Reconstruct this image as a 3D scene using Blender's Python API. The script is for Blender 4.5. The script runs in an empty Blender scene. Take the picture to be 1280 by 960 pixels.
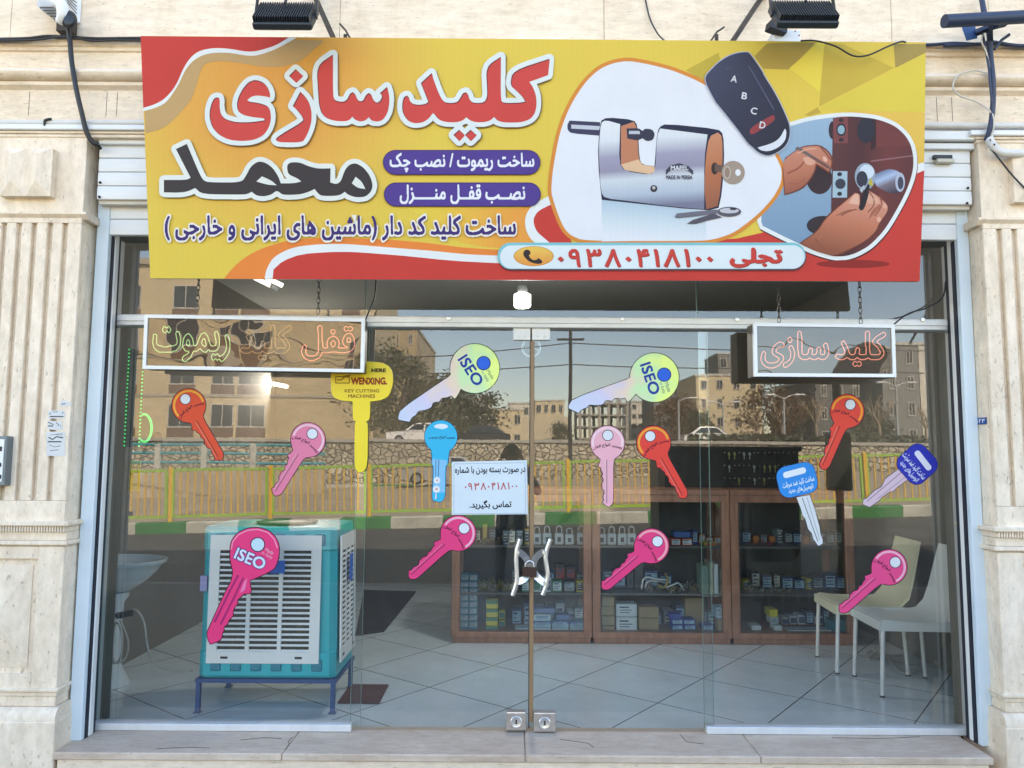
import bpy, bmesh, math, random
import numpy as np
from mathutils import Vector, Matrix
from mathutils.geometry import tessellate_polygon
random.seed(7)
R = math.radians
sc = bpy.context.scene
col = sc.collection

# ------------------------------------------------------------------ camera, sky, sun, exposure
F, CX, CY = 950., 640., 480.
CAM = Vector((0., -4.1, 1.44)); PITCH = R(5.2); ROLL = R(0.35)
cd = bpy.data.cameras.new('camera'); cd.sensor_width = 36.; cd.lens = F/1280*36.; cd.clip_start = .02; cd.clip_end = 2000
cam = bpy.data.objects.new('camera', cd); col.objects.link(cam); sc.camera = cam
cam.matrix_world = Matrix.Translation(CAM) @ Matrix.Rotation(R(90)+PITCH, 4, 'X') @ Matrix.Rotation(ROLL, 4, 'Z')

SUN_ROT, SUN_EL = R(28), R(43)
w = bpy.data.worlds.new('World'); sc.world = w; w.use_nodes = True
nt = w.node_tree; nt.nodes.clear()
sky = nt.nodes.new('ShaderNodeTexSky'); sky.sky_type = 'NISHITA'; sky.sun_disc = False
sky.sun_elevation = SUN_EL; sky.sun_rotation = SUN_ROT; sky.air_density = 1.0; sky.dust_density = .5; sky.ozone_density = 1.0
bg = nt.nodes.new('ShaderNodeBackground'); bg.inputs['Strength'].default_value = .12
wo = nt.nodes.new('ShaderNodeOutputWorld')
nt.links.new(sky.outputs[0], bg.inputs[0]); nt.links.new(bg.outputs[0], wo.inputs[0])
sl = bpy.data.lights.new('sun', 'SUN'); sl.energy = 4.2; sl.angle = R(.5); sl.color = (1, .93, .82)
sun = bpy.data.objects.new('sun', sl); col.objects.link(sun)
sdir = Vector((math.sin(SUN_ROT)*math.cos(SUN_EL), math.cos(SUN_ROT)*math.cos(SUN_EL), math.sin(SUN_EL)))
sun.rotation_euler = sdir.to_track_quat('Z', 'Y').to_euler(); sun.location = (0, 0, 30)
sc.view_settings.view_transform = 'Standard'; sc.view_settings.look = 'None'
sc.view_settings.gamma = 1; sc.view_settings.exposure = 2.7
sc.view_settings.use_white_balance = True; sc.view_settings.white_balance_temperature = 7400; sc.view_settings.white_balance_tint = 13   # camera balanced for open shade
sc.cycles.use_denoising = True
sc.cycles.max_bounces = 10; sc.cycles.transparent_max_bounces = 16; sc.cycles.sample_clamp_indirect = 6
sc.cycles.caustics_reflective = False; sc.cycles.caustics_refractive = False

# ------------------------------------------------------------------ photograph pixel -> point on a real plane
def ray(px, py):
    a, b = (px-CX)/F, -(py-CY)/F
    c, s = math.cos(ROLL), math.sin(ROLL)
    a, b = a*c-b*s, b*c+a*s
    cp, sp = math.cos(PITCH), math.sin(PITCH)
    return Vector((a, cp-b*sp, sp+b*cp))
def P(px, py, Y=0.):
    d = ray(px, py); return CAM + d*((Y-CAM.y)/d.y)
def G(px, py, Z=0.):
    d = ray(px, py); return CAM + d*((Z-CAM.z)/d.z)
def V(px, py, d):
    """a point of the street, seen mirrored in the shop window, at d metres in front of it"""
    p = P(px, py, d); return Vector((p.x, -d, p.z))
def zat(py, Y, px=640): return P(px, py, Y).z
def xat(px, py, Y): return P(px, py, Y).x

# ------------------------------------------------------------------ mesh builder
class MB:
    def __init__(s): s.bm = bmesh.new(); s.mats = []; s.mi = 0; s.off = Vector((0, 0, 0)); s.M = None
    def mat(s, m):
        if m not in s.mats: s.mats.append(m)
        s.mi = s.mats.index(m); return s
    def tr(s, p):
        p = Vector(p)
        return s.M @ p if s.M is not None else p
    def face(s, vs):
        try: f = s.bm.faces.new(vs)
        except ValueError: return None
        f.material_index = s.mi; return f
    def poly(s, pts): return s.face([s.bm.verts.new(s.tr(p)) for p in pts])
    def box(s, x0, x1, y0, y1, z0, z1, bev=0., seg=1):
        v = [s.bm.verts.new(s.tr((x, y, z))) for x in (x0, x1) for y in (y0, y1) for z in (z0, z1)]
        fs = [s.face([v[i] for i in q]) for q in ((0,1,3,2),(4,6,7,5),(0,4,5,1),(2,3,7,6),(0,2,6,4),(1,5,7,3))]
        if bev > 0:
            ed = {e for f in fs if f for e in f.edges}
            r = bmesh.ops.bevel(s.bm, geom=list(ed), offset=bev, segments=seg, affect='EDGES', profile=.5)
            for f in r['faces']: f.material_index = s.mi
        return s
    def cbox(s, c, sx, sy, sz, bev=0., seg=1):
        return s.box(c[0]-sx/2, c[0]+sx/2, c[1]-sy/2, c[1]+sy/2, c[2]-sz/2, c[2]+sz/2, bev, seg)
    def loft(s, rings, cap=True, closed=True):
        R_ = [[s.bm.verts.new(s.tr(p)) for p in r] for r in rings]; n = len(R_[0])
        for a, b in zip(R_, R_[1:]):
            for i in range(n if closed else n-1):
                j = (i+1) % n; s.face([a[i], a[j], b[j], b[i]])
        if cap and closed: s.face(R_[0][::-1]); s.face(R_[-1])
        return s
    def tube(s, pts, r, n=8, cap=True):
        pts = [Vector(p) for p in pts]; rings = []; k = len(pts)
        rr = r if isinstance(r, (list, tuple)) else [r]*k
        up = None
        for i, p in enumerate(pts):
            t = (pts[min(i+1, k-1)]-pts[max(i-1, 0)]).normalized()
            if up is None: up = t.orthogonal().normalized()
            else:
                up = (up - t*up.dot(t))
                up = up.normalized() if up.length > 1e-6 else t.orthogonal().normalized()
            b = t.cross(up)
            rings.append([p + (up*math.cos(a)+b*math.sin(a))*rr[i] for a in [2*math.pi*j/n for j in range(n)]])
        return s.loft(rings, cap)
    def cyl(s, p0, p1, r0, r1=None, n=12, cap=True): return s.tube([p0, p1], [r0, r0 if r1 is None else r1], n, cap)
    def bar(s, p0, p1, wx, wy, upv=(0, 0, 1)):
        p0, p1 = Vector(p0), Vector(p1); t = (p1-p0).normalized(); u = Vector(upv)
        if abs(t.dot(u)) > .98: u = Vector((0, 1, 0))
        a = t.cross(u).normalized(); b = a.cross(t)
        ring = lambda p: [p+a*wx/2+b*wy/2, p-a*wx/2+b*wy/2, p-a*wx/2-b*wy/2, p+a*wx/2-b*wy/2]
        return s.loft([ring(p0), ring(p1)])
    def lathe(s, prof, c=(0, 0, 0), n=20, axis='Z', sq=None):
        rings = []
        for r, z in prof:
            ring = []
            for j in range(n):
                a = 2*math.pi*j/n; x, y = r*math.cos(a), r*math.sin(a)
                q = {'Z': (x, y, z), 'Y': (x, z, y), 'X': (z, x, y)}[axis]
                ring.append(Vector(c)+Vector(q))
            rings.append(ring)
        return s.loft(rings)
    def prism(s, poly, f0, f1):
        """poly: 2-D points; f0, f1: maps (u,v) -> 3-D for the two ends"""
        a = [s.bm.verts.new(s.tr(f0(*p))) for p in poly]; b = [s.bm.verts.new(s.tr(f1(*p))) for p in poly]; n = len(poly)
        for i in range(n): s.face([a[i], a[(i+1) % n], b[(i+1) % n], b[i]])
        tri = tessellate_polygon([[Vector((p[0], p[1], 0)) for p in poly]])
        for t in tri: s.face([a[i] for i in t]); s.face([b[i] for i in reversed(t)])
        return s
    def prism_x(s, prof, x0, x1): return s.prism(prof, lambda u, v: (x0, u, v), lambda u, v: (x1, u, v))
    def prism_y(s, prof, y0, y1): return s.prism(prof, lambda u, v: (u, y0, v), lambda u, v: (u, y1, v))
    def prism_z(s, prof, z0, z1): return s.prism(prof, lambda u, v: (u, v, z0), lambda u, v: (u, v, z1))
    def sheet(s, loops, fn, d=0.):
        """2-D loops (outer ones and holes, even-odd) filled; fn maps (u,v) to 3-D"""
        for tri in fill(loops):
            s.poly([fn(*p) for p in tri])
        return s
    def sphere(s, c, r, n=14, m=9, sc_=(1, 1, 1)):
        prof = [(max(1e-4, math.sin(math.pi*i/m))*r, -math.cos(math.pi*i/m)*r) for i in range(m+1)]
        rings = [[Vector(c)+Vector((q*math.cos(2*math.pi*j/n)*sc_[0], q*math.sin(2*math.pi*j/n)*sc_[1], z*sc_[2])) for j in range(n)] for q, z in prof]
        return s.loft(rings)
    def build(s, name, m=None, parent=None, smooth=None, nrm=True):
        if m is not None and not s.mats: s.mats = [m]
        if nrm: bmesh.ops.recalc_face_normals(s.bm, faces=s.bm.faces)
        me = bpy.data.meshes.new(name)
        o = bpy.data.objects.new(name, me)
        if parent is not None: org = ORG[parent.name]
        else:
            vs = [v.co for v in s.bm.verts]
            org = Vector((sum((max(v[i] for v in vs), min(v[i] for v in vs)))/2 if i < 2 else min(v[2] for v in vs) for i in range(3)))
            o.location = org
        for v in s.bm.verts: v.co -= org
        s.bm.to_mesh(me); s.bm.free()
        for q in s.mats: me.materials.append(q)
        if parent is not None: o.parent = parent
        ORG[o.name] = org
        col.objects.link(o)
        if smooth: shade(me, smooth)
        return o
ORG = {}
def shade(me, ang):
    me.polygons.foreach_set('use_smooth', [True]*len(me.polygons))
    bm = bmesh.new(); bm.from_mesh(me)
    for e in bm.edges:
        e.smooth = not (len(e.link_faces) == 2 and e.calc_face_angle(0) > R(ang)) and len(e.link_faces) == 2
    bm.to_mesh(me); bm.free()
def tag(o, label=None, cat=None, group=None, kind=None):
    if label: o['label'] = label
    if cat: o['category'] = cat
    if group: o['group'] = group
    if kind: o['kind'] = kind
    return o
def thing(name, label, cat, loc, group=None, kind=None):
    o = bpy.data.objects.new(name, None); o.empty_display_size = .1; col.objects.link(o)
    o.location = loc; ORG[o.name] = Vector(loc)
    return tag(o, label, cat, group, kind)
def dup(root, loc, label=None, rz=0., scale=None):
    def cp(o, par):
        c = o.copy(); col.objects.link(c)
        if par is not None: c.parent = par
        for ch in list(o.children): cp(ch, c)
        return c
    r = cp(root, None); r.location = loc; r.rotation_euler = (0, 0, rz)
    if scale: r.scale = scale
    if label: r['label'] = label
    ORG[r.name] = Vector(loc)
    return r

# ------------------------------------------------------------------ flat shapes, tracing, lettering
def area(l): return sum(a[0]*b[1]-b[0]*a[1] for a, b in zip(l, l[1:]+l[:1]))/2
def inside(p, l):
    r = False; x, y = p
    for (x0, y0), (x1, y1) in zip(l, l[1:]+l[:1]):
        if (y0 > y) != (y1 > y) and x < (x1-x0)*(y-y0)/(y1-y0)+x0: r = not r
    return r
def fill(loops):
    loops = [[tuple(p) for p in l] for l in loops if len(l) > 2]
    depth = [sum(inside(l[0], k) for j, k in enumerate(loops) if j != i) for i, l in enumerate(loops)]
    out = []
    for i, l in enumerate(loops):
        if depth[i] % 2: continue
        hs = [k for j, k in enumerate(loops) if depth[j] == depth[i]+1 and inside(k[0], l)]
        grp = [l]+hs; flat = [p for q in grp for p in q]
        ts = [[flat[i] for i in t] for t in tessellate_polygon([[Vector((p[0], p[1], 0)) for p in q] for q in grp])]
        want = abs(area(l))-sum(abs(area(q)) for q in hs)
        if abs(sum(abs(area(t)) for t in ts)-want) > .004*want:          # badly filled: let a 2-D curve do it
            cu = bpy.data.curves.new('outline', 'CURVE'); cu.dimensions = '2D'; cu.fill_mode = 'BOTH'
            for q in grp:
                sp = cu.splines.new('POLY'); sp.points.add(len(q)-1); sp.use_cyclic_u = True
                for k, p in enumerate(q): sp.points[k].co = (p[0], p[1], 0, 1)
            ob = bpy.data.objects.new('outline', cu); col.objects.link(ob); me = bpy.data.meshes.new_from_object(ob.evaluated_get(bpy.context.evaluated_depsgraph_get()))
            ts = [[tuple(me.vertices[i].co[:2]) for i in f.vertices] for f in me.polygons]
            bpy.data.objects.remove(ob); bpy.data.curves.remove(cu); bpy.data.meshes.remove(me)
        out += ts
    return out
def rnd(pts, it=2, corner=62):
    """round a traced outline, keeping its sharp corners"""
    pts = [tuple(map(float, p)) for p in pts]
    for _ in range(it):
        n = len(pts); o = []
        for i in range(n):
            a, b, c = pts[i-1], pts[i], pts[(i+1) % n]
            u = (b[0]-a[0], b[1]-a[1]); v = (c[0]-b[0], c[1]-b[1])
            t = abs(math.degrees(math.atan2(u[0]*v[1]-u[1]*v[0], u[0]*v[0]+u[1]*v[1])))
            if t > corner: o.append(b)
            else: o += [(b[0]*.78+a[0]*.22, b[1]*.78+a[1]*.22), (b[0]*.78+c[0]*.22, b[1]*.78+c[1]*.22)]
        pts = o
    return pts
def Tr(ox, oy, s, pts): return [(ox+x/s, oy+y/s) for x, y in pts]
def circ(cx, cy, rx, ry=None, n=36, a0=0.):
    ry = rx if ry is None else ry
    return [(cx+rx*math.cos(2*math.pi*i/n+a0), cy+ry*math.sin(2*math.pi*i/n+a0)) for i in range(n)]
def pill(x0, x1, y0, y1, r=None, n=8):
    r = min((y1-y0)/2, (x1-x0)/2) if r is None else r; o = []
    for cx, cy, a in ((x1-r, y0+r, -90), (x1-r, y1-r, 0), (x0+r, y1-r, 90), (x0+r, y0+r, 180)):
        o += [(cx+r*math.cos(R(a+90*i/n)), cy+r*math.sin(R(a+90*i/n))) for i in range(n+1)]
    return o
def inset(pts, d):
    """move every point of a closed outline inwards by d"""
    s = 1 if area(pts) > 0 else -1; n = len(pts); o = []
    for i in range(n):
        a, b = pts[i-1], pts[(i+1) % n]; t = (b[0]-a[0], b[1]-a[1]); L = math.hypot(*t) or 1
        o.append((pts[i][0]-s*t[1]/L*d, pts[i][1]+s*t[0]/L*d))
    return o
def clip(sub, con):
    """part of a polygon inside a convex outline"""
    if area(con) < 0: con = con[::-1]
    out = list(sub)
    for (ax, ay), (bx, by) in zip(con, con[1:]+con[:1]):
        ins = lambda p: (bx-ax)*(p[1]-ay)-(by-ay)*(p[0]-ax) >= 0
        src, out = out, []
        for i in range(len(src)):
            p, q = src[i-1], src[i]
            if ins(p) != ins(q):
                d0 = (bx-ax)*(p[1]-ay)-(by-ay)*(p[0]-ax); d1 = (bx-ax)*(q[1]-ay)-(by-ay)*(q[0]-ax); t = d0/(d0-d1)
                out.append((p[0]+(q[0]-p[0])*t, p[1]+(q[1]-p[1])*t))
            if ins(q): out.append(q)
        if len(out) < 3: return []
    return out
def raster(loops, x0, y0, nx, ny, res):
    d = np.zeros((ny, nx+1))
    for l in loops:
        for (ax, ay), (bx, by) in zip(l, l[1:]+l[:1]):
            if ay == by: continue
            sg = 1 if by > ay else -1
            lo, hi = min(ay, by), max(ay, by)
            r0 = max(0, math.ceil((lo-y0)*res-.5)); r1 = min(ny-1, math.ceil((hi-y0)*res-.5)-1)
            if r1 < r0: continue
            rows = np.arange(r0, r1+1); ys = (rows+.5)/res+y0
            xs = (ax+(bx-ax)*(ys-ay)/(by-ay)-x0)*res
            np.add.at(d, (rows, np.clip(np.ceil(xs-.5).astype(int), 0, nx)), sg)
    return (np.cumsum(d, 1)[:, :nx] != 0)
def blur(g, k=1):
    for _ in range(k):
        g = np.pad(g, 1); g = (g[:-2]+2*g[1:-1]+g[2:])/4; g = (g[:, :-2]+2*g[:, 1:-1]+g[:, 2:])/4
    return g
def dilate(g, r):
    o = g.copy(); n = int(r+1)
    for dy in range(-n, n+1):
        for dx in range(-n, n+1):
            if (dx or dy) and dx*dx+dy*dy <= r*r+.3: o |= np.roll(np.roll(g, dy, 0), dx, 1)
    return o
def contour(g, x0, y0, res, lv=.5, eps=.12):
    ny, nx = g.shape
    b = g > lv; nxt = {}
    c = b[:-1, :-1].astype(int)+2*b[:-1, 1:]+4*b[1:, 1:]+8*b[1:, :-1]
    def ip(i, j, e):
        if e == 0: a, q, p = g[i, j], g[i, j+1], lambda t: (j+t, i)
        elif e == 1: a, q, p = g[i, j+1], g[i+1, j+1], lambda t: (j+1, i+t)
        elif e == 2: a, q, p = g[i+1, j], g[i+1, j+1], lambda t: (j+t, i+1)
        else: a, q, p = g[i, j], g[i+1, j], lambda t: (j, i+t)
        return p((lv-a)/(q-a))
    key = lambda i, j, e: {0: (i, j, 'h'), 1: (i, j+1, 'v'), 2: (i+1, j, 'h'), 3: (i, j, 'v')}[e]
    TB = {1: [(3, 0)], 2: [(0, 1)], 3: [(3, 1)], 4: [(1, 2)], 5: [(3, 0), (1, 2)], 6: [(0, 2)], 7: [(3, 2)], 8: [(2, 3)], 9: [(2, 0)], 10: [(0, 1), (2, 3)], 11: [(2, 1)], 12: [(1, 3)], 13: [(1, 0)], 14: [(0, 3)]}
    pos = {}
    for i, j in zip(*np.nonzero((c > 0) & (c < 15))):
        for e0, e1 in TB[int(c[i, j])]:
            k0, k1 = key(i, j, e0), key(i, j, e1); nxt[k0] = k1
            pos[k0] = ip(i, j, e0); pos[k1] = ip(i, j, e1)
    loops = []
    while nxt:
        k, v = nxt.popitem(); l = [pos[k]]
        while v in nxt: l.append(pos[v]); v = nxt.pop(v)
        if len(l) > 4: loops.append([((x+.5)/res+x0, (y+.5)/res+y0) for x, y in simp(l, eps)])
    return [l for l in loops if len(l) > 2]
def simp(l, eps):
    def dp(a):
        st = [(0, len(a)-1)]; keep = {0, len(a)-1}
        while st:
            i, j = st.pop(); dm, k = 0, -1; (x0, y0), (x1, y1) = a[i], a[j]; L = math.hypot(x1-x0, y1-y0)
            for m in range(i+1, j):
                d = abs((x1-x0)*(y0-a[m][1])-(x0-a[m][0])*(y1-y0))/L if L > 1e-9 else math.hypot(a[m][0]-x0, a[m][1]-y0)
                if d > dm: dm, k = d, m
            if dm > eps: keep.add(k); st += [(i, k), (k, j)]
        return [a[i] for i in sorted(keep)]
    h = len(l)//2
    return dp(l[:h+1])[:-1]+dp(l[h:]+l[:1])[:-1]
def _forms():
    import unicodedata
    f = {}
    for cp in list(range(0xFB50, 0xFC00))+list(range(0xFE70, 0xFEFD)):
        d = unicodedata.decomposition(chr(cp))
        if d.startswith('<'):
            k, r = d.split('> ', 1); cs = ''.join(chr(int(x, 16)) for x in r.split())
            if len(cs) == 1: f.setdefault(cs, {})[k[1:]] = chr(cp)
    return f
FORMS = _forms()
def shape_text(s):
    jn = lambda c: c == '\u0640' or (c in FORMS and 'initial' in FORMS[c])
    out = []
    for i, c in enumerate(s):
        if c not in FORMS or c == '\u0640': out.append(c); continue
        p = i > 0 and jn(s[i-1]); n = i+1 < len(s) and (s[i+1] in FORMS or s[i+1] == '\u0640') and jn(c)
        out.append(FORMS[c].get('medial' if p and n else 'final' if p else 'initial' if n else 'isolated', c))
    res = []; run = []
    for c in out[::-1]:
        if c in '۰۱۲۳۴۵۶۷۸۹': run.insert(0, c)
        else: res += run+([] if c == '\u200c' else [{'(': ')', ')': '('}.get(c, c)]); run = []
    return ''.join(res+run)
_tc = {}; SPACING = {}
def text_loops(s, bold=0., grow=0., res=44, rtl=None):
    """outline loops of a line of lettering, y downwards, scaled so that the em is 1; bold thickens it, grow makes a surround"""
    k = (s, bold, grow); res = 96 if s[0] in '۰۱' else res
    if k in _tc: return _tc[k]
    rtl = any(ord(c) > 0x500 for c in s) if rtl is None else rtl
    cu = bpy.data.curves.new('lettering', 'FONT'); cu.body = shape_text(s) if rtl else s; cu.space_character = 1.22 if s[0] in '۰۱' else 1.
    o = bpy.data.objects.new('lettering', cu); col.objects.link(o)
    dg = bpy.context.evaluated_depsgraph_get(); c2 = o.to_curve(dg); loops = []
    for sp in c2.splines:
        bp = sp.bezier_points; n = len(bp); l = []
        for i in range(n):
            a, b = bp[i], bp[(i+1) % n]; p0, p1, p2, p3 = a.co, a.handle_right, b.handle_left, b.co
            for t in (0, .25, .5, .75):
                q = p0*(1-t)**3+p1*3*t*(1-t)**2+p2*3*t*t*(1-t)+p3*t**3; l.append((q.x, -q.y))
        if len(l) > 2: loops.append(l)
    o.to_curve_clear(); bpy.data.objects.remove(o); bpy.data.curves.remove(cu)
    xs = [p[0] for l in loops for p in l]; ys = [p[1] for l in loops for p in l]; m = .12+bold+grow
    x0, y0 = min(xs)-m, min(ys)-m; nx = int((max(xs)-min(xs)+2*m)*res)+1; ny = int((max(ys)-min(ys)+2*m)*res)+1
    g = raster(loops, x0, y0, nx, ny, res)
    if bold+grow > 0: g = dilate(g, (bold+grow)*res)
    _tc[k] = contour(blur(g.astype(float), 1), x0, y0, res)
    return _tc[k]
def fit(loops, x0, x1, y0, y1, ref=None):
    ref = ref or loops
    xs = [p[0] for l in ref for p in l]; ys = [p[1] for l in ref for p in l]
    a, b, c, d = min(xs), max(xs), min(ys), max(ys)
    return [[(x0+(x-a)/(b-a)*(x1-x0), y0+(y-c)/(d-c)*(y1-y0)) for x, y in l] for l in loops]
def rot(loops, ang, cx, cy):
    c, s = math.cos(ang), math.sin(ang)
    return [[(cx+(x-cx)*c-(y-cy)*s, cy+(x-cx)*s+(y-cy)*c) for x, y in l] for l in loops]
def grow_loops(loops, r, res=3., blurk=1):
    xs = [p[0] for l in loops for p in l]; ys = [p[1] for l in loops for p in l]; m = r+3
    x0, y0 = min(xs)-m, min(ys)-m; nx = int((max(xs)-min(xs)+2*m)*res); ny = int((max(ys)-min(ys)+2*m)*res)
    g = np.zeros((ny, nx), bool)
    for l in loops: g ^= raster([l], x0, y0, nx, ny, res)
    return contour(blur(dilate(g, r*res).astype(float), blurk), x0, y0, res, eps=.2)

def smooth_path(pts, n=6):
    pts = [Vector(p) for p in pts]; o = []
    for i in range(len(pts)-1):
        p0, p1, p2, p3 = pts[max(0, i-1)], pts[i], pts[i+1], pts[min(len(pts)-1, i+2)]
        for k in range(n): t = k/n; o.append(.5*((2*p1)+(p2-p0)*t+(2*p0-5*p1+4*p2-p3)*t*t+(3*p1-p0-3*p2+p3)*t**3))
    return o+[pts[-1]]

# ------------------------------------------------------------------ materials
def srgb(r, g, b):
    f = lambda c: (c/255/12.92) if c <= 10 else ((c/255+.055)/1.055)**2.4
    return (f(r), f(g), f(b))
MATS = {}
def mat(name, c, rough=.6, metal=0., var=.0, scale=6., bump=0., bscale=40., emit=None, es=0., spec=None, stretch=(1, 1, 1), c2=None, obj=True, coat=0.):
    """Principled material with a little noise in its colour and relief"""
    if name in MATS: return MATS[name]
    m = bpy.data.materials.new(name); m.use_nodes = True; n = m.node_tree; b = n.nodes['Principled BSDF']; L = n.links
    b.inputs['Roughness'].default_value = rough; b.inputs['Metallic'].default_value = metal
    if spec is not None: b.inputs['Specular IOR Level'].default_value = spec
    if coat: b.inputs['Coat Weight'].default_value = coat
    b.inputs['Base Color'].default_value = (*c, 1)
    if var or c2 or bump:
        tc = n.nodes.new('ShaderNodeTexCoord'); mp = n.nodes.new('ShaderNodeMapping'); mp.inputs['Scale'].default_value = stretch
        L.new(tc.outputs['Object'], mp.inputs[0])
    if var or c2:
        nz = n.nodes.new('ShaderNodeTexNoise'); nz.inputs['Scale'].default_value = scale; nz.inputs['Detail'].default_value = 6; nz.inputs['Roughness'].default_value = .62
        L.new(mp.outputs[0], nz.inputs[0])
        rp = n.nodes.new('ShaderNodeValToRGB'); rp.color_ramp.elements[0].position = .3; rp.color_ramp.elements[1].position = .7
        d = c2 if c2 else tuple(max(0, x*(1-var)) for x in c); e = c if c2 else tuple(min(1, x*(1+var*.6)) for x in c)
        rp.color_ramp.elements[0].color = (*d, 1); rp.color_ramp.elements[1].color = (*e, 1)
        L.new(nz.outputs[0], rp.inputs[0]); L.new(rp.outputs[0], b.inputs['Base Color'])
    if bump:
        n2 = n.nodes.new('ShaderNodeTexNoise'); n2.inputs['Scale'].default_value = bscale; n2.inputs['Detail'].default_value = 4
        L.new(mp.outputs[0], n2.inputs[0]); bp = n.nodes.new('ShaderNodeBump'); bp.inputs['Strength'].default_value = bump; bp.inputs['Distance'].default_value = .02
        L.new(n2.outputs[0], bp.inputs['Height']); L.new(bp.outputs[0], b.inputs['Normal'])
    if emit: b.inputs['Emission Color'].default_value = (*emit, 1); b.inputs['Emission Strength'].default_value = es
    MATS[name] = m; return m
def ink(r, g, b, rough=.55):
    """printed colour given as it looks under white light"""
    return mat('print_%d_%d_%d' % (r, g, b), tuple(.84*q for q in srgb(r, g, b)), rough, spec=.25, var=.05, scale=3.5)
def nodes_of(name, rough=.6):
    m = bpy.data.materials.new(name); m.use_nodes = True; MATS[name] = m
    return m, m.node_tree, m.node_tree.nodes['Principled BSDF']

# ------------------------------------------------------------------ shared materials
def stone_mat(name, c, c2, stretch, pits=.5, rough=.75, sc_=1.):
    m, n, b = nodes_of(name); L = n.links; b.inputs['Roughness'].default_value = rough; b.inputs['Specular IOR Level'].default_value = .3
    tc = n.nodes.new('ShaderNodeTexCoord'); mp = n.nodes.new('ShaderNodeMapping'); mp.inputs['Scale'].default_value = stretch
    L.new(tc.outputs['Object'], mp.inputs[0])
    def noise(scale, det=6, rg=.6):
        z = n.nodes.new('ShaderNodeTexNoise'); z.inputs['Scale'].default_value = scale; z.inputs['Detail'].default_value = det; z.inputs['Roughness'].default_value = rg
        L.new(mp.outputs[0], z.inputs[0]); return z
    def ramp(src, p0, p1, a, e):
        r = n.nodes.new('ShaderNodeValToRGB'); r.color_ramp.elements[0].position = p0; r.color_ramp.elements[1].position = p1
        r.color_ramp.elements[0].color = (*a, 1); r.color_ramp.elements[1].color = (*e, 1); L.new(src.outputs[0], r.inputs[0]); return r
    def mix(kind, fac, a, e):
        x = n.nodes.new('ShaderNodeMixRGB'); x.blend_type = kind; x.inputs[0].default_value = fac
        L.new(a.outputs[0], x.inputs[1]); L.new(e.outputs[0], x.inputs[2]); return x
    base = ramp(noise(1.6*sc_), .3, .72, c2, c)
    fine = ramp(noise(9*sc_, 8, .7), .36, .62, (.72, .70, .67), (1, 1, 1))
    x0 = mix('MULTIPLY', .62, base, fine)
    mp2 = n.nodes.new('ShaderNodeMapping'); mp2.inputs['Scale'].default_value = (4, 4, .8); L.new(tc.outputs['Object'], mp2.inputs[0])
    zs = n.nodes.new('ShaderNodeTexNoise'); zs.inputs['Scale'].default_value = 1.7; zs.inputs['Detail'].default_value = 9; zs.inputs['Roughness'].default_value = .72; L.new(mp2.outputs[0], zs.inputs[0])
    stn = ramp(zs, .36, .56, (.76, .71, .63), (1, 1, 1)); x = mix('MULTIPLY', .34, x0, stn)
    nz = noise(26*sc_, 3, .5); pit = ramp(nz, .28, .36, (.42, .38, .33), (1, 1, 1))
    x2 = mix('MULTIPLY', pits, x, pit)
    L.new(x2.outputs[0], b.inputs['Base Color'])
    bp = n.nodes.new('ShaderNodeBump'); bp.inputs['Strength'].default_value = .25; bp.inputs['Distance'].default_value = .01
    L.new(pit.outputs[0], bp.inputs['Height']); L.new(bp.outputs[0], b.inputs['Normal'])
    return m
TRAV = stone_mat('travertine', (.93, .80, .645), (.84, .70, .545), (1.1, 1.1, 4.5), .55)
TRAV2 = stone_mat('travertine_upright', (.92, .80, .655), (.83, .70, .55), (2.6, 2.6, 1.3), .6)
MARBLE = stone_mat('sill_marble', (.72, .60, .49), (.56, .44, .35), (1.4, 5, 5), .6, .5)
WHITE = mat('white_enamel', (.74, .76, .76), .38, var=.05, scale=3)
WHITEB = mat('white_enamel_bluish', (.62, .73, .80), .35, var=.04, scale=3)
ALU = mat('brushed_aluminium', (.68, .70, .71), .36, .25, var=.08, scale=14, stretch=(1, 1, .1))
ALUM = mat('matt_aluminium', (.68, .69, .68), .42, .15, var=.1, scale=9)
CHROME = mat('chrome', (.66, .67, .68), .34, .9)
BLACK = mat('black_plastic', (.018, .018, .02), .5)
DARKM = mat('dark_metal', (.035, .036, .04), .45, .4)
RUBBER = mat('rubber_seal', (.012, .016, .03), .55)
IRON = mat('brown_painted_iron', (.06, .045, .035), .6, .2, var=.4, scale=30)
CABLE = mat('cable_sheath', (.02, .021, .024), .5)
NAVY = mat('navy_cable', (.025, .04, .09), .5)
WWIRE = mat('white_wire', (.6, .57, .5), .5)
PLASTER = mat('grey_plaster', (.30, .28, .24), .85, var=.15, scale=3, bump=.1)
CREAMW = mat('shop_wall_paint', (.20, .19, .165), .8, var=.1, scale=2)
WOOD = mat('brown_laminate', (.22, .10, .062), .42, var=.45, scale=9, stretch=(2.2, 2.2, .55), c2=(.36, .18, .12))
SHELF = mat('shelf_board', (.10, .10, .10), .4)
PAPER = mat('white_paper', (.80, .80, .79), .7)

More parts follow.
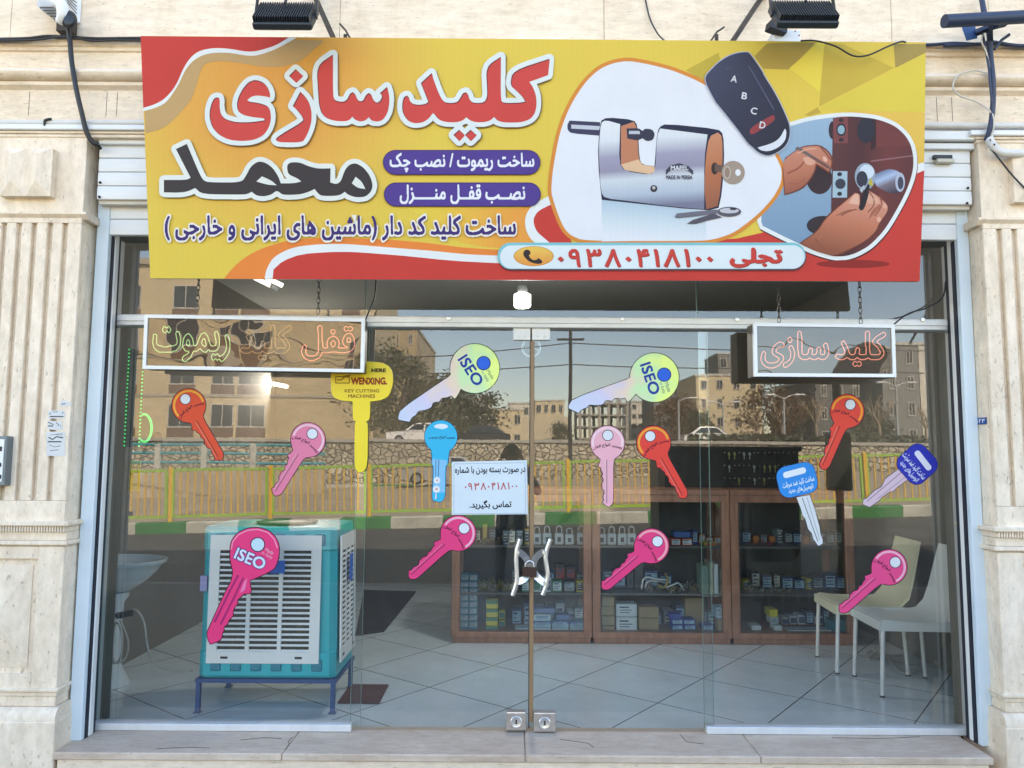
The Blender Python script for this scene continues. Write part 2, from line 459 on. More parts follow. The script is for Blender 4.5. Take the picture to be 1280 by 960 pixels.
def glass_mat(name, tint, refl, rough=0., wave=0., wscale=3., dust=.012):
    m = bpy.data.materials.new(name); m.use_nodes = True; n = m.node_tree; n.nodes.clear(); L = n.links
    out = n.nodes.new('ShaderNodeOutputMaterial'); mx = n.nodes.new('ShaderNodeMixShader')
    t = n.nodes.new('ShaderNodeBsdfTransparent'); t.inputs[0].default_value = (*tint, 1)
    g = n.nodes.new('ShaderNodeBsdfGlossy'); g.inputs['Roughness'].default_value = rough; g.inputs['Color'].default_value = (1, 1, 1, 1)
    f = n.nodes.new('ShaderNodeLayerWeight'); f.inputs[0].default_value = .25
    mr = n.nodes.new('ShaderNodeMapRange'); mr.inputs[1].default_value = 0; mr.inputs[2].default_value = 1; mr.inputs[3].default_value = refl; mr.inputs[4].default_value = 1
    L.new(f.outputs['Fresnel'], mr.inputs[0])
    # Fresnel of a pane: starts at refl when looked at straight on
    f.inputs[0].default_value = .12
    L.new(mr.outputs[0], mx.inputs[0]); L.new(t.outputs[0], mx.inputs[1]); L.new(g.outputs[0], mx.inputs[2])
    df = n.nodes.new('ShaderNodeBsdfDiffuse'); df.inputs[0].default_value = (.6, .57, .5, 1); m3 = n.nodes.new('ShaderNodeMixShader'); tc0 = n.nodes.new('ShaderNodeTexCoord'); mp0 = n.nodes.new('ShaderNodeMapping'); mp0.inputs['Scale'].default_value = (9, 9, 1.2)
    nd = n.nodes.new('ShaderNodeTexNoise'); nd.inputs['Scale'].default_value = 2.2; nd.inputs['Detail'].default_value = 7; nd.inputs['Roughness'].default_value = .7; L.new(tc0.outputs['Object'], mp0.inputs[0]); L.new(mp0.outputs[0], nd.inputs[0])
    md = n.nodes.new('ShaderNodeMapRange'); md.inputs[1].default_value = .45; md.inputs[2].default_value = .8; md.inputs[3].default_value = dust*.3; md.inputs[4].default_value = dust*2.2; L.new(nd.outputs[0], md.inputs[0]); L.new(md.outputs[0], m3.inputs[0])
    L.new(mx.outputs[0], m3.inputs[1]); L.new(df.outputs[0], m3.inputs[2]); L.new(m3.outputs[0], out.inputs[0])
    if wave:
        tc = n.nodes.new('ShaderNodeTexCoord'); nz = n.nodes.new('ShaderNodeTexNoise'); nz.inputs['Scale'].default_value = wscale; nz.inputs['Detail'].default_value = 1.5
        L.new(tc.outputs['Object'], nz.inputs[0]); bp = n.nodes.new('ShaderNodeBump'); bp.inputs['Strength'].default_value = wave; bp.inputs['Distance'].default_value = .05
        L.new(nz.outputs[0], bp.inputs['Height']); L.new(bp.outputs[0], g.inputs['Normal'])
    MATS[name] = m; return m
GLASS = glass_mat('window_glass', (.90, .935, .93), .088, wave=.012, wscale=1.3)
GEDGE = mat('glass_edge', (.20, .34, .32), .2)
CASE = glass_mat('case_glass', (.90, .95, .95), .05)

# ------------------------------------------------------------------ the ground
YP = -.26                                     # front of the pilasters
XL, XR = xat(84, 650, YP), xat(1243, 650, YP)
XC = (XL+XR)/2
GZ = -.15                                     # pavement level
def road_z(x, d):
    t = min(1, max(0, (d-5.5)/8.)); return GZ-.10 + .028*max(-30, min(30, x))*t
def ground_sheet(name, m, x0, x1, d0, d1, nx, nd, dz=0.):
    b = MB(); g = [[b.bm.verts.new((x0+(x1-x0)*i/nx, -(d0+(d1-d0)*j/nd), road_z(x0+(x1-x0)*i/nx, d0+(d1-d0)*j/nd)+dz)) for i in range(nx+1)] for j in range(nd+1)]
    for j in range(nd):
        for i in range(nx): b.face([g[j][i], g[j][i+1], g[j+1][i+1], g[j+1][i]])
    o = b.build(name, m); tag(o, kind='structure'); return o
ASPH = mat('asphalt', (.062, .058, .054), .9, var=.35, scale=1.2, bump=.25, bscale=60)
EARTH = mat('dry_earth', (.38, .31, .21), .95, var=.35, scale=.8, bump=.2, bscale=15)
PAVE = mat('pavement_tiles', (.17, .155, .135), .85, var=.25, scale=1.5, bump=.15, bscale=30)
b = MB(); b.box(-60, 60, -5.2, -.36, -.5, GZ); tag(b.build('pavement', PAVE), kind='structure')
b = MB(); b.box(-60, 60, -5.36, -5.203, -.5, GZ+.002, .015); tag(b.build('near_kerb', mat('kerb_concrete', (.36, .35, .32), .85, var=.2)), kind='structure')
ground_sheet('road', ASPH, -60, 60, 5.2, 15.2, 40, 20)
ground_sheet('canal_bank', EARTH, -60, 60, 15.2, 40.5, 30, 12, .10)
b = MB(); b.box(-900, 900, -1400, 900, -3.2, -3.0); tag(b.build('ground', EARTH), kind='structure')
b = MB(); b.box(-150, 150, -420, -41.9, -2.9, 1.95); tag(b.build('upper_ground', EARTH), kind='structure')

# ------------------------------------------------------------------ the shop building
bld = thing('shop_building', 'cream travertine shopfront building with fluted pilasters and moulded cornice', 'building', (XC, 0, 0))
# upper wall of slabs
zc = zat(53, -.27); ztop = 8.4
b = MB().mat(TRAV)
xs = [-9, xat(14, 20, -.24), xat(425, 20, -.24), xat(755, 20, -.24), xat(1114, 20, -.24), xat(1236, 20, -.24), 9]
zz = [zc, zc+.62, zc+1.24]
zz += [zz[-1]+.62*i for i in range(1, 9)]
for k in range(len(zz)-1):
    for i in range(len(xs)-1):
        b.box(xs[i]+.0012, xs[i+1]-.0012, -.24, -.21, zz[k]+.0012, zz[k+1]-.0012, .0015)
b.mat(PLASTER).box(-30, 30, -.212, 6.5, zc-.004, zz[-1]-.01)  # runs on unseen past the shop as adjoining buildings, to shade the street
b.build('wall', None, bld)
# unseen adjoining masses left and right, widened to shade the street
b = MB().mat(PLASTER)
b.box(-30, XL-.75, -.2, 6.5, -.4, zc-.006); b.box(XR+.75, 30, -.2, 6.5, -.4, zc-.006)
b.build('side_wall', None, bld)
# moulded entablature: one profile along the front
def prof(rows, back=-.10):
    return [(y, z) for y, z in rows]+[(back, rows[-1][1]), (back, rows[0][1])]
zf = lambda p, Y=-.27: zat(p, Y)
rows = [(-.30, zf(53.5)), (-.30, zf(57.5)), (-.288, zf(58.5)), (-.288, zf(62)), (-.276, zf(63)), (-.276, zf(67)), (-.262, zf(68)), (-.262, zf(88.5)), (-.275, zf(89.3)), (-.275, zf(91))]
zt0, zt1 = zf(91.5), zf(106)
for i in range(9):
    a = math.pi*i/8; rows.append((-.275-.052*math.sin(a), zt0+(zt1-zt0)*(1-math.cos(a))/2))
rows += [(-.283, zf(106.8)), (-.283, zf(111)), (-.262, zf(114)), (-.258, zf(115)), (-.258, zf(165.5))]
b = MB().mat(TRAV); b.prism_x(prof(rows), -6, 6)
b.build('cornice', None, bld, 30)
mat('joint_line', (.16, .13, .10), .9)
for px in (36, 133, 146, 1171, 1190): b = MB().mat(MATS['joint_line']); b.box(xat(px, 130, -.26)-.0012, xat(px, 130, -.26)+.0012, -.2592, -.25, zf(147), zf(117)); b.build('slab_joint', None, bld)

def pilaster(s):
    """s = -1 left, +1 right; modelled from the left one"""
    X = lambda px, py: (xat(px, py, YP)) if s < 0 else 2*XC-xat(px, py, YP)
    xe = XL if s < 0 else XR                      # inner front edge
    wd = .62
    xo = xe+s*wd                                  # outer edge
    lo, hi = min(xe, xo), max(xe, xo)
    p = tag(MB().mat(TRAV2).box(lo, hi, YP, .05, zat(885, YP), zat(280, YP)).build('pilaster', None, bld))
    ORGp = p
    # shaft: front skin with flutes cut between raised strips
    b = MB().mat(TRAV2)
    z0, z1 = zat(655, YP), zat(280, YP)
    fl0, fl1 = zat(629, YP), zat(284, YP)
    edges = [X(q, 450) for q in (17, 36, 56, 75)]
    fw = .027
    cut = sorted([(e-fw/2, e+fw/2) for e in edges]+[(X(-2, 450)-fw/2, X(-2, 450)+fw/2), (X(-21, 450)-fw/2, X(-21, 450)+fw/2)])
    x = lo
    for a, c in cut+[(hi, hi)]:
        if a > x: b.box(x, a, YP-.026, YP-.001, fl0, fl1, .003)
        x = c
    b.box(lo, hi, YP-.026, YP-.001, z0, fl0-.0005, .001); b.box(lo, hi, YP-.026, YP-.001, fl1+.0005, z1+.01, .001)
    b.build('fluted_shaft', None, ORGp)
    # capital block
    b = MB().mat(TRAV2)
    zt, zb = zat(176, YP), zat(270, YP)
    b.box(lo-.001, hi+.001, YP-.022, .04, zb, zt, .002)
    b.prism_x([(YP-.045, zat(271.5, YP)), (YP-.045, zat(274, YP)), (YP-.018, zat(279.5, YP)), (.04, zat(279.5, YP)), (.04, zat(270.5, YP)), (YP-.03, zat(270.5, YP))], lo-.03, hi+.03)
    b.build('capital', None, ORGp)
    b = MB().mat(TRAV2)
    xa, xb = sorted((X(12, 220), X(74, 220))); za, zb2 = zat(250, YP-.05), zat(190, YP-.05); y0, y1 = YP-.078, YP-.021
    xm = (xa+xb)/2
    b.box(xa, xb, y0+.012, y1, za, zb2, .002)
    for u0, u1 in ((xa+.006, xm-.004), (xm+.004, xb-.006)):
        um = (u0+u1)/2; zk = za+(zb2-za)*.30
        f = b.poly; yy = y0+.0125
        A, B_, C_ = (u0, yy, za+.004), (u1, yy, za+.004), (um, y0-.012, zk)
        f([A, B_, C_])
        D, E_, T0 = (u0, yy, zb2-.004), (u1, yy, zb2-.004), (um, y0-.012, zb2-(zb2-za)*.16)
        f([E_, D, T0]); f([A, C_, T0, D]); f([B_, E_, T0, C_])
    b.build('capital_block', None, ORGp)
    # dentil band under the shaft
    b = MB().mat(TRAV2)
    a, c = zat(655, YP-.04), zat(661, YP-.04)
    b.box(lo-.035, hi+.035, YP-.055, .03, c, a, .004)
    b.box(lo-.012, hi+.012, YP-.026, .03, zat(668.5, YP-.03), c-.0005)
    k = lo-.01
    while k < hi+.01:
        b.box(k, k+.0075, YP-.042, YP-.0262, zat(668, YP-.03), c-.001); k += .0135
    b.box(lo-.012, hi+.012, YP-.02, .03, zat(679, YP-.03), zat(669, YP-.03))
    b.box(lo-.024, hi+.024, YP-.034, .03, zat(685.5, YP-.03), zat(679.5, YP-.03), .005)
    b.build('dentil_band', None, ORGp)
    # pedestal with a recessed pyramid panel
    b = MB().mat(TRAV2)
    zp1, zp0 = zat(686, YP), zat(864, YP)
    xi = X(46, 770); xo2 = xe+s*(wd-.13)
    pa, pb = min(xi, xo2), max(xi, xo2); q0, q1 = zat(845, YP), zat(702, YP)
    for (u0, u1, v0, v1) in ((lo-.005, pa, zp0, zp1), (pb, hi+.005, zp0, zp1), (pa, pb, zp0, q0), (pa, pb, q1, zp1)):
        b.box(u0, u1, YP-.018, .02, v0, v1, .003)
    m_ = .03; u0, u1, v0, v1 = pa+m_, pb-m_, q0+m_, q1-m_; um, vm = (u0+u1)/2, (v0+v1)/2; yb, yt = YP+.012, YP-.045
    b.box(pa-.001, pb+.001, YP+.012, .015, q0-.001, q1+.001)
    b.box(u0, u1, YP-.004, YP+.0118, v0, v1)
    cs = [(u0, YP-.005, v0), (u1, YP-.005, v0), (u1, YP-.005, v1), (u0, YP-.005, v1)]
    for i in range(4): b.poly([cs[i], cs[(i+1) % 4], (um, yt, vm)])
    b.build('pedestal_panel', None, ORGp)
    b = MB().mat(TRAV2)
    b.box(lo-.02, hi+.02, YP-.034, .02, zat(869, YP-.03), zat(864, YP-.03)-.0005, .004)
    b.box(lo-.008, hi+.008, YP-.02, .02, zat(875, YP-.03), zat(869.5, YP-.03), .003)
    b.box(lo-.002, hi+.002, YP-.014, .02, zat(888, YP-.03), zat(875.5, YP-.03), .003)
    zt, zb = zat(888.3, YP-.03), zat(905, YP-.04); pr = []
    for i in range(9):
        t = math.pi*.5*i/8; pr.append((YP-.014-.036*math.sin(t), zt+(zb-zt)*(1-math.cos(t))))
    b.prism_x(pr+[(.02, zb), (.02, zt)], lo-.025, hi+.025)
    b.box(lo-.03, hi+.03, YP-.055, .02, -.4, zb-.0005, .004)
    b.build('plinth', None, ORGp, 30)
    # upper fillets between pilaster and cornice
    b = MB().mat(WHITE); b.box(lo-.05, hi+.4, YP-.05, -.05, zat(165, YP-.05), zat(158.5, YP-.05), .004)
    b.mat(TRAV); b.box(lo-.02, hi+.4, YP-.035, -.05, zat(170.5, YP-.03), zat(165.4, YP-.05), .003); b.box(lo-.01, hi+.4, YP-.028, -.05, zat(175.7, YP-.02), zat(170.8, YP-.03), .003)
    b.build('fillet_strip', None, ORGp)
    return p
pilaster(-1); pilaster(1)

# marble sill in slabs
b = MB().mat(MARBLE)
YF = G(640, 944, 0).y
js = [xat(66, 930, YF)] + [G(px, 932, 0).x for px in (360, 656, 940)] + [xat(1242, 935, YF)]
for i in range(4): b.box(js[i]+.0015, js[i+1]-.0015, YF, .062, -.035, 0, .004)
b.mat(TRAV).box(js[0]+.02, js[-1]-.02, YF+.012, .3, -.5, -.0352)
b.build('sill', None, bld)
# dark old crack and stain marks in the sill, sunk flush
mat('stone_crack', (.10, .08, .07), .9)
for pts in ([(366, 921), (360, 927), (362, 930), (357, 937), (352, 944)], [(176, 941), (196, 936), (235, 934), (262, 935)], [(1040, 922), (1100, 923), (1150, 921)], [(300, 925), (330, 922), (352, 923)], [(700, 924), (735, 929), (742, 934)], [(850, 918), (858, 927), (880, 930)]):
    b = MB().mat(MATS['stone_crack'])
    for (a, c), (e, g) in zip(pts, pts[1:]):
        p, q = G(a, c, .0012), G(e, g, .0012)
        if p.y > YF and q.y > YF: b.bar(p, q, .0022, .0016)
    b.build('crack', None, bld)

# the room behind the glass
YB = 4.3; ZC = 2.95
tile, n, bs = nodes_of('floor_tiles'); L = n.links
tc = n.nodes.new('ShaderNodeTexCoord'); mp = n.nodes.new('ShaderNodeMapping'); mp.inputs['Rotation'].default_value = (0, 0, R(38)); mp.inputs['Location'].default_value = (.13, .2, 0)
br = n.nodes.new('ShaderNodeTexBrick'); br.offset = 0; br.inputs['Scale'].default_value = 1; br.inputs['Brick Width'].default_value = .62; br.inputs['Row Height'].default_value = .62; br.inputs['Mortar Size'].default_value = .004
br.inputs['Color1'].default_value = (.80, .91, .95, 1); br.inputs['Color2'].default_value = (.76, .87, .91, 1); br.inputs['Mortar'].default_value = (.10, .10, .10, 1)
nz = n.nodes.new('ShaderNodeTexNoise'); nz.inputs['Scale'].default_value = 3; nz.inputs['Detail'].default_value = 6
mx = n.nodes.new('ShaderNodeMixRGB'); mx.blend_type = 'MULTIPLY'; mx.inputs[0].default_value = .42; nz.inputs['Roughness'].default_value = .7
L.new(tc.outputs['Object'], mp.inputs[0]); L.new(mp.outputs[0], br.inputs[0]); L.new(mp.outputs[0], nz.inputs[0]); L.new(br.outputs[0], mx.inputs[1]); L.new(nz.outputs[0], mx.inputs[2]); L.new(mx.outputs[0], bs.inputs['Base Color'])
bs.inputs['Roughness'].default_value = .22
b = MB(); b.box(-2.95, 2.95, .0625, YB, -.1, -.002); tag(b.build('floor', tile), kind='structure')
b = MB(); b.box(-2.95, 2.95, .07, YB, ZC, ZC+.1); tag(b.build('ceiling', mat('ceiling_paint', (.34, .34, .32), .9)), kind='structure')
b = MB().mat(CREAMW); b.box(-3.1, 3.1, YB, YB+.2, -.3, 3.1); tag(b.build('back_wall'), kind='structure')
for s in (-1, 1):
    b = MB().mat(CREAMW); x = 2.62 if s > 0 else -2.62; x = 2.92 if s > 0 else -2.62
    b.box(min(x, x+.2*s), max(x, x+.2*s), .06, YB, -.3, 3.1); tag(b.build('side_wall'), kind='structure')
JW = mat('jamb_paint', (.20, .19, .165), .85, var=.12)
xj0, xj1 = xat(131, 620, 0), xat(1203, 620, 0)
for s, xj in ((-1, xj0), (1, xj1)):
    b = MB().mat(JW); e = XC+s*2.9
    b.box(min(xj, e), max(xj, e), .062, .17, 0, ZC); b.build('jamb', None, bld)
# the beam over the window, behind the shutter
b = MB().mat(JW).box(-2.7, 2.75, -.06, .06, zat(299, -.06), 3.6); b.build('lintel', None, bld)

# ------------------------------------------------------------------ roller shutter
sh = thing('roller_shutter', 'white slatted roller shutter wound up behind the yellow banner', 'shutter', (XC, -.15, zat(300, -.15)))
gx = {-1: (xat(101, 640, -.17), xat(117, 640, -.17)), 1: (xat(1213, 640, -.17), xat(1228, 640, -.17))}
hx0, hx1 = xat(124, 215, -.23), xat(1212, 215, -.23)
def slats(b, x0, x1, yb, za, zb, h, rnd_=.006):
    z = za
    while z < zb-.01:
        t = min(z+h, zb)
        b.prism_x([(yb+.03, z+.0012), (yb+.003, z+.0012), (yb-.001, z+.004), (yb-.0032, z+h*.3), (yb-.0032, z+h*.7), (yb-.001, t-.004), (yb+.003, t-.0012), (yb+.03, t-.0012)], x0, x1); z += h
b = MB().mat(WHITE); z0, z1 = zat(253, -.23), zat(184, -.23); hs = (z1-z0)/4
slats(b, hx0, hx1, -.235, z0, z1, hs)
b.mat(BLACK)
for px, py in ((125, 228), (124, 246), (1210, 235), (1209, 254)): b.sphere(P(px, py, -.242), .007, 8, 6)
b.build('housing', None, sh)
b = MB().mat(WHITE); b.box(xat(113, 165, -.28), xat(1228, 170, -.28), -.285, -.09, zat(172, -.28), zat(160, -.28), .005)
b.box(xat(123, 180, -.26), xat(1218, 180, -.26), -.262, -.1, zat(183, -.26), zat(175.5, -.26), .003)
b.build('top_cover', None, sh)
b = MB().mat(mat('shutter_lip', (.6, .56, .48), .5)); b.box(hx0, hx1, -.215, -.12, zat(258, -.22), zat(253.5, -.22)); b.build('lip', None, sh)
b = MB().mat(WHITE); z0, z1 = zat(297, -.16), zat(257, -.16)
slats(b, xat(138, 275, -.16), xat(1196, 275, -.16), -.162, z0, z1, (z1-z0)/2)
b.build('curtain', None, sh)
for s in (-1, 1):
    b = MB().mat(WHITEB); x0, x1 = gx[s]
    b.box(x0, x1, -.172, -.14, .001, zat(247, -.17), .003)
    b.mat(RUBBER); xi = x1 if s < 0 else x0; b.box(min(xi+s*.03, xi-s*.004), max(xi+s*.03, xi-s*.004), -.139, -.05, .001, zat(299, -.13))
    b.build('guide_rail', None, sh)

# ------------------------------------------------------------------ aluminium window frame and glass
fr = thing('window_frame', 'aluminium shop window frame with header bar over the doors', 'window frame', (XC, 0, 0))
fx0a, fx0b, fx1a, fx1b = xat(119.5, 640, -.06), xat(131.5, 640, 0), xat(1199, 640, 0), xat(1211.5, 640, -.06)
ztr = zat(299, -.05)
tx_ = {0: (xat(121.5, 640, -.115), xat(126.5, 640, -.115)), 1: (xat(1204, 640, -.115), xat(1209, 640, -.115))}
for i_, (a, c) in enumerate(((fx0a, fx0b), (fx1a, fx1b))):
    b = MB().mat(ALU); b.box(a, c, -.062, .06, .001, ztr, .004); b.mat(WHITE); b.box(*tx_[i_], -.115, -.075, .001, ztr, .004); b.build('post', None, fr)
b = MB().mat(ALUM); zh0, zh1 = zat(409, -.05), zat(395.5, -.05)
b.box(fx0b+.001, fx1a-.001, -.045, .05, zh0, zh1, .003); b.box(fx0b+.001, fx1a-.001, -.052, -.0455, zh0+.022, zh1-.006, .002)
b.build('header_bar', None, fr)
b = MB().mat(CHROME)
for px, py in ((561, 398), (778, 399), (921, 399.5), (1153, 400)): b.lathe([(.0005, -.062), (.011, -.06), (.012, -.0525)], (xat(px, py, -.05), 0, zat(py, -.05, px)), 12, 'Y')
b.build('header_bolts', None, fr, 40)
dl0, dl1, dr0, dr1 = xat(444, 640, 0), xat(662, 640, 0), xat(665, 640, 0), xat(888, 640, 0)
for a, c in ((fx0b+.001, xat(440, 915, 0)), (xat(882, 915, 0), fx1a-.001)):
    b = MB().mat(ALU); b.box(a, c, -.03, .04, .001, zat(907.5, -.03), .003); b.build('bottom_rail', None, fr)
def pane(b, x0, x1, y, z0, z1, t=.01):
    b.mat(GLASS); b.poly([(x0, y, z0), (x1, y, z0), (x1, y, z1), (x0, y, z1)])
    b.mat(GEDGE)
    for (u0, u1, v0, v1) in ((x0, x0+.0016, z0, z1), (x1-.0016, x1, z0, z1)): b.box(u0, u1, y+.0005, y+t, v0, v1)
    return b
zb0 = zat(908, 0); 
for nm, a, c, y in (('fixed', fx0b, xat(456, 640, 0), .012), ('fixed', xat(877, 640, 0), fx1a, .012)):
    pane(MB(), a, c, y, zb0-.01, zh0+.005).build('pane', None, fr, nrm=False)
cuts = [fx0b, xat(457, 375, 0), xat(871, 375, 0), fx1a]
for i in range(3): pane(MB(), cuts[i]+.001, cuts[i+1]-.001, .0, zh1-.003, ztr+.02).build('transom_pane', None, fr, nrm=False)

def glass_door(s, label):
    x0, x1 = (dl0, dl1) if s < 0 else (dr0, dr1)
    d = thing('glass_door', label, 'door', ((x0+x1)/2, 0, 0))
    pane(MB(), x0, x1, -.004, .012, zh0-.012).build('pane', None, d, nrm=False)
    xm = x1 if s < 0 else x0; sg = -1 if s < 0 else 1
    bz = lambda px0, px1, py0, py1: (xat(px0, 640, -.02), xat(px1, 640, -.02), zat(py1, -.02), zat(py0, -.02))
    u0, u1, v0, v1 = (xat(641.5, 418, -.02), xat(663, 418, -.02), zat(425, -.02), zat(409.5, -.02)) if s < 0 else (xat(665, 418, -.02), xat(687.5, 418, -.02), zat(425, -.02), zat(409.5, -.02))
    b = MB().mat(WHITE); b.box(u0, u1, -.024, .02, v0, v1, .004, 2); b.mat(ALUM)
    for q in (.35, .7): b.lathe([(.0004, -.0262), (.006, -.026), (.007, -.0245)], (u0+(u1-u0)*q, 0, v0+(v1-v0)*.3), 10, 'Y')
    b.build('top_patch', None, d)
    q = (633, 657.5, 890, 912.5) if s < 0 else (667, 694.5, 890.5, 914)
    u0, u1, v0, v1 = (xat(q[0], 900, -.02), xat(q[1], 900, -.02), max(.004, zat(q[3], -.02)), zat(q[2], -.02))
    lk = MB().mat(mat('satin_nickel', (.50, .46, .43), .38, .75, var=.15, scale=20)).box(u0, u1, -.03, .025, v0, v1, .004, 2).build('lock_box', None, d)
    b = MB().mat(CHROME); c = ((u0+u1)/2, 0, (v0+v1)/2); b.lathe([(.027, -.0302), (.030, -.034), (.027, -.0365), (.021, -.0345), (.0005, -.0345)], c, 20, 'Y')
    b.mat(BLACK).cbox((c[0], -.0352, c[2]), .008, .002, .022); b.build('keyhole', None, lk, 40)
    # edge seal
    sm = MB().mat(mat('tan_edge_strip', (.26, .165, .085), .5) if s > 0 else RUBBER)
    if s > 0: sm.box(x0-.012, x0+.010, -.016, .012, .05, zh0-.07, .003)
    else: sm.box(x1-.003, x1+.003, -.012, .010, .02, zh0-.02)
    sm.build('edge_strip', None, d)
    # handle: bent tube on a curved yoke
    T = (lambda x, y: (569+x/5.055*1, 0)) and None
    pts = [(456, 222), (436, 285), (430, 350), (434, 430), (436, 480), (424, 530), (408, 578)] if s < 0 else [(648, 222), (625, 285), (616, 340), (624, 400), (631, 440), (622, 510), (598, 575)]
    pts = [(560+x/5.055, 630+y/5.055) for x, y in pts]
    Yh = -.075
    h = MB().mat(CHROME).tube([P(x, y, Yh) for x, y in pts], .0125, 12).build('handle', None, d, 50)
    yk = [(432, 298), (470, 318), (497, 350), (512, 400), (503, 445), (475, 478), (428, 494)] if s < 0 else [(612, 298), (575, 320), (548, 352), (538, 400), (552, 445), (585, 480), (618, 502)]
    yk = smooth_path([P(560+x/5.055, 630+y/5.055, -.022-.045*abs(2*i/6-1)**1.6) for i, (x, y) in enumerate(yk)], 4); k = len(yk)
    b = MB().mat(CHROME); rings = []
    for i, p in enumerate(yk):
        t_ = (yk[min(i+1, k-1)]-yk[max(i-1, 0)]).normalized(); n_ = Vector((t_.z, 0, -t_.x)).normalized(); w_ = .017 if 0 < i < k-1 else .012
        rings.append([p+n_*w_+Vector((0, -.003, 0)), p-n_*w_+Vector((0, -.003, 0)), p-n_*w_+Vector((0, .003, 0)), p+n_*w_+Vector((0, .003, 0))])
    b.loft(rings)
    for e in (yk[1], yk[-2]): b.cyl(e, e+Vector((0, -.03, 0)), .010)
    b.cyl(yk[k//2]+Vector((0, .018, 0)), yk[k//2], .014)
    b.build('handle_yoke', None, h, 50)
    return d
glass_door(-1, 'left glass door leaf, with the white paper notice taped to it')
glass_door(1, 'right glass door leaf with tan strip along its edge')

pk = thing('door_padlock', 'dark brown padlock locking the two chrome door handles together', 'padlock', tuple(P(662.5, 722, -.06)))
q = [P(x, y, -.062) for x, y in ((653, 708.5), (671.5, 709.5), (670.5, 722), (653.5, 720.5))]; b = MB().mat(mat('brown_padlock', (.045, .02, .018), .4, .2)); b.loft([q, [p+Vector((0, .028, 0)) for p in q]]); bmesh.ops.bevel(b.bm, geom=list(b.bm.edges), offset=.004, segments=2, affect='EDGES'); b.build('lock_body', None, pk, 40)
MB().mat(CHROME).tube(smooth_path([P(656.5, 711, -.048), P(657, 705, -.048), P(661, 701.5, -.048), (P(666, 703, -.048)), P(667.5, 711, -.048)]), .005, 8).build('shackle', None, pk, 60)

# ------------------------------------------------------------------ the street across, which the glass mirrors
GREENP = mat('green_kerb_paint', (.035, .20, .05), .7, var=.35, scale=3)
WHITEP = mat('white_kerb_paint', (.50, .50, .44), .8, var=.3, scale=3)
b = MB(); k = -34
DK = 13.9
while k < 30:
    i = int(round((k+34)/1.2)); b.mat(GREENP if i % 2 else WHITEP)
    for h in (0, 1):
        x0, x1 = k+.6*h+.003, k+.6*(h+1)-.003; z0, z1 = road_z(x0, DK), road_z(x1, DK)
        b.loft([[(x, -DK, z-.05), (x, -DK, z+.235), (x, -DK-.03, z+.26), (x, -DK-.35, z+.26), (x, -DK-.35, z-.05)] for x, z in ((x0, z0), (x1, z1))])
    k += 1.2
tag(b.build('painted_kerb'), kind='structure')

FG = mat('fence_green', (.32, .56, .06), .5); FY = mat('fence_yellow', (.80, .48, .05), .5)
def fence_panel():
    t = thing('fence_panel', 'green and yellow metal street railing panel along the painted kerb, mirrored in the shop glass', 'railing', (0, 0, 0), 'railing panels along the painted kerb')
    L_ = 2.30
    b = MB().mat(FG)
    for z in (.13, 1.20): b.box(.05, L_-.05, -.025, .025, z-.028, z+.028)
    for x in (.05, L_-.05): b.box(x-.025, x+.025, -.024, .024, .1, 1.22)
    b.mat(FY)
    for i in range(1, 13): x = .05+(L_-.1)*i/13; b.box(x-.016, x+.016, -.012, .012, .15, 1.18)
    b.build('bars', None, t)
    b = MB().mat(FY).box(-.05, .035, -.045, .045, -.02, 1.28, .008).build('post', None, t)
    return t
fp = fence_panel(); xf = V(712, 600, 14.1).x
for i in range(-9, 9):
    x = xf+i*2.36; z = road_z(x, DK)+.25; o = fp if i == -9 else dup(fp, (0, 0, 0))
    o.location = (x, -14.1, z); o.rotation_euler = (0, -math.atan(.028), 0)

# rubble stone retaining wall
m, n, bs = nodes_of('rubble_stone', .9); L = n.links
tc = n.nodes.new('ShaderNodeTexCoord'); mp = n.nodes.new('ShaderNodeMapping'); mp.inputs['Scale'].default_value = (2.6, 2.6, 3.3); nzw = n.nodes.new('ShaderNodeTexNoise'); nzw.inputs['Scale'].default_value = 1.3; nzw.inputs['Detail'].default_value = 5; L.new(tc.outputs['Object'], nzw.inputs[0]); vs = n.nodes.new('ShaderNodeVectorMath'); vs.operation = 'MULTIPLY_ADD'; vs.inputs[1].default_value = (.22, .22, .22); L.new(nzw.outputs['Color'], vs.inputs[0]); L.new(tc.outputs['Object'], vs.inputs[2]); L.new(vs.outputs[0], mp.inputs[0])
v1 = n.nodes.new('ShaderNodeTexVoronoi'); v1.feature = 'DISTANCE_TO_EDGE'; v1.inputs['Scale'].default_value = 1; v2 = n.nodes.new('ShaderNodeTexVoronoi'); v2.inputs['Scale'].default_value = 1
L.new(mp.outputs[0], v1.inputs[0]); L.new(mp.outputs[0], v2.inputs[0])
r1 = n.nodes.new('ShaderNodeValToRGB'); r1.color_ramp.elements[0].position = .0; r1.color_ramp.elements[1].position = .13; r1.color_ramp.elements[0].color = (.42, .40, .37, 1)
r2 = n.nodes.new('ShaderNodeValToRGB'); r2.color_ramp.elements[0].color = (.30, .255, .185, 1); r2.color_ramp.elements[1].color = (.62, .55, .42, 1)
L.new(v1.outputs[0], r1.inputs[0]); L.new(v2.outputs['Color'], r2.inputs[0]); mx = n.nodes.new('ShaderNodeMixRGB'); mx.blend_type = 'MULTIPLY'; mx.inputs[0].default_value = .85
L.new(r2.outputs[0], mx.inputs[1]); L.new(r1.outputs[0], mx.inputs[2]); L.new(mx.outputs[0], bs.inputs[0])
bp = n.nodes.new('ShaderNodeBump'); bp.inputs['Distance'].default_value = .2; bp.inputs['Strength'].default_value = .8; L.new(r1.outputs[0], bp.inputs['Height']); L.new(bp.outputs[0], bs.inputs['Normal'])
zw = V(640, 551, 41).z
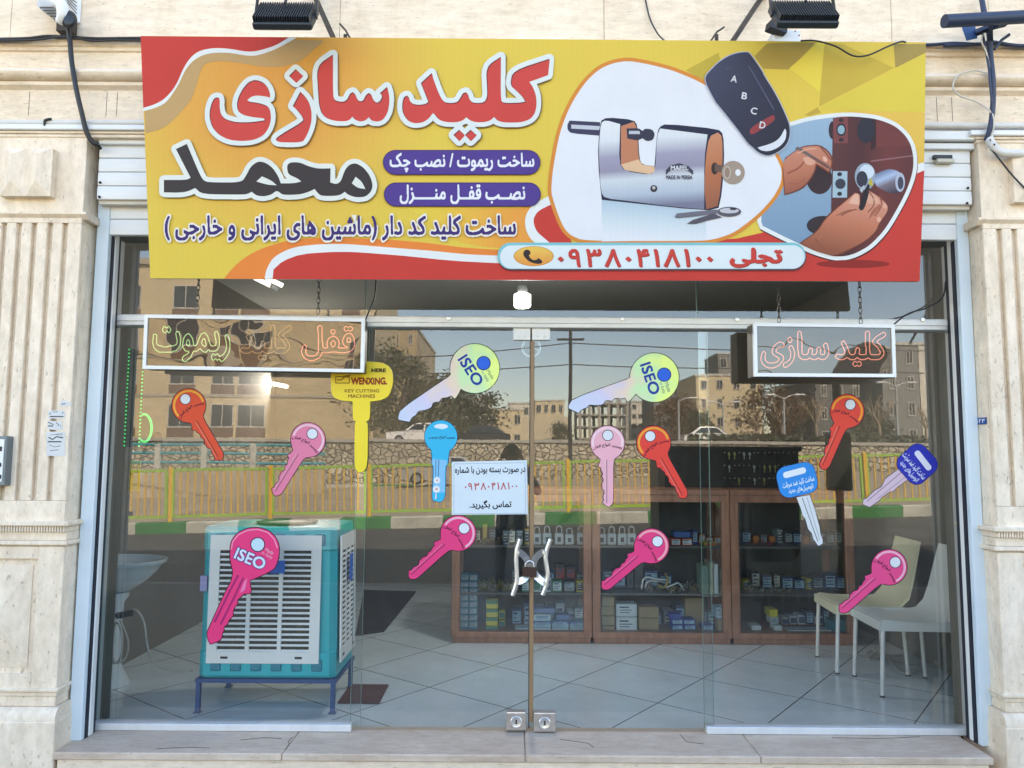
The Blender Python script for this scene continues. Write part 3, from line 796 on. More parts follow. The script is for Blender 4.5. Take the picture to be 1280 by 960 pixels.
t = thing('retaining_wall', 'long rubble stone retaining wall with pale coping beyond the railing', 'wall', (0, -41, -1))
MB().mat(m).box(-80, 80, -41.9, -41, -2.9, zw-.13).build('stonework', None, t)
MB().mat(mat('coping', (.38, .36, .32), .9, var=.2)).box(-80, 80, -42, -40.9, zw-.13, zw+.05).build('coping', None, t)
b = MB(); k = -40
while k < 40:
    b.mat(GREENP if int(k/2.5) % 2 else WHITEP); b.box(k, k+2.49, -36.4, -36, -1.6, V(640, 607, 36).z); k += 2.5
tag(b.build('canal_kerb'), kind='structure')
# concrete parapet with a teal rail
t = thing('bridge_parapet', 'concrete parapet topped by a teal pipe rail between white posts', 'parapet', (V(280, 600, 30).x, -30, -.5))
xa, xb = -26, V(405, 600, 30).x; zt = V(280, 587, 30).z
MB().mat(mat('old_concrete', (.42, .36, .27), .9, var=.3, scale=.7)).box(xa, xb, -30.4, -30, -1.5, zt).build('concrete_wall', None, t)
b = MB().mat(mat('teal_paint', (.04, .30, .36), .5))
for py in (556, 567, 579): z = V(280, py, 30).z; b.cyl((xa, -30.2, z), (xb, -30.2, z), .055, n=8)
b.build('rail', None, t)
for px in (150, 195, 253, 315, 372):
    x = V(px, 570, 30).x; MB().mat(WHITEP).box(x-.13, x+.13, -30.35, -30.05, zt, V(px, 555, 30).z, .02).build('post', None, t)

# buildings
def brick_mat(name, c, c2, mort, sx=1.):
    m, n, bs = nodes_of(name, .9); L = n.links
    tc = n.nodes.new('ShaderNodeTexCoord'); sp = n.nodes.new('ShaderNodeSeparateXYZ'); L.new(tc.outputs['Object'], sp.inputs[0])
    ad = n.nodes.new('ShaderNodeMath'); L.new(sp.outputs[0], ad.inputs[0]); L.new(sp.outputs[1], ad.inputs[1]); cb = n.nodes.new('ShaderNodeCombineXYZ'); L.new(ad.outputs[0], cb.inputs[0]); L.new(sp.outputs[2], cb.inputs[1])
    br = n.nodes.new('ShaderNodeTexBrick'); br.inputs['Scale'].default_value = 1; br.inputs['Brick Width'].default_value = .44*sx; br.inputs['Row Height'].default_value = .16*sx; br.inputs['Mortar Size'].default_value = .018
    br.inputs['Color1'].default_value = (*c, 1); br.inputs['Color2'].default_value = (*c2, 1); br.inputs['Mortar'].default_value = (*mort, 1)
    nz = n.nodes.new('ShaderNodeTexNoise'); nz.inputs['Scale'].default_value = .35; nz.inputs['Detail'].default_value = 5; L.new(tc.outputs['Object'], nz.inputs[0])
    mx = n.nodes.new('ShaderNodeMixRGB'); mx.blend_type = 'MULTIPLY'; mx.inputs[0].default_value = .5; L.new(cb.outputs[0], br.inputs[0]); L.new(br.outputs[0], mx.inputs[1])
    rp = n.nodes.new('ShaderNodeValToRGB'); rp.color_ramp.elements[0].position = .3; rp.color_ramp.elements[1].position = .65; rp.color_ramp.elements[0].color = (.72, .7, .66, 1); L.new(nz.outputs[0], rp.inputs[0]); L.new(rp.outputs[0], mx.inputs[2]); L.new(mx.outputs[0], bs.inputs[0])
    return m
BRICK = brick_mat('tan_brick', (.64, .51, .31), (.52, .41, .24), (.36, .30, .21))
BRICK2 = brick_mat('pale_brick', (.46, .36, .21), (.42, .32, .19), (.36, .3, .2))
WIN = mat('dark_window', (.03, .035, .04), .15); WFR = mat('window_metal', (.46, .43, .38), .6); SPAN = mat('brown_spandrel', (.15, .09, .06), .8); BARS = mat('window_bars', (.08, .075, .07), .6)
def window(par, x0, x1, y, z0, z1, kind=0):
    f = MB().mat(WFR)
    for (a, c, d, e) in ((x0-.07, x1+.07, z0-.1, z0), (x0-.07, x1+.07, z1, z1+.07), (x0-.07, x0, z0, z1), (x1, x1+.07, z0, z1), ((x0+x1)/2-.03, (x0+x1)/2+.03, z0, z1)): f.box(a, c, y-.02, y+.07, d, e)
    if kind:
        f.mat(BARS); k = x0+.15
        while k < x1: f.box(k-.012, k+.012, y+.09, y+.115, z0, z1); k += .16
    f = f.build('window', None, par)
    MB().mat(WIN).box(x0, x1, y-.015, y+.01, z0, z1).build('pane', None, f)
    return f
DA = 54.
ap = thing('apartment_block', 'tall tan brick apartment block with brown spandrels and barred windows, mirrored at the left', 'apartment block', (V(300, 500, DA).x, -DA, 1.9))
ax = lambda px: V(px, 480, DA).x; az = lambda py: V(300, py, DA).z
MB().mat(BRICK).box(ax(60), ax(468), -DA-11, -DA, -3, az(331)).build('wall', None, ap)
MB().mat(mat('roof_trim', (.36, .31, .24), .8)).box(ax(60)-.2, ax(468)+.2, -DA-11.2, -DA+.25, az(331), az(331)+.45).build('roof', None, ap)
for py in (397, 448, 497): MB().mat(MATS['roof_trim']).box(ax(60), ax(468)+.03, -DA, -DA+.07, az(py), az(py)+.22).build('floor_band', None, ap)
for a, c in ((148, 170), (213, 242), (265, 292), (299, 332), (428, 446)):
    for y0, y1, bars in ((358, 385, 0), (409, 433, 0), (458, 480, 1), (507, 533, 1)):
        if a == 428 and y0 > 470: continue
        window(ap, ax(a), ax(c), -DA, az(y1), az(y0), bars)
        MB().mat(SPAN).box(ax(a)-.1, ax(c)+.1, -DA-.02, -DA+.05, az(y1+13), az(y1+2)).build('spandrel', None, ap)
def far_building(name, label, x0, x1, yt, d, m, rows=2, cols=3, depth=10, ry=0., top=None, par_=.25, wk=.55, base=None):
    a, c = V(x0, 540, d).x, V(x1, 540, d).x; zt = V((x0+x1)/2, yt, d).z
    t = thing(name, label, 'building', ((a+c)/2, -d, -.5))
    MB().mat(m).box(a, c, -d-depth, -d, -3, zt).build('wall', None, t)
    b = MB().mat(top or WHITEP)
    for (p, q, r, s) in ((a-.1, c+.1, -d-.2, -d+.1), (a-.1, a+.2, -d-depth, -d-.205), (c-.2, c+.1, -d-depth, -d-.205)): b.box(p, q, r, s, zt+.001, zt+par_)
    b.build('parapet', None, t)
    zb = base if base is not None else 2.0; rows_ = rows; H = (zt-zb)/max(1, rows_); W_ = (c-a)/max(1, cols)
    for r in range(rows_):
        for k in range(cols):
            if random.random() < .08: continue
            ww, hh = W_*wk*random.choice((1, 1, .75)), H*.45; x = a+W_*(k+.5); z = zb+H*(r+.52)
            window(t, x-ww/2, x+ww/2, -d, z-hh/2, z+hh/2)
    return t
CR = mat('cream_render', (.55, .46, .30), .85, var=.1, scale=.4); WR = mat('white_render', (.58, .55, .48), .85, var=.1, scale=.4); TN = mat('tan_render', (.42, .34, .23), .85, var=.12, scale=.4); GR = mat('grey_render', (.20, .20, .19), .85, var=.1, scale=.4); DG = mat('dark_grey_render', (.13, .13, .125), .85, var=.1, scale=.4)
far_building('brick_house', 'pale brick block with narrow windows behind the apartment block', 468, 519, 412, 70, BRICK2, 6, 3, 18, wk=.32)
far_building('low_house', 'low cream house with dark window row beyond the stone wall', 607, 654, 513, 95, CR, 2, 3)
far_building('white_house', 'white stepped house in the distance, left of the door gap', 592, 612, 499, 120, WR, 3, 2)
far_building('white_house', 'white flat roofed house just behind the low cream one', 634, 662, 505, 125, WR, 3, 3)
far_building('villa', 'cream villa with arched parapet in the middle distance', 669, 706, 501, 130, CR, 3, 4)
far_building('white_tower', 'white apartment block beside the unfinished frame', 789, 813, 503, 120, WR, 5, 3)
far_building('grey_block', 'dark grey block standing behind the right-hand yellow key', 818, 852, 481, 105, GR, 4, 3)
far_building('cream_block', 'cream four storey apartment block, brightest of the distant blocks', 870, 953, 471, 85, CR, 4, 4, wk=.3)
far_building('grey_tower', 'tall grey block rising behind the cream apartments', 900, 938, 443, 130, GR, 5, 3)
far_building('dark_house', 'dark grey house with few windows behind bare trees', 1020, 1104, 476, 62, DG, 3, 4, wk=.28)
far_building('grey_house', 'grey rendered house at the far right with pale corner strip', 1106, 1152, 432, 60, GR, 4, 2, wk=.3)
far_building('pale_house', 'narrow pale house at the right-hand edge of the mirrored street', 1153, 1185, 432, 61, WR, 4, 1, wk=.3)
far_building('far_block', 'tan block on the skyline left of the villa', 655, 672, 512, 140, TN, 2, 2)
t = thing('boundary_wall', 'blank beige boundary wall in front of the villa', 'wall', (V(680, 540, 78).x, -78, 1.9)); MB().mat(mat('beige_render', (.52, .45, .32), .9, var=.08)).box(V(652, 540, 78).x, V(712, 540, 78).x, -78.4, -78, -1, V(680, 521, 78).z).build('wall_panel', None, t)
# unfinished concrete frame
t = thing('unfinished_building', 'unfinished grey concrete frame of columns and slabs', 'building', (V(755, 540, 110).x, -110, 1.9)); CO = mat('raw_concrete', (.32, .30, .27), .9)
a, c, zt = V(724, 540, 110).x, V(786, 540, 110).x, V(755, 504, 110).z
for i in range(5): z = 2+(zt-2)*i/4; MB().mat(CO).box(a, c, -118, -110, z-.2, z+.05).build('slab', None, t)
for i in range(6):
    for y in (-110.1, -117.8): x = a+.2+(c-a-.4)*i/5; MB().mat(CO).box(x-.2, x+.2, y-.2, y, 0, zt+1).build('column', None, t)

# trees
LEAF = {}
def leaf_mat(name, c, c2):
    m = mat(name, c, .7, c2=c2, scale=1.1); return m
BARK = mat('bark', (.16, .12, .085), .95, var=.3, scale=8)
def limb(b, p, d, r, L_, lev, tips, spread=.6):
    n = 4; pts = [Vector(p)]; d = Vector(d).normalized()
    for i in range(n): d = (d+Vector((random.uniform(-1, 1), random.uniform(-1, 1), random.uniform(-.3, .8)))*.14).normalized(); pts.append(pts[-1]+d*L_/n)
    b.tube(pts, [r*(1-.55*i/n) for i in range(n+1)], 5 if lev else 8)
    if lev >= 3: tips.append(pts[-1]); return
    for k in range(random.randint(3, 4) if lev else 5):
        q = pts[random.randint(2 if lev == 0 else 1, n)]; a = random.uniform(0, 6.28)
        limb(b, q, d+Vector((math.cos(a), math.sin(a), random.uniform(-.1, .5)))*spread, r*.5, L_*random.uniform(.5, .72), lev+1, tips, spread)
    tips.append(pts[-1])
def tree(name, label, x, y, z, h, w_, m, n_leaf=1600, leaf=.22, cyp=False, group=None):
    t = thing(name, label, 'tree', (x, y, z), group); b = MB().mat(BARK); tips = []
    limb(b, (x, y, z-.3), (0, 0, 1), h*.035, h*.6, 0, tips, .6); b.build('trunk', None, t, 40)
    b = MB().mat(m); cl = []
    for k in range(34):
        a, rr, u = random.uniform(0, 6.28), math.sqrt(random.random()), random.random()
        e = (math.sin(math.pi*min(1, u*.85+.12)))**.7
        cl.append((Vector((x+math.cos(a)*rr*w_*.5*e, y+math.sin(a)*rr*w_*.5*e, z+h*(.22+.78*u))), random.uniform(.10, .22)*w_))
    leaf *= .72; n_leaf = int(n_leaf*2)
    for i in range(n_leaf):
        c, r = random.choice(cl); p = c+Vector((random.gauss(0, 1), random.gauss(0, 1), random.gauss(0, .8)))*r*.6
        u = Vector((random.gauss(0, 1), random.gauss(0, 1), random.gauss(0, 1))).normalized(); v = u.orthogonal().normalized(); s = leaf*random.uniform(.6, 1.3)
        b.poly([p-u*s, p+v*s*.5, p+u*s, p-v*s*.5])
    b.build('crown', None, t, nrm=False); return t
OLV = leaf_mat('olive_leaves', (.28, .27, .17), (.17, .165, .105)); PIN = leaf_mat('dark_leaves', (.20, .20, .13), (.11, .115, .075)); RUS = leaf_mat('russet_leaves', (.25, .15, .09), (.15, .10, .06))
def vt(px, d): return V(px, 560, d).x
tree('evergreen_tree', 'bushy olive green tree beside the pale brick block, tallest of the mirrored trees', vt(490, 47), -47, 1.9, 6.2, 5.6, OLV, 2600, .2)
tree('evergreen_tree', 'round olive green tree between the two yellow keys and the stone wall', vt(552, 50), -50, 1.9, 4.6, 4.8, OLV, 2200, .2)
tree('evergreen_tree', 'low dark green tree at the right end of the olive group', vt(590, 52), -52, 1.9, 4.2, 4.2, PIN, 1700, .2)
tree('shrub', 'small dark shrub against the beige boundary wall', vt(700, 76), -76, 1.9, 2.6, 2.4, PIN, 500, .2)
tree('shrub', 'dark clipped evergreen in front of the cream apartment block', vt(870, 58), -58, 1.9, 3., 3., PIN, 700, .2)
tree('russet_tree', 'reddish brown leafy tree left of the cream apartment block', vt(845, 64), -64, 1.9, 4.2, 4.6, RUS, 1300, .2)
tree('russet_tree', 'reddish brown tree behind the street lamps on the right', vt(965, 60), -60, 1.9, 5.0, 6., RUS, 1500, .2)
tree('evergreen_tree', 'dark tree in front of the dark grey house', vt(1085, 58), -58, 1.9, 3.4, 3.6, PIN, 1000, .2)
hz = MB().mat(PIN)
for i in range(1500):
    p = Vector((random.uniform(vt(860, 44), vt(1160, 44)), -44+random.uniform(-.6, .6), 1.95+random.random()**1.5*.75)); u = Vector((random.gauss(0, 1), random.gauss(0, 1), random.gauss(0, 1))).normalized(); v = u.orthogonal(); hz.poly([p-u*.16, p+v*.1, p+u*.16, p-v*.1])
tag(hz.build('hedge', None, None, nrm=False), 'low dark hedge along the top of the stone wall, right-hand end', 'hedge')
def bare_tree(label, px, d, h):
    x = vt(px, d); t = thing('bare_tree', label, 'tree', (x, -d, 1.5 if d > 41.9 else -.2)); tips = []
    z = 1.8 if d > 41.9 else -.3
    b = MB().mat(mat('pale_bark', (.30, .23, .16), .95, var=.2)); b.tube([(x, -d, z), (x+.05, -d, z+h*.2), (x, -d, z+h*.36)], [h*.026, h*.022, h*.02], 7); b.build('trunk', None, t, 40)
    b = MB().mat(MATS['pale_bark'])
    for k in range(5):
        a = random.uniform(0, 6.28); limb(b, (x, -d, z+h*.35), (math.cos(a)*.6, math.sin(a)*.6, 1), h*.014, h*.26, 1, tips, .6)
    b.build('crown', None, t); return t
bare_tree('bare tree with spreading twigs left of the red key', 1020, 44, 4.4)
bare_tree('bare tree with pale trunk right of the red key', 1100, 44, 4.6)
bare_tree('bare tree beside the twin street lamp', 978, 45, 4.2)
bare_tree('bare tree in front of the grey house at far right', 1158, 46, 4.0)
bare_tree('small bare tree below the cream apartment block', 946, 47, 3.4)
# lamps, poles, cables
LAMPP = mat('lamp_pole', (.40, .42, .42), .5, .2)
def lamp(label, px, pt, d, arms=2):
    x = vt(px, d); zt = V(px, pt, d).z; t = thing('street_lamp', label, 'street lamp', (x, -d, 1.5))
    MB().mat(LAMPP).cyl((x, -d, -.5 if d < 41.9 else 1.9), (x, -d, zt), .09, .055, 8).build('pole', None, t)
    for s in ((-1, 1) if arms == 2 else (1,)):
        MB().mat(LAMPP).tube([(x, -d, zt-.1), (x+.5*s, -d, zt+.12), (x+1.0*s, -d, zt+.15)], .035, 6).build('arm', None, t)
        MB().mat(WHITE).box(x+.95*s-.25, x+.95*s+.35, -d-.13, -d+.13, zt+.1, zt+.2, .03).build('lamp_head', None, t)
lamp('twin armed street lamp in front of the russet tree', 981, 497, 44)
lamp('twin armed street lamp in front of the grey house', 1123, 482, 44)
lamp('single armed street lamp near the cream apartment block', 848, 500, 50, 1)
lamp('twin armed street lamp far right of the white parked car', 905, 505, 52)
x = vt(713, 24); t = thing('utility_pole', 'thin dark utility pole carrying the overhead cables', 'pole', (x, -24, -1)); zt = V(713, 410, 24).z
MB().mat(DARKM).cyl((x, -24, -1.2), (x, -24, zt), .085, .06, 8).build('shaft', None, t); MB().mat(DARKM).box(x-.5, x+.5, -24.05, -23.95, zt-.45, zt-.38).build('crossarm', None, t)
def cable_st(label, pts, d, r=.022):
    q = [V(px, py, d) for px, py in pts]; b = MB().mat(CABLE).tube(q, r, 5); return tag(b.build('overhead_cable'), label, 'cable')
cable_st('upper overhead cable crossing the mirrored sky', [(150, 395), (480, 447), (560, 444), (645, 436), (713, 428), (760, 431), (900, 437), (1300, 440)], 24.)
cable_st('lower overhead cable crossing the mirrored sky', [(150, 440), (480, 468), (560, 466), (713, 455), (820, 459), (1300, 470)], 24.)
cable_st('slanting overhead cable towards the right edge', [(1138, 430), (1165, 380), (1200, 310)], 20., .04)

# cars
TYRE = mat('tyre', (.012, .012, .012), .85); HUB = mat('hub', (.4, .4, .41), .4, .6); CGL = mat('car_glass', (.02, .025, .03), .08); LMP = mat('headlamp', (.7, .7, .68), .15); RED = mat('tail_lamp', (.35, .02, .015), .3)
def car(label, x, y, z, paint, hatch=False, flip=1):
    t = thing('parked_car', label, 'car', (x, y, z)); s = flip
    T = lambda u, w_, v: (x+s*u, y+w_, z+v)
    body = [(-2.1, .32), (-2.12, .62), (-2.05, .80), (-1.3, .90), (1.0, .93), (1.9, .86) if not hatch else (2.0, .95), (2.1, .78), (2.12, .35), (1.75, .22), (-1.75, .22)]
    def half(pr, wd): return lambda w_: [T(u, w_*wd, v) for u, v in pr]
    b = MB().mat(paint); h = half(body, .82); h2 = half([(u*.985, v*.98+.01) for u, v in body], .86)
    b.loft([h2(-.9), h(-1.02), h(1.02), h2(.9)]) ; bo = b.build('body', None, t, 35)
    roof = [(-.95, .905), (-.35, 1.36), (-.1, 1.42), (.75, 1.42), (1.05, 1.36), (1.72 if not hatch else 1.95, .90)]
    b = MB().mat(paint); b.loft([[T(u, w_*(.66 if v > 1.2 else .80), v) for u, v in roof+[(roof[-1][0], .88), (-.95, .88)]] for w_ in (-1, 1)]); b.build('cabin', None, t, 30)
    for w_ in (-1, 1):
        for q in ([(-.72, .96), (-.27, 1.32), (.26, 1.34), (.26, .97)], [(.36, .97), (.36, 1.34), (.86, 1.33), (1.38, .97)]):
            b = MB().mat(CGL); k = lambda v: w_*(.80-(v-.9)/.52*.14+.012); b.poly([T(u, k(v), v) for u, v in q]); b.build('side_window', None, t)
    for q in ([(-.90, .96), (-.36, 1.34)], [(1.09, 1.33), (1.66 if not hatch else 1.9, .95)]):
        (u0, v0), (u1, v1) = q; e = -.02 if u0 < 0 else .02; wq = lambda v: .78-(v-.9)/.52*.16
        b = MB().mat(CGL); b.poly([T(u0+e, -wq(v0), v0+.01), T(u0+e, wq(v0), v0+.01), T(u1+e, wq(v1), v1+.01), T(u1+e, -wq(v1), v1+.01)]); b.build('windscreen' if u0 < 0 else 'rear_window', None, t)
    for u in (-1.3, 1.25):
        for w_ in (-.78, .78):
            c = T(u, w_, .30); wh = MB().mat(TYRE).lathe([(.02, -.10), (.28, -.10), (.30, -.06), (.30, .06), (.28, .10), (.02, .10)], c, 18, 'Y').build('wheel', None, t, 40)
            MB().mat(HUB).lathe([(.01, -.112), (.18, -.108), (.18, .108), (.01, .112)], c, 14, 'Y').build('rim', None, wh, 40)
    for w_ in (-.62, .62):
        MB().mat(LMP).cbox(T(-2.1, w_, .68), .09, .32, .14, .02).build('headlight', None, t); MB().mat(RED).cbox(T(2.1, w_, .70), .07, .28, .16, .02).build('tail_light', None, t)
    MB().mat(BLACK).box(min(T(-2.17, 0, 0)[0], T(-2.05, 0, 0)[0]), max(T(-2.17, 0, 0)[0], T(-2.05, 0, 0)[0]), y-.78, y+.78, z+.3, z+.46, .03).build('bumper', None, t)
    return t
SILV = mat('silver_paint', (.42, .42, .40), .3, .3, coat=.5); WCAR = mat('white_paint', (.72, .72, .70), .3, coat=.5); DCAR = mat('dark_paint', (.03, .035, .04), .25, coat=.5)
zc_ = V(552, 606, 34).z
car('silver saloon car driving below the rubble stone wall', V(556, 600, 34).x, -34, zc_, SILV, flip=1)
car('white car parked above the wall, beside the olive trees', V(526, 545, 46).x, -46, 1.95, WCAR, True, 1)
car('white car parked above the wall below the cream apartment block', V(889, 555, 50).x, -50, 1.95, WCAR, False, -1)
car('dark car parked above the wall behind the yellow hanging sign', V(600, 555, 50).x, -50, 1.95, DCAR, False, 1)

# things on the near pavement that the glass mirrors dark
d = 4.75; a, c = V(823, 600, d).x, V(1000, 600, d).x; zt = V(900, 558, d).z
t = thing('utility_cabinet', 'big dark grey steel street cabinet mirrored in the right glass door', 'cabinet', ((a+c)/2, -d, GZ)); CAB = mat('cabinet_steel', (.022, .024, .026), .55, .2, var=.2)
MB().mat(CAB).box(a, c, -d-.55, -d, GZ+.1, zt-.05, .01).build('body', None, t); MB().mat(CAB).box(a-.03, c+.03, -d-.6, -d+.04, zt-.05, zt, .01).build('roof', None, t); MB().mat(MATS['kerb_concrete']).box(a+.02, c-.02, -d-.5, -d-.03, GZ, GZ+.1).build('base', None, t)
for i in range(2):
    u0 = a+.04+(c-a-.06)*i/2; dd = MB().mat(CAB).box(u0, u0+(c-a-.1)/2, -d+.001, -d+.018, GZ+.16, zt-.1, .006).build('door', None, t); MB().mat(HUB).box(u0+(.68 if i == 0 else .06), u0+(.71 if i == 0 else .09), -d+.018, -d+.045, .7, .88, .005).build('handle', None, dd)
d = 4.9; x = V(1050, 600, d).x; t = thing('steel_post', 'black steel post with a wider box half way up, mirrored at the right', 'post', (x, -d, GZ))
MB().mat(BLACK).cyl((x, -d, GZ), (x, -d, V(1050, 468, d).z), .045, n=12).build('shaft', None, t, 40); MB().mat(BLACK).box(x-.13, x+.13, -d-.09, -d+.09, V(1050, 614, d).z, V(1050, 540, d).z, .03, 2).build('meter_box', None, t)

# ------------------------------------------------------------------ the person taking the picture
def skin_figure(name, verts, edges, radii, m, parent, lev=2, root=0):
    me = bpy.data.meshes.new(name); me.from_pydata(verts, edges, []); o = bpy.data.objects.new(name, me); col.objects.link(o)
    o.modifiers.new('skin', 'SKIN'); sv = me.skin_vertices[0] if me.skin_vertices else None
    for i, r in enumerate(radii):
        sv.data[i].radius = (r, r) if not isinstance(r, tuple) else r; sv.data[i].use_root = (i == root)
    su = o.modifiers.new('sub', 'SUBSURF'); su.levels = su.render_levels = lev
    dg = bpy.context.evaluated_depsgraph_get(); m2 = bpy.data.meshes.new_from_object(o.evaluated_get(dg))
    bpy.data.objects.remove(o); bpy.data.meshes.remove(me)
    q = bpy.data.objects.new(name, m2); col.objects.link(q); q.parent = parent; m2.materials.clear(); m2.materials.append(m); m2.polygons.foreach_set('use_smooth', [True]*len(m2.polygons)); ORG[q.name] = Vector(ORG[parent.name])
    return q

pr = thing('person', 'person in dark jacket holding up a phone, mirrored at the door gap', 'person', (0, -4.46, GZ))
JK = mat('dark_jacket', (.02, .021, .025), .85, var=.2, scale=20); TR_ = mat('dark_trousers', (.03, .035, .05), .85, var=.2, scale=20); SKIN = mat('skin', (.42, .25, .17), .55); HAIR = mat('black_hair', (.012, .011, .01), .6)
z = GZ; Y0 = -4.46
V_ = [(0, Y0, z+.88), (0, Y0, z+1.05), (0, Y0-.01, z+1.22), (0, Y0-.01, z+1.36), (0, Y0, z+1.43), (0, Y0+.02, z+1.50),
      (-.10, Y0, z+.84), (-.115, Y0+.015, z+.46), (-.12, Y0-.02, z+.09), (-.13, Y0+.13, z+.035),
      (.10, Y0, z+.84), (.115, Y0+.015, z+.46), (.12, Y0-.02, z+.09), (.13, Y0+.13, z+.035),
      (-.19, Y0-.01, z+1.35), (-.29, Y0+.02, z+1.12), (-.16, Y0+.20, z+1.42), (-.115, Y0+.275, z+1.52),
      (.19, Y0-.01, z+1.35), (.31, Y0+.02, z+1.14), (.16, Y0+.20, z+1.42), (.115, Y0+.275, z+1.52)]
E_ = [(0, 1), (1, 2), (2, 3), (3, 4), (4, 5), (0, 6), (6, 7), (7, 8), (8, 9), (0, 10), (10, 11), (11, 12), (12, 13), (3, 14), (14, 15), (15, 16), (16, 17), (3, 18), (18, 19), (19, 20), (20, 21)]
RD = [(.16, .11), (.155, .105), (.175, .11), (.12, .09), .058, .058, .095, .065, .048, .04, .095, .065, .048, .04, .066, .050, .036, .030, .066, .050, .036, .030]
bo = skin_figure('body', V_, E_, RD, JK, pr)
bo.data.materials.append(TR_); bo.data.materials.append(SKIN); bo.data.materials.append(BLACK)
for p in bo.data.polygons:
    c = p.center; p.material_index = 3 if c.z < .0 and False else (1 if c.z < z+.86 else 0)
    if c.z < z+.085: p.material_index = 3
    if c.z > z+1.44 and abs(c.x) < .08: p.material_index = 2
    if c.y > Y0+.235 and c.z > z+1.3: p.material_index = 2
for v in bo.data.vertices: v.co -= Vector(ORG[pr.name])
# head with face
hc = Vector((0, Y0+.03, z+1.565))
b = MB().mat(SKIN); rings = []
for i, (zz_, rx, ry, oy) in enumerate([(-.125, .02, .03, .035), (-.115, .040, .045, .03), (-.09, .058, .070, .02), (-.05, .068, .085, .008), (0, .073, .093, 0), (.045, .076, .097, -.003), (.08, .068, .088, -.006), (.105, .045, .06, -.008), (.118, .012, .016, -.008)]):
    ring = []
    for j in range(20):
        a = 2*math.pi*j/20; x, y = rx*math.cos(a), ry*math.sin(a)+oy
        fr_ = math.exp(-((a-math.pi/2)/.16)**2)
        if -.045 < zz_ < .01: y += fr_*.026*(1 if zz_ < -.02 else .5)
        ring.append(hc+Vector((x, y, zz_)))
    rings.append(ring)
b.loft(rings); hd = b.build('head', None, pr, 60)
b = MB().mat(HAIR); rings = []
for zz_, rx, ry, oy in [(-.06, .070, .050, -.055), (-.01, .080, .080, -.028), (.04, .083, .095, -.014), (.085, .075, .096, -.010), (.115, .05, .066, -.01), (.13, .014, .02, -.01)]:
    rings.append([hc+Vector((rx*math.cos(2*math.pi*j/18), ry*math.sin(2*math.pi*j/18)+oy, zz_)) for j in range(18)])
b.loft(rings).build('hair', None, pr, 60)
for s in (-1, 1):
    MB().mat(PAPER).sphere(hc+Vector((s*.031, .083, .002)), .011, 8, 6).build('eye', None, pr, 60)
    MB().mat(SKIN).sphere(hc+Vector((s*.077, -.005, -.01)), .028, 8, 6, (.35, .7, 1.1)).build('ear', None, pr, 60)
MB().mat(mat('lips', (.35, .13, .11), .6)).sphere(hc+Vector((0, .083, -.072)), .02, 8, 6, (1, .4, .3)).build('mouth', None, pr, 60)
# hands gripping the phone's two short ends
for s in (-1, 1):
    wv = [(s*.112, Y0+.275, z+1.525), (s*.098, Y0+.298, z+1.56), (s*.088, Y0+.312, z+1.59)]; ev = [(0, 1), (1, 2)]; rv = [.024, (.026, .018), (.024, .014)]
    def fing(base, pts, r):
        global_i = len(wv); prev = base
        for q in pts: wv.append(q); ev.append((prev, len(wv)-1)); rv.append(r); r *= .92; prev = len(wv)-1
    yb = Y0+.318
    for k, (dz, ln) in enumerate(((.040, .05), (.020, .058), (0, .055), (-.018, .045))):
        zz_ = z+1.59+dz; fing(2 if k < 2 else 1, [(s*.088, yb+.012, zz_), (s*(.086-ln*.5), yb+.023, zz_+.006), (s*(.086-ln), yb+.019, zz_+.004)], .0085)
    fing(1, [(s*.080, Y0+.285, z+1.60), (s*.058, Y0+.30, z+1.615)], .010)
    h = skin_figure('hand', wv, ev, rv, SKIN, pr)
    for v in h.data.vertices: v.co -= Vector(ORG[pr.name])
t = thing('phone', 'black phone held up sideways in both hands of the mirrored person', 'phone', (0, Y0+.325, z+1.56))
MB().mat(BLACK).box(-.082, .082, Y0+.319, Y0+.328, z+1.555, z+1.632, .006, 2).build('phone_body', None, t); MB().mat(mat('lens_glass', (.01, .01, .012), .05)).lathe([(.001, Y0+.3301), (.009, Y0+.3298), (.01, Y0+.328)], (-.06, 0, z+1.615), 12, 'Y').build('camera_lens', None, t)

# ------------------------------------------------------------------ the big printed banner
BA, BB, BC = P(188, 348, -.40), P(1149, 352, -.40), P(176, 45, -.56)
BN = (BB-BA).cross(BC-BA).normalized()
if BN.y > 0: BN = -BN
def BP(px, py, k=0.):
    d = ray(px, py); t = (BA-CAM).dot(BN)/d.dot(BN); return CAM+d*t+BN*(.0012+.00016*k)
ban = thing('banner_sign', 'big yellow and red printed shop banner leaning forward over the window', 'sign', tuple((BA+BB)/2))
TL, TR2, BR2, BL2 = (176, 45), (1157, 53), (1149, 352), (188, 348)
BW = (BB-BA).length
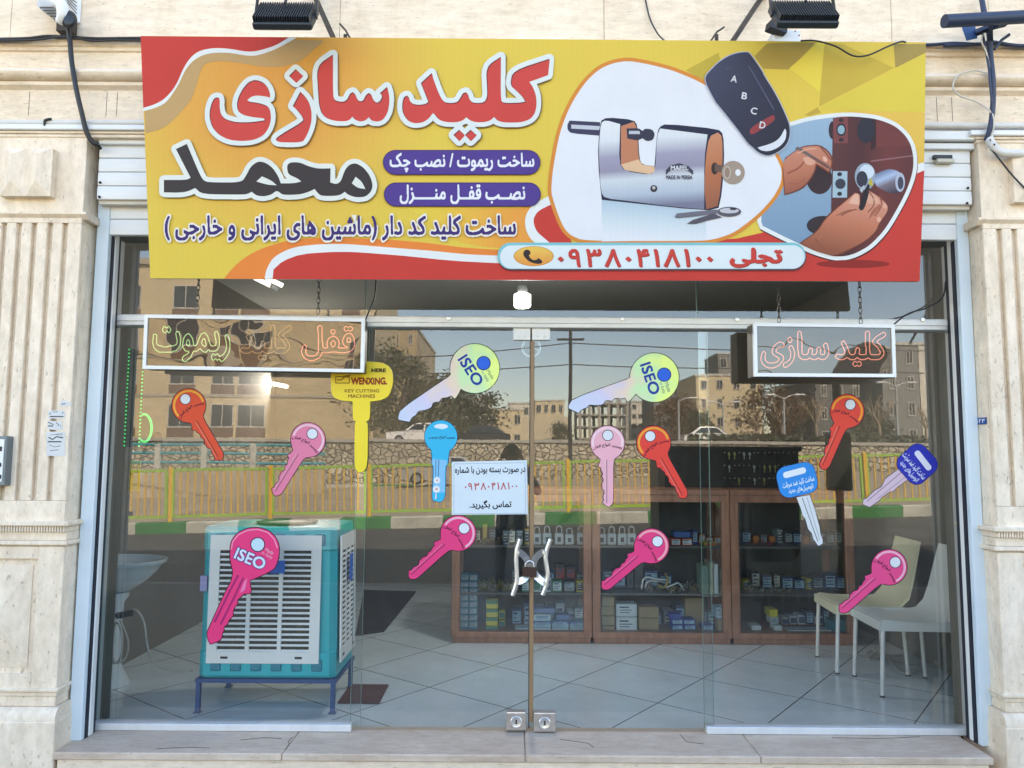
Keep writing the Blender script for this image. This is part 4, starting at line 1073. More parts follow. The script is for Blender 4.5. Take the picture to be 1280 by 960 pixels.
# box frame behind the print
b = MB().mat(mat('sign_box_metal', (.30, .30, .29), .6, .3)); q = [BP(*p)-BN*.0013 for p in (BL2, BR2, TR2, TL)]; bk = [p-BN*.035 for p in q]
b.loft([q, bk], cap=False); b.build('frame', None, ban)
b = MB().mat(mat('banner_back', (.045, .045, .042), .8)); b.poly([p-BN*.0002 for p in bk]); b.build('back_sheet', None, ban)
def art(name, parent=None, **k): return MB()
class Art:
    """one printed picture: flat layers of ink on the banner"""
    def __init__(s, k0): s.b = MB(); s.k = k0
    def put(s, c, *loops, k=None, step=True):
        s.b.mat(ink(*c) if isinstance(c, tuple) else c)
        kk = s.k if k is None else k
        s.b.sheet([list(l) for l in loops], lambda u, v: BP(u, v, kk))
        if step and k is None: s.k += 1
        return s
    def done(s, name, parent=None): return s.b.build(name, None, parent or ban, nrm=False)
def line(pts, w):
    """a stroke of width w along pts"""
    L_, R_ = [], []; n = len(pts)
    for i in range(n):
        a, c = pts[max(0, i-1)], pts[min(n-1, i+1)]; t = (c[0]-a[0], c[1]-a[1]); l = math.hypot(*t) or 1; nx, ny = -t[1]/l*w/2, t[0]/l*w/2
        L_.append((pts[i][0]+nx, pts[i][1]+ny)); R_.append((pts[i][0]-nx, pts[i][1]-ny))
    return L_+R_[::-1]
def grad_ink(name, stops, p0, p1, radial=None, rough=.55, soft=0.):
    """printed gradient between two banner points"""
    m, n, bs = nodes_of(name, rough); L = n.links; bs.inputs['Specular IOR Level'].default_value = .25
    tc = n.nodes.new('ShaderNodeTexCoord'); o = ORG[ban.name]
    a, c = BP(*p0)-o, BP(*p1)-o; d = c-a
    vm = n.nodes.new('ShaderNodeVectorMath'); vm.operation = 'SUBTRACT'; vm.inputs[1].default_value = a; L.new(tc.outputs['Object'], vm.inputs[0])
    if radial:
        ln = n.nodes.new('ShaderNodeVectorMath'); ln.operation = 'LENGTH'; L.new(vm.outputs[0], ln.inputs[0]); v = n.nodes.new('ShaderNodeMath'); v.operation = 'DIVIDE'; v.inputs[1].default_value = d.length; L.new(ln.outputs['Value'], v.inputs[0])
    else:
        dt = n.nodes.new('ShaderNodeVectorMath'); dt.operation = 'DOT_PRODUCT'; dt.inputs[1].default_value = d/d.length_squared; L.new(vm.outputs[0], dt.inputs[0]); v = n.nodes.new('ShaderNodeMath'); v.inputs[1].default_value = 0; L.new(dt.outputs['Value'], v.inputs[0])
    if soft:
        nz = n.nodes.new('ShaderNodeTexNoise'); nz.inputs['Scale'].default_value = 2.2; L.new(tc.outputs['Object'], nz.inputs[0]); ma = n.nodes.new('ShaderNodeMath'); ma.operation = 'MULTIPLY_ADD'; ma.inputs[1].default_value = soft; L.new(nz.outputs[0], ma.inputs[0]); L.new(v.outputs[0], ma.inputs[2]); v = ma
    rp = n.nodes.new('ShaderNodeValToRGB'); e = rp.color_ramp.elements
    while len(e) < len(stops): e.new(.5)
    for q, (p, c_) in zip(e, stops): q.position = p; q.color = (*[.84*h_ for h_ in srgb(*c_)], 1)
    L.new(v.outputs[0], rp.inputs[0])
    # faint weave of the printed cloth
    wv = n.nodes.new('ShaderNodeTexWave'); wv.inputs['Scale'].default_value = 11; wv.inputs['Distortion'].default_value = .4; L.new(tc.outputs['Object'], wv.inputs[0])
    mr = n.nodes.new('ShaderNodeMapRange'); mr.inputs[3].default_value = .985; mr.inputs[4].default_value = 1.0; L.new(wv.outputs[1], mr.inputs[0])
    mx = n.nodes.new('ShaderNodeMixRGB'); mx.blend_type = 'MULTIPLY'; mx.inputs[0].default_value = 1; L.new(rp.outputs[0], mx.inputs[1]); L.new(mr.outputs[0], mx.inputs[2]); L.new(mx.outputs[0], bs.inputs['Base Color'])
    return m
ORG2 = ORG
YEL = grad_ink('print_yellow_field', [(0, (228, 156, 70)), (.5, (230, 168, 76)), (.78, (229, 188, 80)), (1, (229, 199, 80))], (330, 90), (545, 200), radial=True, soft=.08)
REDC = (206, 62, 54); WHT = (232, 236, 236); ORA = (240, 136, 62)
a = Art(0)
inner = [(x+.0, y) for x, y in (TL, TR2, BR2, BL2)]
a.put(YEL, inner)
a.put(grad_ink('print_orange_patch', [(0, (238, 160, 70)), (1, (233, 205, 76))], (640, 290), (530, 262)), rnd([(560, 300), (520, 262), (480, 258), (676, 262), (690, 240), (700, 300), (680, 305), (620, 312)], 2))
tri = [[(959, 54), (1020, 53), (987, 87), (954, 86), (943, 70)], [(1117, 55), (1157, 55), (1157, 66), (1119, 85)], [(1031, 54), (1053, 55), (1117, 85), (1024, 133), (1025, 115)], [(857, 88), (898, 66), (901, 78), (884, 104)], [(1005, 144), (1022, 134), (1026, 141), (1012, 145)]]
for i, t_ in enumerate(tri): a.put([(178, 152, 74), (172, 148, 80), (206, 178, 70), (196, 172, 66), (200, 168, 68)][i], t_, step=(i == len(tri)-1))
a.put((238, 214, 82), [(1025, 116), (986, 86), (1022, 54), (1030, 54)], step=False); a.put((226, 202, 78), [(1119, 86), (1157, 67), (1156, 140), (1060, 138), (1026, 134)], step=False); a.put((232, 190, 86), [(1060, 139), (1156, 141), (1155, 205), (1146, 200), (1130, 160)])
TAN = [(405, 51), (390, 64), (375, 77.5), (352, 84), (330, 84), (302, 79), (274, 76), (257, 79), (251, 87), (246, 106), (240, 124), (223, 144), (206, 160), (182.5, 167), (179, 139), (200, 129), (260, 64), (320, 66), (371, 49)]
a.put((196, 160, 108), rnd([(176.5, 45)]+TAN[:14], 2, 75))
WB = [(371, 47.2), (345, 62), (321, 70), (309, 70), (287, 66), (268, 66), (253, 69), (240, 77), (231, 89), (223, 107), (208, 129), (192, 136), (179.5, 139), (176.2, 45.3)]
a.put(WHT, rnd(WB, 2, 70))
RC = [(361, 47), (345, 57), (322.5, 64), (309, 65), (287, 61), (268, 60), (251, 63), (240, 70), (230, 84), (220, 108), (206, 124), (193, 131), (179.3, 135), (176.1, 45.2)]
a.put(REDC, rnd(RC, 2, 70))
OR = [(280, 348.6), (291, 335), (307, 321), (331, 309), (359, 301), (389, 297.5), (430, 297), (470, 299), (507, 301), (545, 305), (582, 310), (640, 313), (700, 330), (700, 349)]
a.put(ORA, rnd(OR, 2, 60))
WH = [(331, 348.6), (333, 337), (342, 321), (366, 309), (401, 305), (435, 305), (470, 308), (507, 311), (545, 314), (582, 318), (620, 319.5), (700, 322), (700, 349)]
a.put(WHT, rnd(WH, 2, 60))
RD = [(341, 348.9), (342, 337), (354, 326), (377, 317.6), (413, 315), (440, 315), (470, 317), (507, 320), (564, 326), (620, 329), (660, 330), (720, 303), (900, 303), (1000, 280), (1090, 300), (1125, 250), (1141, 217), (1155, 213), (1149, 351.8)]
a.put(REDC, rnd(RD, 1, 40))
a.put(WHT, [(1139, 207), (1155.2, 203), (1155, 213), (1141, 219), (1136, 215)])
a.put(WHT, rnd([(686, 245), (665, 256), (656, 271), (657, 288), (664, 300), (672, 306), (692, 306), (700, 270)], 2, 50)).put(REDC, rnd([(688, 256), (672, 264), (666, 275), (670, 289), (684, 301), (690, 306), (716, 306), (700, 270)], 2, 50))
a.put((150, 40, 36), circ(1066, 330, 46, 5)); a.k += 1
a.done('printed_field')
# pictures ----------------------------------------------------------
OV = [(684, 240), (686.6, 210), (695, 165), (708, 131), (727, 101), (746, 83), (764, 75), (785, 71.6), (811, 76), (839, 83), (867, 94), (890, 106), (925, 132), (950, 160), (967, 183), (977, 200), (981.5, 212), (981, 229), (972, 247), (957, 265), (940, 280), (918, 296), (890, 305), (860, 306), (730, 306), (712, 299), (702.5, 290), (695, 275), (688, 255)]
OV = rnd(OV, 2, 80)
a = Art(16); a.put((222, 140, 60), OV); a.put((228, 231, 238), inset(OV, 4.6)); BODYG = grad_ink('print_lock_steel', [(0, (226, 230, 234)), (.18, (218, 224, 230)), (.38, (160, 158, 180)), (.55, (150, 146, 168)), (.66, (206, 214, 222)), (.85, (176, 190, 206)), (1, (120, 122, 146))], (800, 155), (806, 258))
a.put(grad_ink('print_lock_reflection', [(0, (178, 200, 216)), (.5, (206, 220, 228)), (1, (228, 231, 238))], (810, 256), (806, 300)), [(752, 250), (881, 264), (884, 300), (752, 302)])
a.put((58, 60, 88), rnd([(712, 151), (750, 153), (750, 170), (714, 167), (709.5, 163), (709, 156)], 1)).put((196, 200, 212), [(714, 156), (750, 158), (750, 163), (714, 161)])
body = [(751, 154), (757, 150.5), (775, 155.5), (773.5, 204), (781, 214), (812, 219), (819, 214), (821, 170), (825, 161), (884, 168.5), (880, 200), (880, 262), (835, 258), (790, 252), (756, 248), (751, 240), (748.5, 199), (749, 175)]
a.put((36, 40, 66), rnd([(749.5, 152), (759, 147), (792, 150), (797, 158), (799, 199), (803, 206), (818, 208), (821, 168), (824, 159), (832, 155), (897, 161.5), (904, 168), (905, 202), (902, 242), (898, 260), (883, 264), (752, 250), (747, 200)], 1))
a.put((196, 128, 96), rnd([(776, 158), (792, 152.5), (796, 160), (798, 199), (802, 205), (776, 207)], 1)).put((226, 186, 150), [(776, 206), (798, 199.5), (803, 206), (818, 208.5), (818, 215), (812, 218), (781, 213)])
a.put(BODYG, rnd(body, 1)); a.put(grad_ink('print_copper', [(0, (206, 140, 104)), (.5, (186, 112, 76)), (1, (150, 92, 70))], (884, 168), (900, 262)), rnd([(886, 171), (897, 166), (902.5, 171), (903, 201), (900, 241), (896.5, 258), (882.5, 262), (880, 235), (881.5, 200)], 1))
a.put((52, 52, 72), rnd([(783, 161), (798, 160.5), (803, 164), (806, 161), (815, 162), (818.5, 168), (816, 175.5), (808, 177), (803, 173), (797, 176), (784, 173.5)], 1)).put((190, 194, 206), [(786, 164), (799, 164), (800, 168), (786, 168)])
a.put((60, 56, 66), circ(817, 236, 4.4)).put((190, 186, 184), circ(817, 235, 2))
a.put((58, 40, 40), circ(893, 211, 4.2, 7.5)).put((104, 82, 74), [(893, 205), (906, 208), (906, 217), (893, 214)]).put((164, 146, 132), circ(916, 216, 14.5)).put((228, 231, 238), circ(922, 216, 3.4, 4.2))
a.put((196, 184, 172), circ(908.5, 216, 4.5, 8)).put((150, 128, 112), circ(908.5, 216, 3.2, 6.6))
a.put((90, 88, 100), circ(911, 265, 15, 6.2)).put((196, 196, 204), circ(911, 263.6, 12, 3.4)).put((60, 58, 66), circ(916, 261.4, 4.4, 1.6)).put((112, 110, 124), [(843, 271), (846, 267), (896, 262), (898, 267), (866, 271), (846, 273)]).put((88, 84, 96), [(858, 280), (866, 275), (892, 267), (902, 272), (884, 276), (870, 280)])
a.put((62, 62, 84), [(832, 213), (838, 207), (849, 204.5), (860, 208), (866, 214), (866, 219), (860, 214), (849, 210.5), (838, 213), (832, 219)]).put((214, 218, 224), *fit(text_loops('MAFEL', .03), 838, 860, 207.5, 213))
a.put((70, 70, 92), *fit(text_loops('MADE IN PERSIA', .03), 832, 865, 219.5, 224.5))
a.done('padlock_picture')
REM = rnd(Tr(860, 40, 4, [(82, 240), (92, 215), (112, 193), (150, 155), (195, 125), (245, 108), (292, 103), (305, 110), (330, 142), (372, 205), (374, 216), (440, 320), (500, 450), (508, 500), (500, 545), (480, 578), (440, 607), (395, 622), (350, 605), (318, 575), (300, 562), (240, 480), (148, 365), (138, 355), (100, 285)]), 2, 70)
a = Art(42); a.put((178, 184, 206), grow_loops([REM], 1.2)[0]); a.put(grad_ink('print_remote', [(0, (64, 68, 92)), (.5, (48, 50, 72)), (1, (36, 38, 54))], (885, 90), (975, 175)), REM)
a.put((218, 222, 232), rnd(Tr(860, 40, 4, [(345, 580), (415, 560), (455, 535), (482, 485), (490, 500), (484, 545), (450, 580), (400, 600), (360, 594)]), 2)).put((150, 62, 66), rnd(Tr(860, 40, 4, [(305, 497), (318, 476), (420, 415), (432, 424), (430, 448), (330, 512), (310, 514)]), 2, 80))
for ch, x, y, w_ in (('A', 228, 237, 30), ('B', 280, 322, 28), ('C', 327, 397, 32), ('D', 370, 468, 30)):
    px, py = 860+x/4, 40+y/4; a.put((214, 216, 224), *rot(fit(text_loops(ch, .02), px-w_/8, px+w_/8, py-4.3, py+4.3), R(10), px, py), step=False)
a.k += 1; a.put((84, 86, 112), Tr(860, 40, 4, [(298, 175), (304, 172), (430, 390), (425, 394)]), Tr(860, 40, 4, [(185, 188), (208, 176), (208, 180), (188, 192)]))
a.done('remote_picture')
PO = [(972, 158), (987.5, 152.6), (1011.6, 145.8), (1042, 141.5), (1066.6, 140.6), (1097, 144), (1120, 152.7), (1135, 166), (1143, 180), (1146.5, 197), (1146, 212), (1142, 228), (1135, 245.5), (1123, 268), (1109, 291), (1090, 311), (1071, 321.5), (1056, 325.6), (1041, 325.6), (1015, 318), (996, 309), (968, 295.6), (940, 281)]
PO = rnd(PO, 2, 80)
a = Art(12); a.put((90, 40, 40), [(x+.6, y+2) for x, y in PO], k=11); a.put(WHT, PO); PI = inset(PO, 5); a.put(grad_ink('print_blue_back', [(0, (150, 180, 204)), (1, (120, 152, 180))], (1000, 150), (1010, 300)), PI)
def cp(k_, c, pts, r=1): 
    q = clip(rnd(pts, r), PI)
    if q: a.put(c, q, step=k_)
T4 = lambda p: Tr(960, 120, 5.818, p)
T5 = lambda p: Tr(940, 200, 5.333, p)
cp(0, (52, 40, 48), circ(1040, 163, 4.5, 11)); cp(1, (56, 40, 46), circ(1024, 224, 16, 19))
cp(1, (52, 42, 48), circ(1028, 282, 20, 12))
cp(1, grad_ink('print_door', [(0, (92, 50, 52)), (.3, (78, 42, 46)), (.6, (112, 54, 54)), (1, (86, 44, 48))], (1042, 200), (1150, 215)), [(1041, 138), (1160, 138), (1160, 330), (1037, 330)], 0)
cp(0, (116, 58, 58), T4([(785, 150), (1060, 150), (1060, 365), (785, 372)]), 0); cp(0, (128, 68, 70), T4([(470, 150), (580, 150), (578, 345), (475, 345)]), 0); cp(1, (60, 34, 40), T4([(745, 150), (780, 150), (782, 372), (745, 400)]), 0)
cp(0, (146, 98, 104), T4([(745, 470), (1055, 430), (1055, 440), (745, 482)]), 0); cp(0, (44, 44, 58), circ(1082, 163, 11, 16)); cp(0, (54, 40, 44), circ(1051, 150.5, 3, 2.4)); cp(0, (44, 40, 46), circ(1051, 175, 3, 2.4)); cp(1, (40, 40, 50), circ(1051, 162.5, 6, 8))
cp(0, (140, 176, 190), circ(1051, 162.5, 4.4, 5.6)); cp(1, (164, 190, 204), T4([(470, 548), (575, 548), (572, 740), (466, 740)]), 0)
cp(0, (60, 62, 76), circ(1050, 230, 6.5, 6.5)); cp(0, (44, 44, 56), circ(1049, 218, 3, 2.6)); cp(0, (44, 44, 56), circ(1049, 242.5, 3, 2.6)); cp(1, (150, 166, 184), circ(1081, 221, 13, 17))
cp(1, (206, 220, 232), circ(1083, 215, 9, 9)); cp(1, (52, 54, 70), circ(1077, 224, 7, 10)); cp(1, grad_ink('print_knob', [(0, (84, 96, 130)), (.35, (170, 190, 222)), (.6, (120, 110, 122)), (1, (66, 60, 76))], (1100, 213), (1112, 243)), T4([(775, 570), (830, 545), (880, 532), (940, 545), (985, 590), (992, 640), (975, 690), (930, 712), (870, 706), (820, 680), (775, 650)]), 2)
cp(1, (176, 186, 206), circ(1124.5, 228, 6, 12)); cp(1, (70, 70, 88), circ(1125, 229, 3.6, 8)); cp(1, (196, 180, 70), T4([(725, 640), (745, 595), (760, 640), (755, 660)]), 0)
SK1 = grad_ink('print_hand', [(0, (206, 140, 118)), (.5, (190, 118, 92)), (1, (146, 82, 64))], (1000, 180), (1010, 245)); SK2 = grad_ink('print_hand_low', [(0, (214, 148, 126)), (.45, (196, 120, 92)), (1, (148, 84, 62))], (1060, 245), (1045, 315))
cp(1, (120, 62, 54), T4([(100, 468), (200, 396), (252, 364), (372, 354), (436, 398), (470, 452), (464, 526), (440, 566), (396, 536), (352, 508), (336, 566), (274, 660), (200, 700), (116, 724)]), 1)
cp(1, SK1, T4([(104, 472), (200, 402), (255, 372), (368, 362), (425, 405), (460, 455), (455, 515), (436, 552), (400, 522), (345, 492), (330, 556), (268, 648), (200, 688), (122, 714), (110, 560)]), 2)
cp(0, (228, 178, 160), T4([(392, 446), (412, 440), (430, 470), (420, 484), (402, 476)]), 2); cp(0, (222, 164, 140), T4([(252, 452), (300, 440), (338, 462), (340, 492), (300, 510), (262, 490)]), 2); cp(1, (150, 86, 70), T4([(135, 560), (220, 520), (262, 470), (268, 478), (230, 530), (140, 572)]), 1)
cp(1, (110, 96, 96), T4([(195, 382), (215, 370), (440, 508), (452, 530), (430, 530)]), 0)
cp(1, (112, 56, 46), T5([(300, 566), (428, 474), (474, 398), (536, 334), (680, 214), (718, 228), (724, 330), (764, 196), (844, 236), (910, 296), (906, 352), (846, 434), (836, 474), (764, 546), (604, 628), (540, 648), (446, 628)]), 1)
cp(1, SK2, T5([(312, 564), (432, 482), (482, 402), (542, 342), (640, 262), (682, 222), (712, 232), (718, 332), (742, 300), (772, 204), (838, 244), (902, 302), (898, 348), (838, 428), (828, 468), (758, 538), (600, 618), (540, 640), (450, 618)]), 2)
cp(0, (230, 178, 156), T5([(668, 240), (700, 224), (712, 262), (706, 300), (670, 296), (640, 290)]), 2); cp(0, (222, 166, 142), T5([(772, 214), (830, 244), (846, 286), (800, 300), (760, 280)]), 2); cp(0, (160, 94, 74), T5([(545, 380), (590, 350), (650, 330), (720, 332), (650, 342), (596, 362)]), 1); cp(0, (172, 102, 80), T5([(800, 330), (848, 296), (852, 320), (770, 400)]), 1); cp(1, (150, 86, 66), T5([(420, 520), (450, 560), (500, 600), (490, 602), (440, 570), (412, 528)]), 1)
for q_, c_ in (([(770, 205), (812, 262), (806, 310), (768, 350)], (150, 88, 70)), ([(846, 242), (864, 290), (848, 332), (812, 376)], (150, 88, 70)), ([(690, 330), (640, 345), (590, 372)], (150, 88, 70)), ([(480, 440), (470, 490), (440, 530)], (176, 106, 82))): cp(0, c_, T5(line(q_, 9)), 1)
for q_ in (circ(816, 262, 16, 11), circ(880, 308, 13, 17), circ(842, 398, 15, 18)): cp(0, (226, 170, 146), T5(q_), 0)
for q_, c_ in (([(300, 444), (372, 478), (436, 524)], (136, 76, 62)), ([(372, 366), (420, 420), (456, 470)], (136, 76, 62)), ([(210, 420), (280, 388), (350, 384)], (226, 166, 142)), ([(150, 640), (220, 640), (270, 600)], (160, 94, 76))): cp(0, c_, T4(line(q_, 9)), 1)
cp(1, (40, 34, 42), T5([(712, 330), (706, 318), (742, 210), (770, 160), (782, 172), (772, 240), (745, 326), (725, 340)]), 1); cp(1, (180, 186, 200), T5([(712, 200), (740, 170), (752, 178), (728, 222)]), 0)
a.done('locksmith_picture')
# lettering ---------------------------------------------------------
T1 = lambda p: rnd(Tr(240, 40, 5.3333, p), 2)
T2 = lambda p: rnd(Tr(470, 40, 5.3333, p), 2)
T3 = lambda p: rnd(Tr(190, 150, 4.2667, p), 2)
o2 = 230*5.3333
key_ = [T1([(165, 440), (185, 442), (190, 462), (188, 500), (196, 550), (225, 585), (300, 606), (400, 605), (490, 592), (482, 577), (400, 570), (340, 555), (310, 530), (303, 490), (312, 440), (345, 378), (385, 335), (430, 322), (480, 340), (510, 375), (525, 415), (522, 440), (490, 432), (430, 425), (395, 435), (372, 455), (382, 468), (440, 475), (500, 492), (525, 520), (531, 580), (515, 640), (480, 690), (420, 720), (340, 730), (250, 722), (185, 690), (140, 640), (122, 580), (122, 530), (135, 480), (150, 450)]),
    T1([(725, 402), (755, 430), (785, 475), (800, 530), (800, 590), (785, 650), (760, 705), (735, 738), (580, 738), (562, 722), (570, 705), (640, 660), (710, 620), (745, 592), (740, 570), (700, 520), (675, 498)]), T1([(695, 252), (743, 297), (697, 342), (650, 297)]),
    T1([(942, 155), (942, 430), (955, 458), (985, 468), (1020, 468), (1040, 450), (1055, 415), (1075, 405), (1092, 420), (1105, 455), (1125, 468), (1145, 460), (1160, 425), (1180, 410), (1198, 420), (1210, 455), (1230, 476), (o2+25, 470), (o2+42, 440), (o2+40, 425), (o2+28, 412), (o2+75, 370), (o2+90, 420), (o2+90, 480), (o2+78, 540), (o2+50, 585), (o2+15, 600), (1210, 597), (1195, 590), (1180, 568), (1165, 585), (1140, 598), (1110, 598), (1085, 585), (1070, 565), (1055, 585), (1030, 597), (960, 597), (900, 580), (865, 545), (850, 490), (845, 430), (833, 230)]),
    T2([(912, 262), (1155, 183), (1145, 290), (1020, 335), (1045, 370), (1065, 420), (1070, 480), (1060, 540), (1030, 580), (980, 600), (940, 606), (850, 606), (810, 595), (785, 568), (765, 590), (720, 604), (660, 604), (625, 592), (600, 570), (580, 590), (540, 604), (470, 604), (420, 590), (380, 540), (350, 580), (310, 605), (260, 612), (220, 600), (190, 565), (175, 520), (178, 465), (190, 435), (210, 428), (222, 440), (228, 465), (245, 482), (280, 490), (330, 485), (350, 470), (300, 345), (372, 278), (385, 320), (410, 390), (440, 455), (465, 475), (510, 478), (545, 470), (565, 440), (580, 412), (600, 405), (615, 420), (625, 455), (645, 475), (690, 478), (725, 470), (740, 440), (742, 400), (733, 235), (832, 170), (830, 455), (850, 478), (960, 475), (995, 468), (975, 435), (935, 395), (893, 358)]),
    T2([(555, 655), (592, 690), (555, 730), (517, 690)]), T2([(631, 655), (671, 690), (631, 730), (594, 690)])]
mo = [T3([(132, 158), (190, 130), (262, 300), (285, 330), (330, 335), (480, 335), (505, 300), (530, 250), (570, 222), (610, 230), (650, 260), (680, 310), (690, 340), (760, 340), (800, 330), (775, 312), (728, 292), (722, 245), (740, 228), (790, 228), (840, 250), (890, 262), (955, 260), (953, 335), (985, 345), (1010, 330), (1030, 270), (1055, 240), (1090, 232), (1130, 255), (1165, 300), (1180, 350), (1170, 385), (1140, 412), (1090, 415), (1050, 402), (1030, 385), (1010, 400), (980, 407), (905, 407), (885, 390), (870, 370), (840, 385), (790, 400), (700, 402), (680, 385), (665, 380), (640, 400), (600, 410), (560, 405), (535, 385), (510, 398), (470, 400), (270, 398), (235, 365), (190, 385), (140, 390), (68, 388), (68, 322), (190, 322), (210, 310)])]
moh = [T3([(560, 330), (590, 303), (640, 325), (668, 350), (620, 348)]), T3([(1068, 340), (1088, 305), (1120, 330), (1140, 370), (1100, 365)])]
a = Art(50)
a.put((122, 96, 60), *[[(x+.9, y+.9) for x, y in l] for l in grow_loops(key_, 6.4)]); a.put((222, 231, 230), *grow_loops(key_, 6.2)); a.put((112, 44, 50), *key_); a.put((212, 72, 66), *[[(x+.7, y+.8) for x, y in inset(l, .5)] for l in key_])
a.done('title_lettering')
a = Art(50)
g = grow_loops(mo, 6.); a.put((120, 108, 60), *[[(x+.8, y+.8) for x, y in l] for l in g]); a.put((228, 232, 226), *g); a.put((58, 52, 54), mo[0], *moh)
a.done('name_lettering')
for i, (s, y0, y1, x0, x1, tx0, tx1, ty0, ty1) in enumerate((('ساخت ریموت / نصب چک', 188, 219, 479, 675.5, 487.5, 668, 191.5, 216), ('نصــب قفــل منـــــزل', 228.5, 258.5, 480.2, 676, 500, 656.5, 231, 255.5))):
    a = Art(50); a.put((66, 40, 96), pill(x0, x1, y0, y1)); a.put((80, 58, 142), pill(x0+1, x1-1, y0+1, y1-1)); L_ = text_loops(s, .034); a.put((232, 234, 240), *fit(L_, tx0, tx1, ty0, ty1)); a.done('service_pill')
a = Art(50); s = 'ساخت کلید کد دار (ماشین های ایرانی و خارجی )'; L0, L1 = text_loops(s, .036), text_loops(s, .036, .075)
a.put((238, 232, 222), *fit(L1, 207, 645, 269.5, 301, L0)); a.put((62, 44, 112), *fit(L0, 207, 645, 269.5, 301)); a.done('service_lettering')
a = Art(50); a.put((104, 60, 70), pill(622.5, 1006.8, 305, 338.6)); a.put((120, 196, 206), pill(622, 1006, 303.6, 336.5)); a.put((222, 233, 237), pill(625, 1005, 307, 336)); a.put((222, 233, 237), pill(628, 1004, 308, 336))
a.put((206, 140, 60), circ(667, 320.5, 25, 12.5)); a.put(grad_ink('print_phone_disc', [(0, (238, 196, 92)), (1, (232, 146, 70))], (667, 309), (667, 333)), circ(667, 320.5, 24, 11.8))
hs = Tr(470, 170, 5.3333, [(980, 790), (985, 768), (1005, 757), (1025, 765), (1032, 785), (1018, 798), (1030, 818), (1050, 830), (1072, 826), (1082, 815), (1108, 832), (1108, 848), (1085, 855), (1050, 850), (1015, 835), (992, 812)])
a.put((48, 40, 44), rnd(hs, 2, 75))
L_ = text_loops('۰۹۳۸۰۴۱۸۱۰۰', .028); a.put((150, 44, 44), *[[(x+.5, y+.5) for x, y in l] for l in fit(L_, 697, 890.5, 312, 334.5)]); a.put((208, 66, 58), *fit(L_, 697, 890, 311.5, 334))
L_ = text_loops('تجلی', .045); a.put((150, 44, 44), *[[(x+.5, y+.5) for x, y in l] for l in fit(L_, 911, 977.5, 310, 335)]); a.put((208, 66, 58), *fit(L_, 911, 977, 309.6, 334.6)); a.done('phone_number_strip')

# stays holding the banner and the lamps over it
def top_on(px, back=0.): return BP(px, 49, 0)-BN*(.062+back)
st = thing('banner_stay', 'thin brown iron stay with a flat bar, left one holding the banner top', 'bracket', tuple(top_on(430)))
b = MB().mat(IRON); b.bar(top_on(434)+Vector((0, 0, -.15)), P(390, -12, -.245), .016, .022); b.bar(top_on(428)+Vector((0, 0, -.1)), top_on(428)+Vector((0, .0, .05)), .016, .012); b.tube([P(440, 52, -.5), P(432, 38, -.45), P(425, 30, -.4)], .005, 6); b.build('bars', None, st)
st = thing('banner_stay', 'thin brown iron stay, right one holding the banner top', 'bracket', tuple(top_on(900)))
b = MB().mat(IRON); b.bar(top_on(893)+Vector((0, 0, -.15)), P(955, -8, -.245), .016, .022); b.bar(top_on(900)+Vector((0, 0, -.1)), top_on(900)+Vector((0, .0, .05)), .016, .012); b.tube([P(888, 52, -.5), P(896, 40, -.45), P(905, 34, -.4)], .005, 6); b.build('bars', None, st)

# ------------------------------------------------------------------ key stickers on the glass
YS = -.0052                                     # outer face of the door glass, 1 mm in front
class Sticker:
    def __init__(s, label, group='key stickers on the shop glass', y=YS, name='key_sticker', cat='sticker', px0=600):
        y = y if cat != 'sticker' or y < -.1 or 450 < px0 < 880 else .0108; s.t = thing(name, label, cat, (0, 0, 0), group); s.y = y; s.k = 0; s.b = None; s.org = None
    def put(s, c, *loops, name=None, step=True):
        m = ink(*c) if isinstance(c, tuple) else c
        if s.org is None:
            xs = [p[0] for l in loops for p in l]; ys = [p[1] for l in loops for p in l]
            s.org = P((min(xs)+max(xs))/2, max(ys), s.y); s.t.location = s.org; ORG[s.t.name] = Vector(s.org)
        s.b = s.b or MB(); s.b.mat(m); k = s.k
        s.b.sheet([list(l) for l in loops], lambda u, v: P(u, v, s.y-.00016*k))
        if step: s.k += 1
        if name: s.end(name)
        return s
    def end(s, name): s.b.build(name, None, s.t, nrm=False); s.b = None; return s
def place(loops, c0, t0, c1, t1):
    """move canonical outlines (head centre c0, blade tip t0) onto head c1, tip t1 without mirroring"""
    a0 = math.atan2(t0[1]-c0[1], t0[0]-c0[0]); a1 = math.atan2(t1[1]-c1[1], t1[0]-c1[0]); k = math.hypot(t1[0]-c1[0], t1[1]-c1[1])/math.hypot(t0[0]-c0[0], t0[1]-c0[1])
    c, s = math.cos(a1-a0)*k, math.sin(a1-a0)*k
    return [[(c1[0]+(x-c0[0])*c-(y-c0[1])*s, c1[1]+(x-c0[0])*s+(y-c0[1])*c) for x, y in l] for l in loops]
def head_arc(cx, cy, r, a0, a1, n=40): return [(cx+r*math.cos(R(a0+(a1-a0)*i/n)), cy+r*math.sin(R(a0+(a1-a0)*i/n))) for i in range(n+1)]
